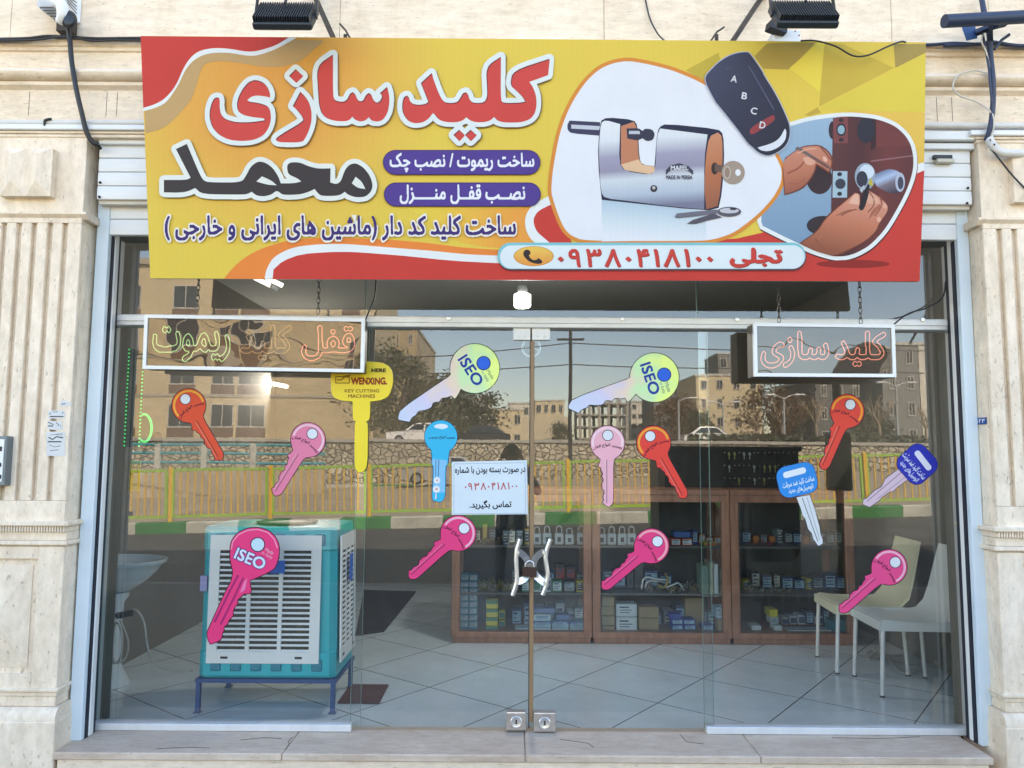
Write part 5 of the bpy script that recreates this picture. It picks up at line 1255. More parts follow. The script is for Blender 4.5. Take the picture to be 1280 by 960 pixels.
# round headed pin key, traced from the pale pink one
cA, tA = (275, 265), (285, 908)
outA = head_arc(275, 265, 171, 130, 410)+[(348, 425), (337, 455), (333, 520), (333, 850), (322, 880), (300, 905), (285, 911), (262, 902), (235, 878), (226, 865), (240, 845), (236, 828), (232, 810), (240, 788), (252, 770), (240, 748), (222, 725), (226, 705), (218, 690), (228, 665), (237, 640), (228, 620), (220, 600), (230, 585), (222, 560), (212, 540), (212, 515), (190, 508), (184, 492), (198, 468), (205, 430)]
ringA = head_arc(275, 265, 160, 165, 375)+head_arc(275, 265, 139, 375, 165)
holeA = circ(278, 190, 50); grooveA = line([(268, 435), (268, 875)], 7); shadeA = line([(248, 450), (252, 600), (250, 860)], 9)
tl = text_loops('تعمیر انواع قفل', .02)
def arch(loops, cx, y0, wid, h, sag):
    f = fit(loops, -1, 1, 0, h); return [[(cx+x*wid/2, y0+y+sag*x*x) for x, y in l] for l in f]
textA = arch(tl, 275, 268, 292, 44, 40)
def key_a(label, c, t, body, rim, text=(60, 20, 40)):
    s = Sticker(label, px0=c[0]); f = lambda *l: place(list(l), cA, tA, c, t); r = math.hypot(t[0]-c[0], t[1]-c[1])/643.
    o = f(outA)[0]; s.put((52, 22, 38), inset(o, -.9)); s.put(body, o).end('key_shape')
    s.put(rim, f(ringA)[0], name='rim_highlight'); s.put((70, 34, 52), f(inset(holeA, -7))[0]); s.put((226, 232, 238), f(holeA)[0]).end('hole')
    s.put(tuple(max(0, int(q*.62)) for q in body), f(grooveA)[0], step=False); s.put(tuple(min(255, int(q*.7+70)) for q in body), f(shadeA)[0]).end('groove')
    s.put(text, *f(*textA)).end('lettering'); return s
HP = (240, 66, 130)
key_a('orange red key sticker with yellow rim on the left pane, under the long neon sign', (236, 507), (277, 574.5), (232, 84, 52), (246, 176, 66))
key_a('mid pink key sticker pointing down left, on the left pane beside the cooler', (385, 550), (343.5, 619), (236, 132, 164), (244, 200, 212))
key_a('hot pink key sticker on the left door, just under the paper notice', (572.8, 666.5), (512.4, 722.5), HP, (246, 186, 206))
key_a('pale pink key sticker hanging straight down on the right door', (759.4, 553.5), (760.6, 633), (246, 182, 196), (250, 218, 224))
key_a('red key sticker with yellow rim beside the pale pink one', (817, 553.5), (857, 622), (238, 72, 60), (246, 172, 58))
key_a('hot pink key sticker low on the right door, before the brown display counter', (814.5, 682.5), (753.5, 735.5), HP, (248, 172, 178))
key_a('red key sticker with orange rim below the short neon sign', (1059, 514), (1028.5, 586.5), (236, 76, 60), (246, 166, 56))
key_a('hot pink key sticker over the chairs on the right pane', (1111.6, 709), (1050.5, 765), (242, 80, 142), (246, 186, 206))
# long ISEO keys, traced from the left yellow green one
cB, tB = (828, 325), (63, 832)
outB = head_arc(828, 325, 246, -195, 125)+[(686, 530), (672, 560), (655, 592), (640, 615), (625, 627), (605, 605), (590, 595), (560, 612), (495, 620), (482, 640), (470, 657), (430, 660), (408, 668), (398, 695), (390, 715), (330, 740), (268, 748), (250, 765), (240, 788), (205, 808), (188, 830), (175, 858), (70, 838), (60, 818), (85, 735), (500, 452), (570, 408), (585, 385)]
outB = rnd(outB, 1, 50)
holo, n, bs = nodes_of('holographic_foil', .35); L = n.links
tc = n.nodes.new('ShaderNodeTexCoord'); sp = n.nodes.new('ShaderNodeSeparateXYZ'); L.new(tc.outputs['Object'], sp.inputs[0]); nz = n.nodes.new('ShaderNodeTexNoise'); nz.inputs['Scale'].default_value = 9; nz.inputs['Detail'].default_value = 1; L.new(tc.outputs['Object'], nz.inputs[0])
ma = n.nodes.new('ShaderNodeMath'); ma.operation = 'MULTIPLY_ADD'; ma.inputs[1].default_value = .9; L.new(sp.outputs[0], ma.inputs[0]); m2 = n.nodes.new('ShaderNodeMath'); m2.operation = 'MULTIPLY_ADD'; m2.inputs[1].default_value = .3; L.new(nz.outputs[0], m2.inputs[0]); L.new(ma.outputs[0], m2.inputs[2]); ma.inputs[2].default_value = .26
rp = n.nodes.new('ShaderNodeValToRGB'); e = rp.color_ramp.elements
for i in range(4): e.new(.5)
for q, (p, c) in zip(e, [(.12, (178, 204, 222)), (.3, (198, 192, 218)), (.42, (222, 200, 180)), (.52, (186, 224, 168)), (.64, (222, 240, 130)), (.9, (214, 236, 150))]): q.position = p; q.color = (*srgb(*c), 1)
L.new(m2.outputs[0], rp.inputs[0]); L.new(rp.outputs[0], bs.inputs[0])
iseo = text_loops('ISEO', .03); made1, made2 = text_loops('Made', .01), text_loops('in Italy', .01)
iseoG = text_loops('ISEO', .03, .05)
def tx(loops, cx, cy, w_, h, ang, ref=None): return rot(fit(loops, cx-w_/2, cx+w_/2, cy-h/2, cy+h/2, ref), R(ang), cx, cy)
def key_b(label, c, t):
    s = Sticker(label); f = lambda l: place(l, cB, tB, c, t)
    o = f([outB])[0]; s.put((34, 50, 44), inset(o, -.9)); s.put(holo, o).end('key_shape')
    s.put((24, 44, 110), f([circ(916, 272, 72)])[0]); s.put((32, 104, 226), f([circ(916, 272, 63)])[0]).end('hole_disc')
    s.put((26, 66, 160), *f(tx(iseo, 790, 345, 330, 112, 57))); s.end('maker_lettering')
    s.put((90, 130, 110), *f(tx(made1, 985, 385, 100, 36, 57)), step=False); s.put((90, 130, 110), *f(tx(made2, 930, 405, 120, 40, 57))).end('small_lettering')
key_b('left one of the two long yellow green key stickers, on the left door', (593.5, 460.6), (497.9, 524))
key_b('right one of the two long yellow green key stickers, on the right door', (818, 472), (710.5, 509.5))
# hot pink ISEO key over the cooler
f3 = lambda p: Tr(240, 640, 5.3333, p)
s = Sticker('largest hot pink key sticker, over the white grille of the cooler', px0=300)
o = rnd(f3(head_arc(417, 270, 163, 80, -230)[::-1][0:0]+[(275, 400), (262, 350), (253, 300), (258, 210), (285, 160), (330, 125), (390, 106), (450, 106), (510, 124), (555, 165), (580, 220), (580, 290), (562, 350), (545, 380), (480, 415), (430, 438), (385, 455), (388, 490), (395, 520), (388, 542), (345, 545), (330, 560), (302, 585), (305, 610), (280, 640), (272, 665), (275, 690), (245, 720), (240, 745), (212, 765), (212, 790), (198, 815), (200, 830), (190, 850), (165, 865), (122, 880), (108, 850), (100, 805), (125, 750), (170, 650), (230, 520), (262, 465)]), 1, 55)
s.put((60, 16, 42), inset(o, -1.1)); s.put((242, 60, 126), o).end('key_shape'); s.put((246, 170, 200), f3(line([(262, 250), (270, 200), (310, 150), (370, 122), (440, 116), (505, 136), (548, 180), (570, 240)], 6)), name='rim_highlight')
s.put((70, 24, 70), f3(circ(438, 217, 50))); s.put((196, 226, 240), f3(circ(438, 217, 43))).end('hole')
s.put((178, 36, 110), f3(line([(308, 420), (250, 530), (150, 735)], 14)), step=False); s.put((178, 36, 110), f3(line([(342, 438), (280, 570), (190, 750)], 13)), step=False); s.put((248, 130, 180), f3([(370, 440), (352, 520), (320, 540), (345, 470)])).end('groove')
s.put((40, 40, 110), *[f3(l) for l in tx(iseoG, 389, 312, 212, 78, 23, iseo)]); s.put((214, 228, 246), *[f3(l) for l in tx(iseo, 389, 312, 212, 78, 23)]).end('maker_lettering')
s.put((236, 190, 210), *[f3(l) for l in tx(made1, 516, 262, 60, 24, 28)], step=False); s.put((236, 190, 210), *[f3(l) for l in tx(made2, 500, 290, 78, 26, 28)]).end('small_lettering')
# sky blue remote key
f4 = lambda p: Tr(510, 510, 7.385, p)
s = Sticker('sky blue key sticker hanging straight down, left of the paper notice'); o = f4(head_arc(303, 265, 150, 125, 418)+[(374, 440), (366, 522), (347, 540), (345, 790), (327, 850), (302, 868), (240, 860), (224, 838), (224, 790), (238, 545), (220, 522), (222, 430), (214, 405)])
o = rnd(o, 1, 50); s.put((24, 60, 100), inset(o, -.7)); s.put((18, 188, 232), o).end('key_shape')
s.put((130, 200, 238), f4([(222, 470), (350, 480), (362, 500), (360, 520), (343, 535), (340, 780), (300, 780), (232, 780), (240, 545), (224, 520)])).end('blade'); s.put((226, 240, 246), f4(rnd([(245, 160), (285, 146), (330, 146), (365, 160), (372, 175), (355, 185), (320, 196), (290, 190), (250, 184), (240, 172)], 1)), name='slot')
s.put((40, 90, 140), f4(line([(258, 475), (255, 630)], 5)), f4(line([(285, 475), (280, 630)], 6)), step=False); s.put((236, 240, 244), f4(circ(268, 668, 30)), step=False); s.put((236, 240, 244), f4(circ(262, 750, 33))); s.put((230, 170, 150), f4(circ(268, 668, 9)), f4(circ(264, 748, 12)), step=False); s.put((214, 232, 240), f4(line([(258, 790), (256, 840)], 14))).end('pin_marks')
s.put((20, 60, 110), *[f4(l) for l in arch(text_loops('تعمیر انواع ریموت', .02), 310, 254, 245, 36, 8)]).end('lettering')
# car keys with a square head
f5 = lambda p: Tr(960, 480, 4.573, p)
def sq(cx, cy, w_, h, r, ang): return rot([pill(cx-w_/2, cx+w_/2, cy-h/2, cy+h/2, r)], R(ang), cx, cy)[0]
ln1, ln2 = text_loops('ساخت کلید ضد سرقت', .03), text_loops('اتومبیل‌های جدید', .03)
s = Sticker('pale blue square headed car key sticker with silver blade, pointing down', px0=1000)
bl = f5([(163, 648), (185, 705), (200, 755), (213, 768), (230, 830), (250, 852), (258, 884), (288, 926), (312, 912), (312, 888), (300, 860), (294, 815), (282, 775), (268, 720), (238, 635)])
s.put((40, 40, 46), inset(bl, -.7)); s.put((220, 226, 230), bl); s.put((70, 70, 78), f5(line([(195, 650), (285, 900)], 4)), step=False); s.put((150, 152, 160), f5(line([(222, 645), (250, 740), (296, 890)], 3))).end('blade')
h = f5(sq(166, 548, 222, 178, 58, -13)); s.put((16, 70, 130), inset(h, -.6)); s.put((22, 142, 224), h).end('key_head'); s.put((232, 240, 244), f5(sq(152, 507, 134, 36, 17, -15)), name='slot')
s.put((214, 234, 246), *[f5(l) for l in tx(ln1, 174, 563, 185, 42, -14)], step=False); s.put((214, 234, 246), *[f5(l) for l in tx(ln2, 188, 600, 145, 36, -12)]).end('lettering')
s = Sticker('dark blue square headed car key sticker with pinkish blade, at the right', px0=1120)
bl = f5([(750, 485), (700, 520), (668, 545), (662, 562), (648, 590), (612, 608), (598, 622), (578, 640), (565, 655), (546, 660), (543, 688), (582, 703), (604, 688), (640, 662), (648, 648), (700, 612), (710, 616), (738, 590), (802, 542)])
s.put((50, 34, 44), inset(bl, -.7)); s.put((222, 196, 210), bl); s.put((120, 96, 112), f5(line([(762, 505), (565, 672)], 4)), step=False); s.put((150, 124, 140), f5(line([(786, 530), (620, 660)], 3))).end('blade')
h = f5(sq(853, 458, 196, 196, 56, 48)); s.put((20, 24, 84), inset(h, -.6)); s.put((42, 52, 176), h).end('key_head'); s.put((230, 232, 244), f5(sq(886, 437, 134, 34, 16, 52)), name='slot')
s.put((214, 220, 240), *[f5(l) for l in tx(ln1, 834, 470, 185, 44, 50)], step=False); s.put((214, 220, 240), *[f5(l) for l in tx(ln2, 808, 500, 145, 36, 50)]).end('lettering')

# paper notice taped on the left door
s = Sticker('white paper notice with a red phone number, taped to the left door', None, -.0056, 'paper_notice', 'notice')
f6 = lambda p: Tr(560, 560, 8, p)
s.put((214, 228, 236), f6([(38, 138), (790, 122), (800, 662), (38, 668)])); s.put((220, 234, 242), f6([(42, 142), (786, 126), (796, 658), (42, 664)])).end('sheet')
fr_ = lambda x0, y0, x1, y1, w_: [f6([(x0, y0), (x1, y0-13), (x1+8, y1-4), (x0, y1)]), f6([(x0+w_, y0+w_), (x1-w_, y0-13+w_), (x1+8-w_, y1-4-w_), (x0+w_, y1-w_)])]
s.put((120, 140, 160), *fr_(58, 158, 770, 658, 3), name='printed_border')
s.put((26, 32, 44), *[f6(l) for l in tx(text_loops('در صورت بسته بودن با شماره', .03), 422, 222, 705, 86, -1)], step=False); s.put((26, 32, 44), *[f6(l) for l in tx(text_loops('تماس بگیرید.', .035), 425, 568, 420, 92, -1)]); s.put((196, 66, 60), *[f6(l) for l in tx(text_loops('۰۹۳۸۰۴۱۸۱۰۰', .02), 430, 382, 525, 74, -1)]).end('lettering')
# clear round sticker over the door gap (two halves of one disc)
rs = thing('round_sticker', 'clear round sticker behind the door gap, below the white top fittings', 'sticker', tuple(P(663, 447, .002)))
b = MB().mat(mat('clear_vinyl', (.42, .50, .50), .4)); c = (664, 434.5)
for r0, r1 in ((12.2, 11.2), (10.3, 9.8)):
    b.sheet([circ(*c, r0), circ(*c, r1)], lambda u, v: P(u, v, .0015))
for q in ([(655, 436), (661, 433.5)], [(668, 435.5), (673, 438)], [(655, 431), (656, 431)]): b.sheet([line(q, .9)], lambda u, v: P(u, v, .0015))
b.build('printed_ring', None, rs)

# ------------------------------------------------------------------ neon boxes on chains
SMOKE = glass_mat('smoked_acrylic', (.62, .54, .46), .075, wave=.10, wscale=3.0, dust=.01)
def neon(name, c, es): return mat(name, c, .3, emit=c, es=es)
NG, NY, NR = neon('neon_green', (.45, .85, .42), .17), neon('neon_amber', (.66, .50, .28), .05), neon('neon_red', (.9, .36, .30), .17)
def neon_box(label, q, yf, dp, words, chains):
    """q: front outline in the photograph; words: (text, colour, x0, x1, y0, y1)"""
    t = thing('neon_sign', label, 'sign', tuple(P((q[0][0]+q[2][0])/2, q[2][1], yf+dp/2)))
    c4 = [P(x, y, yf) for x, y in q]; D = Vector((0, dp, 0)); w_ = 4.2
    inn = [(q[0][0]+w_, q[0][1]+w_), (q[1][0]-w_, q[1][1]+w_), (q[2][0]-w_, q[2][1]-w_), (q[3][0]+w_, q[3][1]-w_)]; i4 = [P(x, y, yf) for x, y in inn]
    b = MB().mat(WHITE)
    for k in range(4):
        j = (k+1) % 4; b.loft([[c4[k], c4[j], i4[j], i4[k]], [p+Vector((0, .02, 0)) for p in (c4[k], c4[j], i4[j], i4[k])]])
    b.build('front_frame', None, t)
    b = MB().mat(mat('sign_side', (.10, .085, .065), .5)); sh_ = [p*1 for p in c4]; cen = sum(sh_, Vector())/4; rr = [cen+(p-cen)*.992 for p in sh_]
    b.loft([[p+Vector((0, .0205, 0)) for p in rr], [p+D for p in rr]]); b.build('case', None, t)
    b = MB().mat(SMOKE); b.poly([p+Vector((0, .008, 0)) for p in i4]); b.build('acrylic_front', None, t, nrm=False)
    b = MB().mat(mat('sign_inside', (.16, .11, .07), .7)); b.poly([p+Vector((0, .04, 0)) for p in i4]); b.build('back_board', None, t)
    for tx_, m, x0, x1, y0, y1 in words:
        b = MB().mat(m); ls = fit(text_loops(tx_, .022), x0, x1, y0, y1)
        ls = [l for l in ls if abs(area(l)) > 3]
        for l in ls:
            l = rnd(l, 1, 90); b.tube([P(u, v, yf+.022) for u, v in l+l[:2]], .0032, 6, False)
        b.build('neon_lettering', None, t, 60)
    b = MB().mat(mat('chain_steel', (.16, .15, .14), .45, .7))
    for k, (px, y0, y1) in enumerate(chains):
        ch = thing('hanging_chain', ('left' if k == 0 else 'right')+' steel chain holding up the '+('long three word' if len(words) == 3 else 'short two word')+' neon sign', 'chain', tuple(P(px, y1, yf+dp*.5)))
        b = MB().mat(MATS['chain_steel']); z1, z0 = zat(y0-16, yf+dp*.5), zat(y1, yf+dp*.5); x = xat(px, y1, yf+dp*.5); z = z0; i = 0
        while z < z1:
            h = .036; pts = []
            for a in range(11):
                an = 2*math.pi*a/10; u, v = .0085*math.cos(an), h/2*math.sin(an)
                pts.append((x+(u if i % 2 == 0 else 0), yf+dp*.5+(0 if i % 2 == 0 else u), z+h/2+v))
            b.tube(pts, .0026, 5, False); z += h*.78; i += 1
        b.build('links', None, ch, 60)
    return t
neon_box('long neon sign box with green, amber and red lettering hung over the left pane', [(180.5, 393), (456, 398), (454.5, 465.5), (178, 461)], -.16, .10, [('ریموت', NG, 191, 287.5, 408, 452), ('کلید', NY, 300.5, 364.5, 406, 450), ('قفل', NR, 377, 443.5, 407, 451)], [(246.5, 352, 392), (397.5, 352, 394.5)])
neon_box('short neon sign box with pale red lettering hung over the right pane', [(942, 403.5), (1118.5, 405.6), (1120.5, 471.5), (943, 470.5)], -.20, .12, [('کلید', NR, 1044, 1107, 414, 458), ('سازی', NR, 951, 1036, 414, 460)], [(974, 353, 402), (1076, 353, 403)])

# ------------------------------------------------------------------ inside the shop
# evaporative cooler on its stand
TEAL = mat('teal_plastic', (.002, .44, .50), .35, var=.06, scale=3); TEALD = mat('teal_plastic_dark', (.012, .22, .30), .4); GRL = mat('grille_white', (.80, .81, .80), .4); PAD = mat('cooling_pad', (.07, .06, .04), .95, var=.7, scale=60, bump=.6, bscale=90)
fy = .24
cl = thing('evaporative_cooler', 'teal evaporative cooler with white louvred panels, on a blue steel stand', 'cooler', tuple(P(330, 905, fy)))
x0, x1 = xat(246, 850, fy), xat(418, 850, fy); z0, z1 = zat(848, fy, 330), zat(659, fy, 330); dp = .50
b = MB().mat(TEAL)
xt0, xt1 = xat(254, 655, fy), xat(420, 655, fy)
def ring(x0, x1, z, e, dy=0): return [(x0+e, fy+dy, z), (x1-e, fy+dy, z), (x1, fy+dy+e, z), (x1, fy+dp-e, z), (x1-e, fy+dp, z), (x0+e, fy+dp, z), (x0, fy+dp-e, z), (x0, fy+dy+e, z)]
xl = lambda z: (x0+(xt0-x0)*(z-z0)/(z1-z0), x1+(xt1-x1)*(z-z0)/(z1-z0))
b.loft([ring(*xl(z0), z0, .03, .012), ring(*xl(z0+.015), z0+.015, .03), ring(*xl(z0+.14), z0+.14, .03), ring(*xl(z0+.145), z0+.145, .035, .012), ring(*xl(z1-.13), z1-.13, .035, .012), ring(*xl(z1-.125), z1-.125, .03), ring(*xl(z1-.02), z1-.02, .03), ring(*xl(z1), z1, .05, .015)])
cb_ = b.build('body', None, cl, 35)
b = MB().mat(TEALD)
for i in range(6):
    u = x0+.10+(x1-x0-.2)*i/5
    for zz_ in (z0+.07, z1-.07): b.box(u-.03, u+.03, fy-.006, fy+.004, zz_-.032, zz_+.032, .006)
b.build('moulded_ribs', None, cb_)
def grille(fn, w_, h, cols, rows, par):
    """louvred panel: fn maps (u, v, depth) to a point; a stamped frame, louvre blades and a pad behind"""
    b = MB().mat(GRL); mg, gp = w_*.09, w_*.035; cw = (w_-2*mg-gp*(cols-1))/cols; zb, zt = h*.09, h*.88
    q = lambda u0, u1, v0, v1, d0, d1: b.loft([[fn(u0, v0, d0), fn(u1, v0, d0), fn(u1, v1, d0), fn(u0, v1, d0)], [fn(u0, v0, d1), fn(u1, v0, d1), fn(u1, v1, d1), fn(u0, v1, d1)]])
    q(0, mg, 0, h, 0, .009); q(w_-mg, w_, 0, h, 0, .009); q(mg, w_-mg, 0, zb, 0, .009); q(mg, w_-mg, zt, h, 0, .009)
    for c in range(1, cols): u = mg+c*cw+(c-1)*gp; q(u, u+gp, zb, zt, 0, .009)
    pn = b.build('louvre_panel', None, par)
    b = MB().mat(GRL)
    for c in range(cols):
        u = mg+c*(cw+gp)
        for r in range(rows):
            v = zb+(zt-zb)*r/rows; hv = (zt-zb)/rows
            b.poly([fn(u, v+.001, .0), fn(u+cw, v+.001, .0), fn(u+cw, v+hv*.40, .007), fn(u, v+hv*.40, .007)])
    b.build('louvres', None, pn, nrm=False)
    b = MB().mat(PAD); b.poly([fn(mg*.5, zb*.5, .0095), fn(w_-mg*.5, zb*.5, .0095), fn(w_-mg*.5, h*.95, .0095), fn(mg*.5, h*.95, .0095)]); b.build('cooling_pad', None, pn, nrm=False)
    b = MB().mat(DARKM)
    for u in (w_*.16, w_*.82): b.loft([[fn(u-.02, h*.045-.006, -.002), fn(u+.02, h*.045-.006, -.002), fn(u+.02, h*.045+.006, -.002), fn(u-.02, h*.045+.006, -.002)], [fn(u-.02, h*.045-.006, .003), fn(u+.02, h*.045-.006, .003), fn(u+.02, h*.045+.006, .003), fn(u-.02, h*.045+.006, .003)]])
    b.build('clips', None, pn)
ga, gb = P(257, 830, fy-.012), P(398, 830, fy-.012); gt = zat(669, fy-.012, 330); gz = gb.z
grille(lambda u, v, d: Vector((ga.x+u+(xt0-x0)*.6*v/(gt-gz), fy-.012+d, gz+v)), gb.x-ga.x, gt-gz, 3, 19, cl)
grille(lambda u, v, d: Vector((x1+.022-d+(xt1-x1)*(v+.09)/(z1-z0), fy+.06+u, gz-.01+v)), .39, gt-gz, 3, 19, cl)
b = MB().mat(mat('blue_label', (.02, .16, .62), .5)); b.box(xat(338, 710, fy), xat(357, 710, fy), fy-.018, fy-.013, zat(718, fy), zat(702, fy)); b.box(x1+.026, x1+.030, fy+.20, fy+.28, zat(735, fy), zat(700, fy)); b.build('maker_label', None, cl)
lb = MB().mat(mat('lilac_label', (.32, .30, .52), .6)).box(xat(250.5, 732, fy), xat(259, 732, fy), fy-.006, fy+.02, zat(741, fy), zat(722, fy)).build('rating_label', None, cl)
b = MB().mat(DARKM).lathe([(.001, .0), (.17, .0), (.18, .012), (.15, .018), (.14, .006), (.001, .006)], ((x0+x1)/2+.02, fy+.25, z1+.001), 24); b.build('top_lid', None, cl, 40)
st = thing('cooler_stand', 'blue angle iron stand under the teal cooler', 'stand', ((x0+x1)/2, fy+dp/2, 0)); BLU = mat('blue_steel', (.02, .07, .20), .45)
b = MB().mat(BLU)
for (u0, u1, v0, v1) in ((x0-.01, x1+.01, fy, fy+.035), (x0-.01, x1+.01, fy+dp-.035, fy+dp), (x0-.01, x0+.025, fy+.036, fy+dp-.036), (x1-.025, x1+.01, fy+.036, fy+dp-.036)): b.box(u0, u1, v0, v1, z0-.026, z0-.004)
b.build('top_frame', None, st)
for u in (x0+.005, x1-.01):
    for v in (fy+.018, fy+dp-.018): lg = MB().mat(BLU).box(u-.012, u+.012, v-.012, v+.012, .004, z0-.0265).build('leg', None, st); MB().mat(BLU).box(u-.02, u+.02, v-.02, v+.02, .0003, .0038).build('foot', None, lg)

# wash basin on the left wall
sx, sy = xat(146, 700, .75), .75; sz = zat(699, .75, 160)
wb = thing('wash_basin', 'white pedestal wash basin against the left wall', 'basin', (sx, sy, 0)); CER = mat('white_ceramic', (.66, .72, .74), .12, coat=.3)
def oval(r, z, k=.8): return [(sx+r*math.cos(2*math.pi*i/28), sy+r*k*math.sin(2*math.pi*i/28), z) for i in range(28)]
MB().mat(CER).loft([oval(.07, sz-.20), oval(.10, sz-.19), oval(.19, sz-.13), oval(.25, sz-.07), oval(.27, sz-.035), oval(.30, sz-.02), oval(.305, sz+.0), oval(.275, sz+.004), oval(.245, sz-.02), oval(.18, sz-.09), oval(.05, sz-.13), oval(.01, sz-.132)]).build('bowl', None, wb, 50)
MB().mat(CER).lathe([(.13, .001), (.12, .03), (.075, .12), (.065, .40), (.075, .50), (.10, sz-.23), (.10, sz-.2)], (sx-.02, sy, 0), 20).build('pedestal', None, wb, 50)
MB().mat(CHROME).tube([(sx-.2, sy, sz-.02), (sx-.2, sy, sz+.17), (sx-.17, sy, sz+.21), (sx-.10, sy, sz+.21), (sx-.08, sy, sz+.17)], .013, 8).build('tap', None, wb, 50)
def wire(name, label, pts, r, m, cat='hose'): return tag(MB().mat(m).tube(pts, r, 7).build(name, None, None, 60), label, cat)
wire('water_hose', 'thin grey water hose looping from the basin to the cooler', smooth_path([P(152, 770, .7), P(168, 762, .68), P(180, 778, .62), (P(184, 805, .6)), P(192, 828, .55), P(212, 838, .5), P(240, 838, .44)]), .007, mat('hose_grey', (.5, .48, .42), .5))
wire('water_hose', 'coiled pale hose hanging under the wash basin', smooth_path([P(150, 775, .62), P(160, 800, .6), P(157, 822, .6), P(143, 828, .6), P(140, 800, .6), P(146, 778, .6), P(153, 796, .59), P(150, 824, .59), P(138, 830, .59)]), .006, MATS['hose_grey'])
MB_ = MB().mat(DARKM); MB_.tube([P(146, 770, .6), P(165, 766, .6)], .02, 8); tag(MB_.build('water_tap', None, None, 50), 'dark wall tap between basin and coiled hose', 'tap')

# mats on the floor
tag(MB().mat(mat('maroon_mat', (.10, .045, .045), .9, var=.3, scale=40)).box(G(430, 868).x, G(480, 868).x, G(455, 880).y, G(455, 857).y, .002, .009).build('floor_mat'), 'small maroon door mat lying on the tiles', 'mat')
b = MB().mat(mat('charcoal_runner', (.018, .02, .024), .95)); q = [G(445, 800), G(478, 786), G(560, 715), G(460, 690)]
b.prism_z([(G(444, 795).x, G(444, 795).y), (G(480, 790).x, G(480, 790).y), (G(520, 740).x, G(520, 740).y), (G(455, 738).x, G(455, 738).y)], .002, .008); tag(b.build('floor_runner'), 'charcoal runner stretching back along the dark passage', 'mat')

# display counters
YC = 1.83; top = zat(611, YC, 660); sh1, sh2, bs0 = zat(683, YC, 660), zat(743, YC, 660), zat(797, YC, 660)
CNT = []
def counter(label, pxa, pxb):
    a, c = xat(pxa, 700, YC), xat(pxb, 700, YC); t = thing('display_counter', label, 'display counter', ((a+c)/2, YC+.25, 0)); D = .5
    b = MB().mat(WOOD); sw = .062
    for u in (a, c-sw):
        for v in (YC, YC+D-.05): b.box(u, u+sw, v, v+.05, bs0, top-.04, .002)
    b.box(a, c, YC-.002, YC+D+.002, top-.0395, top, .003); b.box(a+sw+.0005, c-sw-.0005, YC+.003, YC+.045, top-.095, top-.0405)
    b.build('frame', None, t)
    MB().mat(WOOD).box(a, c, YC-.004, YC+D, .085, bs0-.0005, .003).box(a+.01, c-.01, YC+.008, YC+D-.01, .001, .084).build('base', None, t)
    MB().mat(mat('counter_back', (.03, .033, .036), .6)).box(a+sw, c-sw, YC+D-.04, YC+D-.02, bs0, top-.045).build('back_panel', None, t)
    for z in (sh1, sh2): MB().mat(SHELF).box(a+sw+.001, c-sw-.001, YC+.06, YC+D-.055, z-.014, z).build('shelf', None, t)
    b = MB().mat(CASE); b.poly([(a+sw, YC+.02, bs0), (c-sw, YC+.02, bs0), (c-sw, YC+.02, top-.095), (a+sw, YC+.02, top-.095)]); b.build('glass_front', None, t)
    CNT.append((a+sw, c-sw)); return t
counter('left display counter, brown laminate with padlocks and key bunches inside', 565, 739.5)
counter('middle display counter, brown laminate with cartons and blue boxes inside', 740.5, 913)
counter('right display counter, brown laminate behind the chairs', 914, 1068)
IY = lambda: YC+random.uniform(.10, .13)
def item(name, label, cat, px0, px1, py1, h, m, group=None, y=None, dp=.12, band=None, lab=None):
    """a cardboard or plastic box standing on a shelf: carton, closing seam and printed label"""
    y = YC+.09 if y is None else y
    a, c = xat(px0, 700, y), xat(px1, 700, y); z = py1
    t = thing(name, label, cat, ((a+c)/2, y+dp/2, z), group)
    MB().mat(m).box(a+.002, c-.002, y, y+dp, z+.0008, z+h-.001, .003).build('carton', None, t)
    if lab:
        q = MB().mat(lab); u0, u1, v0, v1 = a+(c-a)*.10, a+(c-a)*.90, z+h*.16, z+h*.84; q.box(u0, u1, y-.0016, y-.0003, v0, v1)
        q.mat(PRT if lab not in (INK, BKB) else WB_)
        for r in range(3):
            vv = v0+(v1-v0)*(.2+.28*r); e = random.uniform(.45, .9); q.box(u0+(u1-u0)*.08, u0+(u1-u0)*e, y-.0022, y-.0017, vv, vv+(v1-v0)*(.16 if r == 2 else .09))
        q.build('label', None, t)
    if band: MB().mat(band).box(a+(c-a)*.02, c-(c-a)*.02, y-.0012, y-.0003, z+h*.60, z+h*.97).build('band', None, t)
    return t
pxh = lambda n, y=YC+.09: n*(y+4.1)/F
CARD = mat('brown_card', (.34, .24, .13), .85, var=.15, scale=12); BLUEB = mat('blue_box', (.02, .06, .32), .5); WB_ = mat('white_box', (.55, .60, .62), .5); LB = mat('pale_blue_box', (.30, .46, .58), .5); GRN = mat('green_box', (.02, .20, .11), .5); YBX = mat('yellow_box', (.62, .50, .04), .5); TB = mat('teal_box', (.03, .20, .28), .5); INK = mat('box_print', (.05, .06, .08), .6); REDB = mat('red_box', (.42, .05, .03), .5); BKB = mat('black_box', (.02, .02, .022), .5); SLV = mat('silver_lock', (.55, .55, .52), .35, .6); BRS = mat('brass', (.45, .33, .10), .35, .8); GREYB = mat('grey_box', (.26, .32, .34), .5)
PRT = mat('label_print', (.05, .07, .16), .6)
z0 = bs0+.001
for c_, px in ((0, 576), (1, 587)):
    for k in range(9): item('lock_box', 'flat teal grey lock box in the tall double stack at the left counter end', 'box', px, px+10.5, z0+k*pxh(8), pxh(7.4), TB, 'flat teal boxes in the left stack', lab=GREYB)
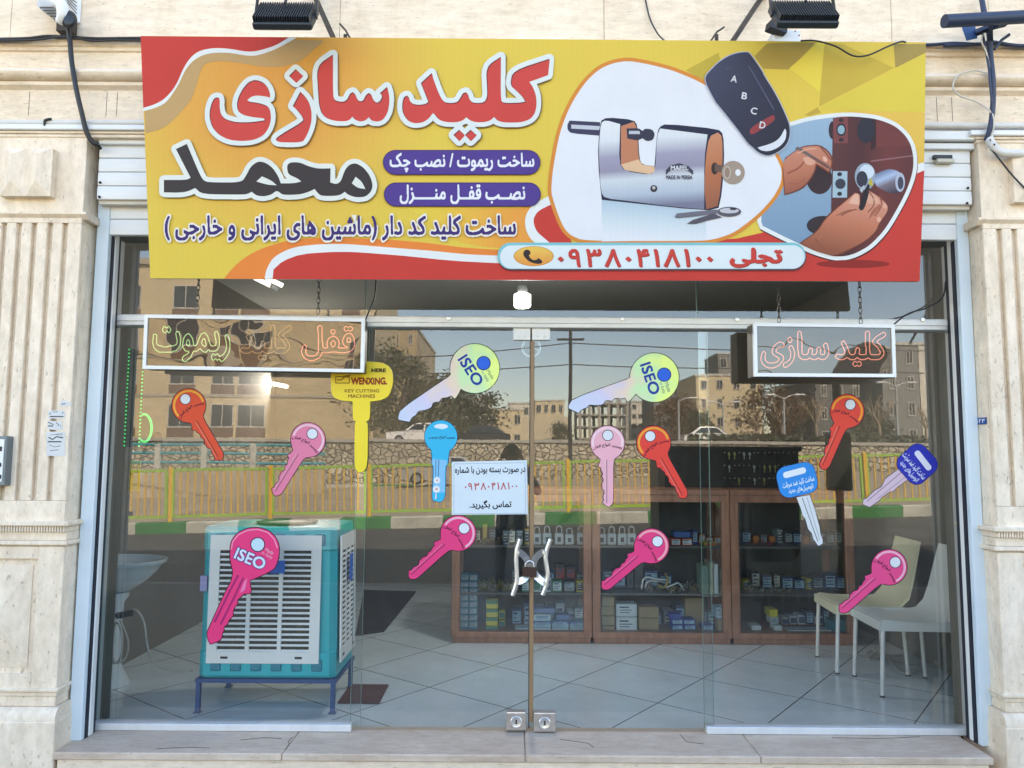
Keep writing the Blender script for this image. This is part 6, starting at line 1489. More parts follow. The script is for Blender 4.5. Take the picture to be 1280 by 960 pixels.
for k in range(4): item('lock_box', 'yellow and green lock box in the single stack of the left counter', 'box', 608, 623, z0+k*pxh(10.2), pxh(9.8), YBX, 'yellow and green boxes', band=GRN, lab=None)
for k in range(2): item('lock_box', 'small yellow box behind the yellow and green stack', 'box', 624, 632, z0+k*pxh(11)+pxh(4), pxh(9), YBX, 'small yellow boxes', y=YC+.2, lab=GRN)
for px0, px1, n_ in ((644, 666, 1), (667, 689, 3), (690, 711, 2), (712, 732, 2)):
    for k in range(n_): item('cylinder_box', 'white and blue cylinder box lying in the bottom of the left counter', 'box', px0, px1, z0+k*pxh(8.2), pxh(7.8), WB_ if k != 1 else LB, 'white and blue cylinder boxes', band=BLUEB if k == 1 else None, lab=LB)
for px0, px1, k in ((668, 694, 3.1), (695, 712, 2.15)): item('cylinder_box', 'dark blue box topping the white and blue cylinder boxes', 'box', px0, px1, z0+k*pxh(8.2), pxh(6), mat('dull_blue_box', (.10, .16, .34), .5), 'dark blue cylinder boxes')
item('cylinder_box', 'grey white box leaning at the right of the bottom shelf, left counter', 'box', 718, 731, z0+pxh(17), pxh(13), GREYB, y=YC+.15, lab=WB_)
PW_ = mat('label_paper', (.62, .66, .68), .6)
# middle counter bottom
for k, (px0, px1, h, lb_) in enumerate(((752, 768, 11, None), (752, 768.5, 11, None), (752, 768, 12, INK), (752, 768, 11, None))): item('carton', 'small brown card carton in the stack at the left of the middle counter', 'carton', px0, px1, z0+k*pxh(11.6), pxh(11), CARD, 'small cartons stacked left')
for k, h in enumerate((4, 17, 15.5)): item('carton', ('pale green box under the two white printed cartons', 'lower white carton printed with rows of dark text', 'upper white carton printed with rows of dark text')[k], 'carton', 769.5, 796, z0+(0, pxh(4.5), pxh(22))[k], pxh(h), (GREYB, WB_, WB_)[k], lab=(None, PW_, PW_)[k])
for k, h in enumerate((6, 14, 13)): item('carton', ('low brown carton under the wide ones', 'wide brown carton marked with a pen stroke', 'wide plain brown carton, topmost of its stack')[k], 'carton', 797.5, 823, z0+(0, pxh(6.4), pxh(20.8))[k], pxh(h), CARD)
item('carton', 'large brown carton standing at the back of the middle counter', 'carton', 855, 880, z0+pxh(6), pxh(34), CARD, y=YC+.26)
for px0, px1, k in ((823, 838, 0), (838.5, 853, 0), (853.5, 869, 0), (838.5, 853, 1), (853.5, 869, 1), (838.5, 853, 2), (853, 868, 2), (836, 851, 3), (877, 892, 0), (877, 891, 1)): item('hinge_box', 'royal blue box with white lettering, piled in the middle counter', 'box', px0, px1, z0+k*pxh(6.6), pxh(6.2), BLUEB, 'royal blue boxes', lab=LB if k in (1, 2) else None)
item('hinge_box', 'white and pale blue box on the brown carton at the right of the middle counter', 'box', 894, 905.5, z0+pxh(20), pxh(14), LB, y=YC+.1, lab=WB_); item('carton', 'brown carton with stripes at the right end of the middle counter', 'carton', 896, 905.5, z0, pxh(19.5), CARD, y=YC+.1)
# right counter bottom
for px0, px1, k in ((928, 932, 0), (934, 942, 0), (942.5, 954, 0), (938, 950, 1), (962, 971, 0), (966, 976, 1)): item('screw_box', 'small white paper box on the floor of the right counter', 'box', px0, px1, z0+k*pxh(6.6), pxh(6), WB_, 'small white boxes')
item('screw_box', 'small white box with a yellow one above it', 'box', 962, 972, z0+pxh(13.5), pxh(8), WB_, y=YC+.12, lab=GREYB); item('screw_box', 'small bright yellow box, topmost in the right counter', 'box', 960, 971, z0+pxh(22), pxh(9), YBX, y=YC+.12)
item('tool_box', 'long white box with a red mark in the right counter', 'box', 983, 1037, z0, pxh(7.5), WB_, lab=None); item('tool_box', 'teal plastic tub at the right end of the right counter', 'tub', 1036, 1060, z0, pxh(19), mat('teal_tub', (.02, .20, .27), .4))
# middle shelves
zs = sh2+.001
for px0, px1, m, lb_, l in ((652, 663, GRN, WB_, 'green and white box near the door gap'), (664, 677, WB_, GRN, 'white box with a green mark right of the door gap'), (677.5, 689.5, WB_, INK, 'tall white box beside the right door handle'), (690, 703, GRN, WB_, 'green and white box right of the handles'), (704, 719, BKB, GREYB, 'black box with silver dashes'), (720.5, 731, YBX, BKB, 'yellow box with black dots at the left counter end')): item('lock_box', l+' on the middle shelf', 'box', px0, px1, zs, pxh(14 if m is not WB_ else 17), m, lab=lb_)
def clutter(name, label, cat, px0, px1, z, n_, m, r, hmax, kind='stuff', y0=.09, y1=.36):
    b = MB()
    for i in range(n_):
        x = xat(random.uniform(px0, px1), 700, YC+.15); c = Vector((x, YC+random.uniform(y0, y1), z+r+random.random()**1.6*hmax)); b.mat(random.choice(m)); u = Vector((random.gauss(0, 1), random.gauss(0, 1), random.gauss(0, .7))).normalized(); v = u.orthogonal().normalized(); w_ = u.cross(v)
        b.tube([c+(v*math.cos(a)+w_*math.sin(a))*r for a in [k*math.pi/4 for k in range(9)]], r*.22, 4, False); b.bar(c+v*r, c+v*r*3.2, r*.5, r*.15)
    return tag(b.build(name), label, cat, kind=kind)
clutter('key_bunches', 'heap of brass and steel key blanks on the middle shelf of the left counter', 'keys', 577, 648, zs, 230, [BRS, BRS, SLV, mat('green_brass', (.26, .30, .10), .45, .5)], .010, .05)
clutter('small_parts', 'scatter of small dark metal parts along the middle shelf', 'parts', 846, 886, zs, 50, [BKB, SLV, DARKM], .010, .03)
clutter('small_parts', 'loose bits and pieces on the middle shelf of the right counter', 'parts', 928, 985, zs, 60, [BKB, SLV, GREYB], .009, .02)
hd = None
for i, (a, l) in enumerate(((760, 'left bent chrome pull handle on the middle shelf'), (776, 'second bent chrome pull handle crossing the left one'))):
    pass
def chrome_handle(label, pts, y): return tag(MB().mat(CHROME).tube([P(740+x/4.364, 600+y_/4.364, y) for x, y_ in pts], .009, 8).build('pull_handle', None, None, 50), label, 'handle')
chrome_handle('left bent chrome pull handle on the middle shelf', [(270, 592), (278, 545), (295, 528), (350, 540), (410, 545), (425, 560)], YC+.12)
chrome_handle('right bent chrome pull handle crossing the left one', [(400, 588), (440, 572), (466, 560), (482, 570), (502, 602)], YC+.14)
chrome_handle('short bent chrome pull handle behind the left one', [(292, 590), (296, 560), (320, 550), (365, 552), (400, 560)], YC+.17)
tag(MB().mat(BRS).tube(smooth_path([P(740+x/4.364, 600+y/4.364, YC+.10) for x, y in [(398, 510), (412, 530), (410, 562), (395, 585), (372, 582), (368, 570)]]), .008, 8).build('pull_handle', None, None, 50), 'brass hooked handle hanging over the chrome ones', 'handle')
for k, (px0, px1, h, m) in enumerate(((876.5, 886, 38, mat('book_green', (.20, .30, .24), .6)), (886.5, 891.5, 42, mat('book_cream', (.42, .40, .28), .6)), (892, 898, 40, WB_), (899.5, 904.5, 34, mat('book_olive', (.22, .24, .16), .6)))): item('folder', ('wide grey green folder', 'cream folder, tallest of the four', 'white spined folder', 'narrow olive folder')[k]+' standing on the middle shelf', 'folder', px0, px1, zs-pxh(4), pxh(h), m, y=YC+.07, dp=.17)
# top shelf: padlocks
zs = sh1+.001
def padlock(x, y, z, s, label=None):
    t = thing('padlock', label or 'white boxed padlock standing in the row on the top shelf of the counters', 'padlock', (x, y, z), 'white padlocks in a row'); 
    MB().mat(WB_).box(x-.03*s, x+.03*s, y, y+.03, z+.001, z+.075*s, .006).build('lock_body', None, t); MB().mat(SLV).tube([(x-.018*s, y+.015, z+.075*s)]+[(x-.018*s*math.cos(a), y+.015, z+.10*s+.018*s*math.sin(a)) for a in [math.pi*k/8 for k in range(9)]]+[(x+.018*s, y+.015, z+.075*s)], .005*s, 7).build('shackle', None, t, 60); MB().mat(INK).box(x-.012*s, x+.012*s, y-.0015, y-.0003, z+.02*s, z+.05*s).build('label', None, t)
    return t
pl = None
for i, px in enumerate((671, 684, 699, 712, 727, 752.5, 765, 778, 790)):
    x = xat(px, 690, YC+.1); 
    if pl is None: pl = padlock(x, YC+.1, zs, 1.15)
    else: dup(pl, (x, YC+.1, zs), scale=(1, 1, random.uniform(.92, 1.1)))
for k, (px, l, m) in enumerate(((628, 'left grey lock case high on the top shelf behind the notice corner', GREYB), (636, 'dark lock case beside the grey one', BKB), (645, 'white lock case with black window', WB_), (655, 'brass yellow lock case next to the door gap', BRS))): item('lock_case', l, 'lock', px, px+8.5, zs, pxh(17+3*(k % 2)), m, lab=INK if m is not BKB else SLV)
item('screw_box', 'left red box with a white label on the top shelf of the middle counter', 'box', 839, 851.5, zs, pxh(9), REDB, lab=WB_); item('screw_box', 'right red box with a white label on the top shelf of the middle counter', 'box', 852.5, 866, zs, pxh(9), REDB, lab=WB_); item('screw_box', 'flat blue bag lying on the two red boxes', 'bag', 843, 864, zs+pxh(10), pxh(7), mat('blue_bag', (.02, .10, .35), .5)); item('screw_box', 'thin yellow box on the top shelf of the middle counter', 'box', 881, 896, zs, pxh(4.5), YBX, lab=REDB)
clutter('small_parts', 'row of red and black tool bits on the top shelf of the right counter', 'parts', 940, 978, zs, 30, [REDB, BKB, BLUEB], .009, .012)

# more stock to fill the shelves
def fillrow(px0, px1, z, kinds, name, label, cat, group, y=.24):
    px = px0
    while px < px1-4:
        w_, h, m, lb_ = random.choice(kinds); w_ *= random.uniform(.85, 1.2); h *= random.uniform(.8, 1.25); item(name, label, cat, px, min(px1, px+w_), z, pxh(h, YC+y), m, group, y=YC+y+random.uniform(0, .03), lab=lb_); px += w_+random.uniform(.3, 2.5)
NV = mat('navy_box', (.03, .05, .13), .5); OR_ = mat('orange_box', (.50, .16, .03), .5); GY2 = mat('dark_grey_box', (.07, .075, .08), .5)
zt_, zm_, zb_ = sh1+.001, sh2+.001, bs0+.001
fillrow(578, 624, zt_, [(9, 16, GY2, GREYB), (7, 20, BKB, SLV), (10, 13, GREYB, INK), (6, 18, BRS, None)], 'lock_case', 'grey or black lock case in the back row of the left counter, top shelf', 'lock', 'lock cases on the top left shelf')
fillrow(640, 730, zm_, [(11, 20, GY2, GREYB), (8, 16, NV, LB), (12, 23, BKB, REDB), (9, 18, GREYB, INK)], 'lock_box', 'dark lock box in the back row of the left counter, middle shelf', 'box', 'dark boxes behind on the middle shelf', .27)
fillrow(640, 732, zb_, [(12, 26, NV, LB), (10, 31, GREYB, WB_), (13, 22, WB_, BLUEB), (9, 34, BLUEB, LB)], 'cylinder_box', 'blue or grey box in the back row at the bottom of the left counter', 'box', 'back row at the bottom left', .27)
fillrow(754, 840, zm_, [(14, 24, GREYB, INK), (10, 30, GY2, None), (16, 20, NV, LB)], 'lock_box', 'grey box in the back row of the middle counter, middle shelf', 'box', 'back row on the middle counter shelf', .27)
fillrow(800, 905, zb_, [(13, 24, CARD, None), (12, 28, NV, LB), (11, 20, GREYB, WB_)], 'carton', 'carton or dark box in the back row at the bottom of the middle counter', 'carton', 'back row at the bottom middle', .28)
fillrow(866, 905, zt_, [(8, 12, GY2, WB_), (7, 16, BLUEB, LB), (9, 10, OR_, WB_)], 'screw_box', 'small coloured box at the right of the middle counter, top shelf', 'box', 'small boxes on the top middle shelf', .2)
fillrow(928, 1058, zt_, [(10, 14, GY2, GREYB), (8, 18, BKB, REDB), (11, 12, NV, LB), (7, 9, OR_, None), (9, 15, GREYB, INK)], 'tool_case', 'dark small case on the top shelf of the right counter', 'case', 'small cases on the top right shelf', .26)
fillrow(928, 1055, zm_, [(12, 13, GY2, GREYB), (9, 20, BKB, SLV), (14, 16, NV, LB), (8, 11, YBX, INK)], 'tool_case', 'dark small case on the middle shelf of the right counter', 'case', 'small cases on the middle right shelf', .26)
fillrow(976, 1034, zb_+pxh(8), [(12, 12, GY2, WB_), (10, 15, NV, LB), (9, 10, WB_, PRT)], 'tool_case', 'small case behind the long white box in the right counter', 'case', 'cases behind the long white box', .24)
clutter('small_parts', 'chains and small locks heaped on the top shelf of the left counter', 'parts', 580, 640, zt_, 70, [SLV, BKB, BRS], .010, .03)
clutter('key_rings', 'tangle of key rings and black parts on the middle shelf beside the chrome handles', 'parts', 800, 880, zm_, 90, [SLV, BKB, DARKM, BRS], .011, .035)

# dark key board standing on the counters with hooks of keys
kb = thing('key_board', 'dark pegboard hung with rows of key blanks above the right counters', 'key board', (xat(915, 600, YC+.4), YC+.42, top)); yk = YC+.4
MB().mat(mat('pegboard', (.014, .016, .017), .7)).box(xat(832, 590, yk), xat(1003, 590, yk), yk+.012, yk+.04, top+.001, zat(548, yk)).build('panel', None, kb)
b = MB().mat(SLV); b2 = MB()
for r in range(3):
    for i in range(15):
        px = 905+i*6.2; p = P(px+random.uniform(-1, 1), 566+r*16, yk); b.cyl(p+Vector((0, .012, 0)), p+Vector((0, -.03, .004)), .0025, n=5)
        if random.random() < .55:
            b2.mat(random.choice([GREYB, BKB, DARKM, MATS['green_brass'], GREYB])); q = p+Vector((0, -.02, 0)); b2.lathe([(.001, -.002), (.011, -.002), (.011, .002), (.001, .002)], q+Vector((0, 0, -.012)), 8, 'Y'); b2.bar(q+Vector((0, 0, -.02)), q+Vector((0, 0, -.055)), .007, .003, (0, 1, 0))
b.build('hooks', None, kb); b2.build('key_blanks', None, kb); kb.children[-1]['kind'] = 'stuff'
# key cutting machine silhouette further back
mc = thing('key_machine', 'dark key cutting machine standing behind the left counter', 'machine', (xat(840, 580, 3.2), 3.3, 0)); xm = xat(740, 580, 3.2)
MB().mat(DARKM).box(xm-.35, xm+.35, 3.1, 3.6, .001, .9, .02).build('cabinet', None, mc); MB().mat(DARKM).box(xm-.22, xm+.22, 3.15, 3.5, .901, 1.12, .03, 2).build('housing', None, mc); MB().mat(SLV).cyl((xm-.28, 3.3, 1.02), (xm-.22, 3.3, 1.02), .06, n=16).build('cutting_wheel', None, mc, 40)

# yellow key shaped hanging sign behind the left pane
yw = -.028; f8 = lambda p: Tr(410, 440, 5.3333, p)
ws = thing('hanging_key_sign', 'yellow key shaped advertising sign hanging against the glass beside the left door', 'sign', tuple(P(452, 592, yw))); YEL2 = mat('yellow_sign', (.78, .60, .02), .4)
ol = rnd(f8([(18, 150), (20, 255), (32, 295), (60, 315), (110, 326), (164, 330), (166, 455), (186, 462), (178, 478), (176, 770), (200, 802), (232, 802), (262, 762), (266, 476), (250, 466), (278, 452), (280, 330), (350, 322), (400, 298), (418, 260), (434, 200), (428, 130), (405, 92), (360, 70), (250, 62), (110, 68), (50, 85), (25, 115)]), 2, 70)
b = MB().mat(YEL2); b.prism(ol, lambda u, v: P(u, v, yw), lambda u, v: P(u, v, yw)+Vector((0, .012, 0))); b.build('board', None, ws)
b = MB(); 
def wt(c, s_, x, y, w_, h, bd=.05): 
    b.mat(ink(*c)); b.sheet([f8(l) for l in fit(text_loops(s_, bd), x-w_/2, x+w_/2, y-h/2, y+h/2)], lambda u, v: P(u, v, yw-.001))
wt((40, 36, 20), 'HERE', 338, 122, 98, 26); wt((158, 60, 36), 'WENXING.', 274, 193, 240, 50, .05); wt((150, 112, 40), 'KEY CUTTING', 226, 259, 230, 22, .03); wt((150, 112, 40), 'MACHINES', 224, 294, 180, 24, .03)
b.mat(ink(150, 112, 40)); b.sheet([f8(pill(48, 145, 162, 210, 4)), f8(pill(54, 139, 168, 204, 3))], lambda u, v: P(u, v, yw-.001)); b.sheet([f8(line([(62, 186), (90, 186), (100, 176), (120, 160), (150, 156)], 8))], lambda u, v: P(u, v, yw-.001))
b.build('lettering', None, ws, nrm=False)
wire('hanging_wire', 'thin wire holding up the yellow key shaped sign', [P(452, 453, yw+.006), (P(452, 453, yw).x, yw+.006, zh0+.01)], .003, CABLE, 'wire')

# chairs
def chair(label, loc, rz, shell):
    t = thing('chair', label, 'chair', loc); L0 = Vector(loc); ROT = Matrix.Rotation(rz, 4, 'Z')
    f = lambda x, y, z: L0+ROT @ Vector((x, y, z))
    b = MB().mat(shell); W, D, H = .22, .22, .45; n = 10
    prof = [(-D-.01, H-.05), (-D, H-.012), (-D+.03, H+.004), (-.05, H-.012), (.10, H-.016), (D-.03, H+.0), (D+.02, H+.05), (D+.05, H+.14), (D+.085, H+.28), (D+.12, H+.42)]
    rings = []
    for th in (0, .018):
        pass
    top_, bot = [], []
    for k, (y, z) in enumerate(prof):
        wd = W*(1.0 if k < 6 else 1.0-.05*(k-6)); cv = .02 if k > 5 else .008
        nx = prof[min(k+1, len(prof)-1)]; pv = prof[max(k-1, 0)]; ty, tz = nx[0]-pv[0], nx[1]-pv[1]; l = math.hypot(ty, tz); ny, nz_ = -tz/l, ty/l
        row = []
        for j in range(n+1):
            u = -1+2*j/n; e = -cv*(1-u*u)
            row.append((u*wd, y+ny*e*1, z+nz_*e))
        top_.append((row, ny, nz_))
    for k in range(len(top_)-1):
        for j in range(n):
            A = [top_[k][0][j], top_[k][0][j+1], top_[k+1][0][j+1], top_[k+1][0][j]]
            b.poly([f(*p) for p in A])
            o_ = [(x, y-top_[kk][1]*.018, z-top_[kk][2]*.018) for (x, y, z), kk in zip(A, (k, k, k+1, k+1))]; b.poly([f(*p) for p in reversed(o_)])
    for k in range(len(top_)-1):
        for j in (0, n):
            A = [top_[k][0][j], top_[k+1][0][j]]; o_ = [(x, y-top_[kk][1]*.018, z-top_[kk][2]*.018) for (x, y, z), kk in zip(A, (k, k+1))]; b.poly([f(*p) for p in (A[0], A[1], o_[1], o_[0])])
    for k in (0, len(top_)-1):
        A = top_[k][0]
        for j in range(n): b.poly([f(*A[j]), f(*A[j+1]), f(A[j+1][0], A[j+1][1]-top_[k][1]*.018, A[j+1][2]-top_[k][2]*.018), f(A[j][0], A[j][1]-top_[k][1]*.018, A[j][2]-top_[k][2]*.018)])
    bmesh.ops.remove_doubles(b.bm, verts=b.bm.verts, dist=.0005); b.build('seat', None, t, 50)
    # apron of the seat
    b = MB().mat(shell); 
    for (q0, q1) in (((-W, -D), (W, -D)), ((-W, -D), (-W, D)), ((W, -D), (W, D))): b.bar(f(q0[0], q0[1], H-.035), f(q1[0], q1[1], H-.035), .012, .055)
    b.build('seat_apron', None, t)
    for x in (-W+.015, W-.015):
        for y in (-D+.02, D-.01):
            lg = MB().mat(ALUM).cyl(f(x*1.03, y*1.1, .008), f(x, y, H-.045), .0125, .0135, 10).build('leg', None, t, 50); MB().mat(BLACK).cyl(f(x*1.03, y*1.1, .0005), f(x*1.03, y*1.1, .0079), .015, n=10).build('rubber_foot', None, lg, 50)
    return t
g0, g1, g2, g3 = G(1110, 889), G(1068, 862), G(1157, 858), G(1022, 834)
cA_ = (G(1110, 889)+G(1157, 858)+G(1068, 862))/3
chair('pale blue white plastic chair nearest the glass at the right', (2.46, .80, 0), R(-93), mat('chair_white', (.66, .69, .68), .4))
chair('cream yellow plastic chair behind the white chair', (2.40, 1.27, 0), R(-95), mat('chair_cream', (.72, .70, .50), .45))
wire('floor_wire', 'loose pale wire lying on the tiles behind the chairs', [(p.x, p.y, .006) for p in smooth_path([G(1082, 818), G(1090, 812), G(1098, 822), G(1085, 826), G(1100, 815), G(1128, 842), G(1148, 838)])], .005, WWIRE, 'wire')

# lights: bulb, tubes, green LED board
bulb = thing('ceiling_bulb', 'lit white bulb hanging inside above the door gap', 'lamp', tuple(P(653, 384, 1.2))); EM = mat('lit_bulb', (1, 1, 1), .5, emit=(.92, .97, 1), es=.9)
bp_ = P(653, 375, 1.2); MB().mat(EM).lathe([(.02, -.056), (.052, -.052), (.060, -.04), (.060, .038), (.046, .046)], bp_, 36).build('glass_bulb', None, bulb, 50); MB().mat(WHITE).lathe([(.034, .047), (.036, .08), (.03, .10)], bp_, 14).build('socket', None, bulb, 50); MB().mat(CABLE).cyl(bp_+Vector((0, 0, .131)), (bp_.x, bp_.y, ZC), .004, n=6).build('cord', None, bulb)
ld = bpy.data.lights.new('bulb_light', 'POINT'); ld.energy = 9; ld.shadow_soft_size = .07; ld.color = (.93, .97, 1); lo = bpy.data.objects.new('bulb_light', ld); col.objects.link(lo); lo.parent = bulb; lo.location = bp_+Vector((0, 0, -.12))-ORG[bulb.name]
tb = thing('tube_lamp', 'lit white tube lamp on the ceiling behind the banner edge', 'lamp', tuple(P(335, 355, 2.0))); TE = mat('lit_tube', (1, 1, 1), .5, emit=(1, .98, .92), es=.35)
p0, p1 = P(316, 345, 2.2), P(342, 361, 1.7); p0.z = p1.z = ZC-.09
for o_ in (0, .09): MB().mat(TE).cyl(P(312, 344, 1.6)+Vector((o_, 0, 0)), P(338, 360, 1.6)+Vector((o_, 0, .02)), .018, n=10).build('tube', None, tb, 50)
MB().mat(WHITE).bar(P(308, 339, 1.66), P(344, 360, 1.66), .14, .03).build('fitting', None, tb)
t2 = thing('tube_lamp', 'lit white tube lamp on the back wall, seen through the left pane', 'lamp', tuple(P(342, 482, YB-.1))); MB().mat(mat('lit_tube_wall', (1, 1, 1), .5, emit=(1, .98, .92), es=.8)).cyl(P(327, 477, YB-.1), P(358, 483, YB-.1), .022, n=10).build('tube', None, t2, 50); MB().mat(WHITE).bar(P(322, 476, YB-.05), P(362, 484, YB-.05), .06, .04).build('fitting', None, t2)
ld = bpy.data.lights.new('tube_light', 'AREA'); ld.shape = 'RECTANGLE'; ld.size = 1.1; ld.size_y = .06; ld.energy = 4; ld.color = (1, .98, .93); lo = bpy.data.objects.new('tube_light', ld); col.objects.link(lo); lo.parent = t2; lo.location = P(342, 480, YB-.16)-ORG[t2.name]; lo.rotation_euler = (R(-90), 0, 0)
gl = thing('led_board', 'green lit LED board hanging sideways at the left jamb', 'sign', tuple(P(170, 562, .5))); GE = mat('green_led', (.1, .9, .3), .5, emit=(.05, 1, .25), es=.12)
b = MB().mat(mat('led_case', (.01, .03, .015), .5)); b.box(xat(163, 500, .5), xat(166, 500, .5), .40, .62, zat(562, .5), zat(440, .5)); b.build('case', None, gl)
b = MB().mat(GE)
for i in range(26):
    z = zat(560, .5)+(zat(442, .5)-zat(560, .5))*i/25
    for y in (.42, .60): b.sphere((xat(166.5, 500, .5), y, z), .006, 6, 4)
b.build('led_dots', None, gl); gl.children[-1]['kind'] = 'stuff'
g2_ = thing('led_board', 'oval green lit LED board facing the street beside the left jamb', 'sign', tuple(P(177, 560, .8))); b = MB().mat(mat('led_face', (.16, .22, .18), .4)); b.prism([(u, v) for u, v in circ(180, 535, 9, 17)], lambda u, v: P(u, v, .8), lambda u, v: P(u, v, .83)); b.build('face', None, g2_)
b = MB().mat(GE); b.tube([P(u, v, .795) for u, v in circ(180, 535, 9.4, 17.4, 24)]+[P(189.4, 535, .795)], .008, 5, False); b.build('led_border', None, g2_)
wc = thing('wall_camera', 'small black camera on the left wall by the green LED board', 'camera', tuple(P(188, 558, .9))); MB().mat(BLACK).cyl(P(181, 551, .9), P(199, 549, .9), .045, .05, 14).build('housing', None, wc, 50); MB().mat(BLACK).cyl(P(183, 552, .9), P(180, 566, .95), .015, n=8).build('mount', None, wc)
yp = thing('price_board', 'small yellow poster on the left wall with red lettering', 'poster', tuple(P(168, 625, .95))); MB().mat(YBX).box(xat(161, 600, .95), xat(174, 600, .95), .95, .96, zat(617, .95), zat(578, .95)).build('sheet', None, yp); b = MB().mat(ink(190, 40, 34)); b.sheet(fit(text_loops('قفل', .05), 162, 173, 586, 594), lambda u, v: P(u, v, .948)); b.build('lettering', None, yp, nrm=False)

# ------------------------------------------------------------------ lamps, cameras, cables and small things on the front
FIN = mat('lamp_fins', (.035, .045, .055), .5, .5)
def floodlight(label, cx, cy, x0, x1, y0, y1, yy, arms):
    c = P(cx, cy, yy); t = thing('floodlight', label, 'floodlight', tuple(c)); hx = (xat(x1, cy, yy)-xat(x0, cy, yy))/2; hz = .092
    M = Matrix.Translation(c) @ Matrix.Rotation(R(-38), 4, 'X')      # finned back turned up and outwards, lens towards the sign
    def mb(m): b = MB().mat(m); b.M = M; return b
    mb(FIN).box(-hx, hx, -.012, .022, -hz, hz, .006).build('lamp_body', None, t)
    b = mb(FIN); n_ = 24
    for i in range(n_): u = -hx*.93+1.86*hx*i/(n_-1); b.box(u-.0022, u+.0022, -.038, -.0125, -hz*.93, hz*.93)
    b.build('cooling_fins', None, t)
    mb(mat('lamp_lens', (.5, .5, .46), .25)).box(-hx*.88, hx*.88, .0225, .026, -hz*.85, hz*.85).build('lens', None, t)
    b = MB().mat(DARKM)
    for s in (-1, 1): b.bar(c+Vector((s*(hx+.006), 0, 0)), c+Vector((s*(hx+.004), .05, .30)), .006, .022)
    b.bar(c+Vector((-hx-.008, .05, .302)), c+Vector((hx+.008, .05, .302)), .022, .006); b.build('bracket', None, t)
    MB().mat(DARKM).bar(c+Vector((0, .05, .308)), Vector((c.x, -.241, c.z+.42)), .025, .025).build('wall_arm', None, t)
    MB().mat(CABLE).tube(smooth_path([c+Vector(q) for q in ((0, -.03, .05), (.01, -.02, .10), (-.02, .0, .16), (0, .04, .29))]), .006, 6).build('lamp_cable', None, t)
floodlight('dark finned floodlight over the left half of the banner', 357.5, 22, 321, 394, 8.5, 31, -.75, .25)
floodlight('dark finned floodlight over the right half of the banner', 1004, 20, 955, 1031, 8, 29, -.75, -.2)
# camera sitting on the banner's top edge
cv = thing('security_camera', 'white camera box with black visor standing behind the banner top', 'camera', tuple(P(985, 50, -.42))); b = MB().mat(WHITE); b.box(xat(967, 42, -.42), xat(1001, 42, -.42), -.42, -.32, zat(51, -.42), zat(35, -.42), .006, 2); b.build('housing', None, cv)
MB().mat(BLACK).bar(P(960, 32, -.45), P(981, 40, -.43), .05, .04).build('visor', None, cv); b = MB().mat(RED)
for px, py in ((994, 39), (999, 44)): b.sphere(P(px, py, -.422), .004, 6, 4)
b.build('screws', None, cv)
# white louvred fitting and black dome camera, top left
wl = thing('wall_luminaire', 'white louvred wall luminaire at the top left of the wall', 'lamp', tuple(P(75, 20, -.3))); fz = lambda p, y: Vector(P(*p, y))
q = [(88, -14), (105, -12), (98, 28), (92, 26)]; b = MB().mat(WHITE)
b.loft([[fz((46.5, 0), -.42), fz((46.5, 8), -.42), fz((74, 30), -.30), fz((100, 28), -.25), fz((103, -14), -.25), fz((50, -14), -.30)], [fz((46.5, 0), -.38), fz((46.5, 7), -.38), fz((74, 29), -.26), fz((100, 27), -.241), fz((103, -14), -.241), fz((50, -14), -.26)]]); b.build('housing', None, wl)
b = MB().mat(mat('louvre_shade', (.16, .14, .12), .7))
for i in range(6): b.bar(fz((50+i*4.3, 9.5+i*3.6), -.425+i*.02), fz((72, 9.5+i*3.6), -.335), .004, .008)
for i in range(5): b.bar(fz((80+i*3, -2+i*.4), -.315), fz((96, 17-i*4.5), -.272), .003, .004)
b.build('louvres', None, wl)
MB().mat(WHITE).tube(smooth_path([fz((70, 3), -.40), fz((77, 6), -.41), fz((79, 20), -.40), fz((77, 27), -.38)]), [.03]*19, 10).build('conduit_elbow', None, wl, 50)
dc = thing('security_camera', 'black dome camera hanging under the white wall luminaire', 'camera', tuple(P(85, 45, -.36))); MB().mat(DARKM).sphere(P(85.5, 24, -.38), .042, 16, 10, (1, .9, 1.1)).build('housing', None, dc, 60); MB().mat(FIN).lathe([(.016, -.425), (.026, -.422), (.030, -.412)], (P(86, 25, -.42).x, 0, P(86, 25, -.42).z), 18, 'Y').build('lens_ring', None, dc, 50)
MB().mat(BLACK).lathe([(.001, -.424), (.016, -.4235), (.017, -.41)], (P(86, 25, -.42).x, 0, P(86, 25, -.42).z), 16, 'Y').build('lens', None, dc, 50); MB().mat(IRON).box(xat(74, 36, -.27), xat(93, 36, -.27), -.30, -.241, zat(46, -.27), zat(28, -.27), .004).build('mount', None, dc)
# cables
def cab(label, pts, r, m=CABLE, y=-.31, name='cable', cat='cable', par=None):
    q = [P(p[0], p[1], p[2] if len(p) > 2 else y) for p in pts]; return tag(MB().mat(m).tube(smooth_path(q, 5), r, 7).build(name, None, None, 60), label, cat)
cab('pair of black cables along the cornice top left of the banner, upper one', [(-40, 49), (30, 48), (58, 45), (85, 46), (120, 48), (176, 47.5), (215, 49)], .0075)
cab('pair of black cables along the cornice top left of the banner, lower one', [(-40, 51), (40, 50), (70, 46.5), (95, 47.5), (115, 51), (150, 50.5), (215, 52)], .006, y=-.318)
cab('thick black cable running down from the dome camera to the shutter', [(84, 30, -.34), (87, 48, -.33), (90, 80, -.34), (96, 115, -.35), (103, 145, -.335), (108, 165, -.32), (116, 178, -.30), (124, 181, -.285)], .0125)
cab('short stub of cable under the shutter box, left', [(116, 178, -.295), (121, 180, -.295), (126, 186, -.27)], .008)
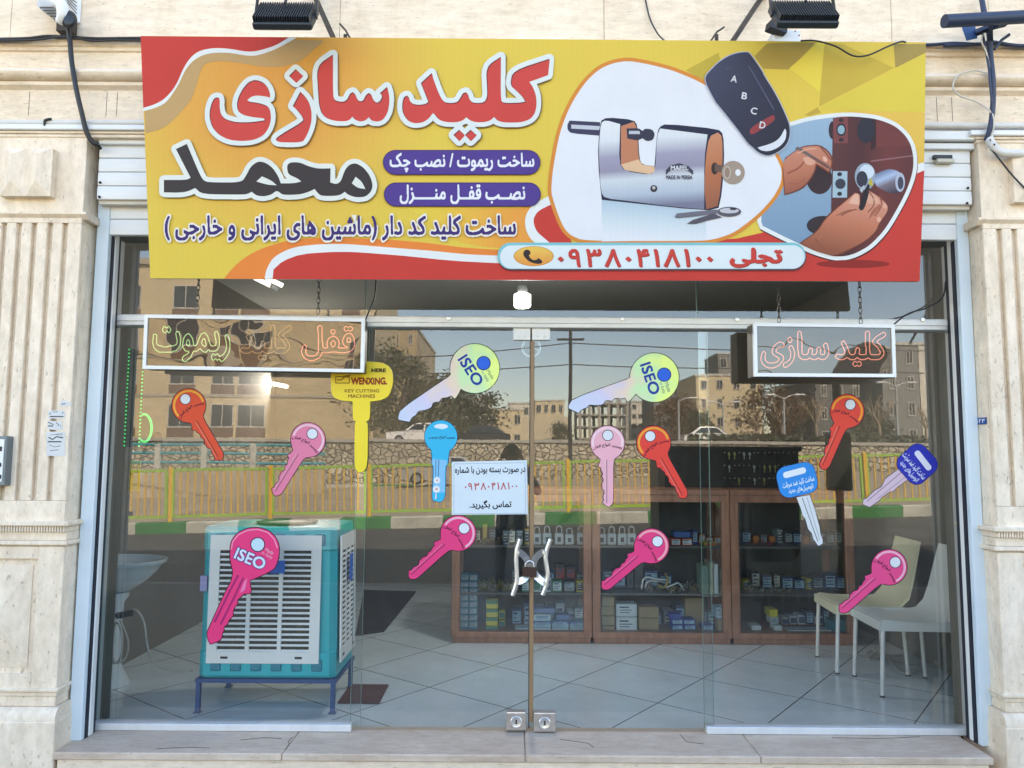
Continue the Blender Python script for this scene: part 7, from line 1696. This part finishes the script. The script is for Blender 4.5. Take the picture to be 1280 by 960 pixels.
cab('black cable along the cornice top right of the banner', [(1120, 55), (1160, 56), (1190, 54), (1222, 55), (1240, 52), (1262, 57), (1300, 56)], .0085, NAVY)
cab('second black cable along the cornice top right of the banner, thicker', [(1180, 57), (1225, 55.5), (1245, 53.5), (1270, 57), (1300, 57)], .010, NAVY, -.325)
cab('thick navy cable running down right of the banner to the white elbow', [(1226, -8, -.30), (1230, 15, -.33), (1236, 40, -.35), (1238, 70, -.345), (1241, 100, -.355), (1241, 130, -.34), (1238, 158, -.335), (1233, 176, -.31)], .0135, NAVY)
cab('thinner navy cable twisting beside the thick one on the right', [(1228, 40, -.36), (1232, 62, -.355), (1236, 85, -.36), (1238, 110, -.365), (1240, 140, -.35), (1233, 172, -.32)], .006, NAVY)
cab('thin white wire looping beside the navy cables', [(1230, 40, -.37), (1227, 52, -.365), (1233, 66, -.36), (1236, 90, -.35), (1218, 88, -.33), (1198, 94, -.335), (1191, 109, -.34), (1200, 120, -.33), (1222, 128, -.33), (1240, 142, -.35), (1242, 160, -.345), (1236, 176, -.32)], .0042, WWIRE, cat='wire')
cab('black cable sagging over the banner corner at the top right', [(1001, 51, -.585), (1020, 51, -.59), (1045, 58, -.605), (1066, 69.5, -.605), (1085, 69, -.605), (1110, 58, -.605), (1126, 52, -.59), (1132, 53, -.57)], .0042)
cab('black cable curving down the wall to the banner top centre', [(806, -5, -.25), (812, 22, -.26), (822, 42, -.30), (832, 52, -.40)], .0042)
cab('loose black cable lying on the banner top centre', [(600, 53, -.50), (615, 50.5, -.50), (632, 51, -.50), (650, 54, -.50)], .006)
cab('black wire from the banner bottom to the right neon sign', [(1182, 352, -.05), (1178, 372, -.06), (1158, 385, -.10), (1135, 392, -.12), (1118, 405, -.16)], .0042, cat='wire')
cab('black wire dangling into the frame by the left neon sign', [(470, 350, -.06), (468, 372, -.07), (460, 392, -.08), (457, 400, -.10)], .004, cat='wire')
# blue pipe bracket at the top right
pb = thing('pipe_bracket', 'dark blue steel pipe and plate bracket on the wall at the top right', 'bracket', tuple(P(1235, 50, -.42))); BLP = mat('blue_black_paint', (.022, .04, .085), .5, .2)
MB().mat(BLP).cyl(P(1180.5, 26.5, -.52), P(1300, 20, -.47), .032, n=16).build('pipe', None, pb, 50); b = MB().mat(mat('blue_plate', (.02, .07, .19), .5)); b.loft([[P(x, y, -.36) for x, y in ((1202, 34), (1219, 32), (1222, 48), (1208, 51))], [P(x, y, -.35) for x, y in ((1202, 34), (1219, 32), (1222, 48), (1208, 51))]]); b.build('plate', None, pb)
b = MB().mat(BLP); b.bar(P(1220, 41, -.355), P(1246, 31, -.42), .04, .02); b.bar(P(1238, 30, -.47), P(1239, 58, -.31), .02, .012); b.bar(P(1246, 30, -.45), P(1259, 27, -.45), .05, .03); b.tube([P(1262, 43, -.36), P(1252, 50, -.35), P(1243, 62, -.345)], .008, 6); b.build('arm', None, pb)
# conduit along the front and the elbow
for s, a, c, l in ((-1, -60, 186, 'white conduit pipe running under the cornice on the left'), (1, 1150, 1340, 'white conduit pipe running under the cornice on the right')):
    t = thing('conduit_pipe', l, 'pipe', tuple(P((a+c)/2, 154, -.29))); MB().mat(mat('old_white_pipe', (.64, .63, .60), .5, var=.12, scale=8)).cyl(P(a, 153.6 if s < 0 else 157, -.29), P(c, 153.6 if s < 0 else 157.5, -.29), .0155, n=14).build('pipe', None, t, 50)
    if s < 0: MB().mat(BLACK).tube(smooth_path([P(56, 157.5, -.307), P(56, 151, -.311), P(60, 149, -.312), P(64, 148.5, -.312)]), .0065, 6).build('cable_tie', None, t, 50)
ep = thing('elbow_pipe', 'white plastic elbow pipe bending along the right pilaster top', 'pipe', tuple(P(1255, 190, -.33))); MB().mat(MATS['old_white_pipe']).tube(smooth_path([P(1236, 172, -.30), P(1238, 178, -.325), P(1246, 188, -.335), P(1258, 191.5, -.335), P(1300, 193, -.335)], 6), .021, 14).build('pipe', None, ep, 50)
b = MB().mat(BLACK)
for px, py in ((1238, 175), (1243, 180.5)): b.sphere(P(px, py, -.356), .005, 6, 4)
b.build('screws', None, ep)
cab('thin black wire crossing the right capital block diagonally', [(1236, 182, -.33), (1250, 200, -.345), (1268, 222, -.345), (1290, 244, -.345)], .0045, cat='wire')
sl_ = thing('shutter_motor_box', 'small black and cream box fixed under the shutter cover, right of the banner', 'box', tuple(P(1180, 200, -.25))); MB().mat(BLACK).box(xat(1167, 194, -.255), xat(1190, 194, -.255), -.258, -.243, zat(195.5, -.25), zat(191, -.25)).build('bracket', None, sl_); MB().mat(mat('cream_plastic', (.55, .52, .42), .5)).box(xat(1170, 198, -.26), xat(1192, 198, -.26), -.272, -.243, zat(200.5, -.26), zat(195.7, -.26), .003).build('cover', None, sl_)
# intercom at the left edge
ic = thing('intercom_panel', 'grey metal intercom box on the left pilaster, cut by the frame edge', 'intercom', tuple(P(-4, 610, -.29))); b = MB().mat(mat('intercom_case', (.16, .19, .20), .45, .3)); b.box(xat(-34, 580, -.31), xat(11, 580, -.31), -.335, -.277, zat(611, -.31), zat(549, -.31), .006, 2); b.build('case', None, ic)
MB().mat(WHITE).box(xat(-31, 580, -.33), xat(5, 580, -.33), -.3385, -.3355, zat(606, -.33), zat(553, -.33), .002).build('face_plate', None, ic); b = MB().mat(BLACK)
for py in (585, 600): b.lathe([(.001, -.344), (.012, -.3435), (.014, -.339)], (xat(-2, py, -.34), 0, zat(py, -.34)), 12, 'Y')
b.box(xat(-12, 566, -.34), xat(2, 566, -.34), -.3402, -.3386, zat(568, -.34), zat(562, -.34)); b.build('buttons', None, ic, 50)
# paper stickers and marks on the pilasters
yq = YP-.0275
def pst(label, poly, marks, c=(222, 224, 224), name='paper_sticker'):
    s = Sticker(label, None, yq, name, 'sticker'); s.put(c, poly).end('sheet')
    for m in marks: s.put((40, 40, 44), m, step=False)
    if marks: s.end('print')
f7 = lambda p: Tr(0, 490, 6.4, p)
pst('torn scrap of white paper, topmost on the left pilaster', f7([(470, 105), (500, 62), (575, 85), (560, 108), (500, 118)]), [f7(line([(490, 98), (525, 92)], 6))])
pst('small white paper sticker with a dark bottom line, second on the left pilaster', f7(pill(385, 520, 148, 212, 12)), [f7(line([(398, 196), (508, 196)], 8)), f7(line([(398, 168), (402, 180)], 7)), f7(line([(500, 160), (504, 172)], 7)), f7(line([(420, 160), (460, 158)], 4))])
pst('faded white paper sticker with broken dark print, third on the left pilaster', f7([(378, 236), (420, 232), (500, 236), (502, 300), (440, 305), (380, 296)]), [f7(line([(384, 240), (430, 262)], 6)), f7(line([(384, 272), (425, 272)], 8)), f7(line([(450, 246), (470, 262), (462, 272)], 6)), f7(line([(480, 266), (488, 274)], 5))])
pst('largest white paper sticker with a dark band of lettering, lowest on the left pilaster', f7(pill(372, 520, 318, 512, 14)), [f7(line([(382, 398), (492, 398)], 9)), f7(line([(388, 362), (420, 380), (450, 358), (505, 366)], 9)), f7(line([(395, 425), (440, 440), (485, 430)], 4)), f7(line([(400, 470), (470, 462)], 4)), f7(line([(400, 345), (500, 332)], 3)), f7(line([(440, 340), (505, 345)], 3))])
np_ = thing('number_plate', 'small blue number plate with white digits on the inner side of the right pilaster', 'plate', (XR-.004, YP+.06, zat(531, YP))); z0_, z1_ = zat(530.5, YP+.05, 1232), zat(522, YP+.05, 1232)
MB().mat(ink(38, 84, 156)).box(XR-.006, XR-.001, YP+.02, YP+.10, z0_, z1_).build('plate', None, np_)
b = MB().mat(ink(220, 228, 238)); b.sheet(fit(text_loops('۱۲۳', .04), .08, .92, .2, .8), lambda u, v: Vector((XR-.0068, YP+.10-.08*u, z1_+(z0_-z1_)*v))); b.build('digits', None, np_, nrm=False)
gm = MB().mat(mat('pen_mark', (.30, .28, .26), .9)); 
for pts in ([(1240, 481), (1243, 490), (1246, 480), (1249, 487), (1253, 478), (1257, 484), (1259, 476)], [(1245, 497), (1250, 494), (1249, 499)], [(1252, 596), (1250, 604), (1255, 606), (1258, 600)]): gm.sheet([line([(x+8, y) for x, y in pts], .7)], lambda u, v: P(u, v, yq))
tag(gm.build('pen_scribble', None, None, nrm=False), 'faint grey pen scribbles on the right pilaster', 'marks')
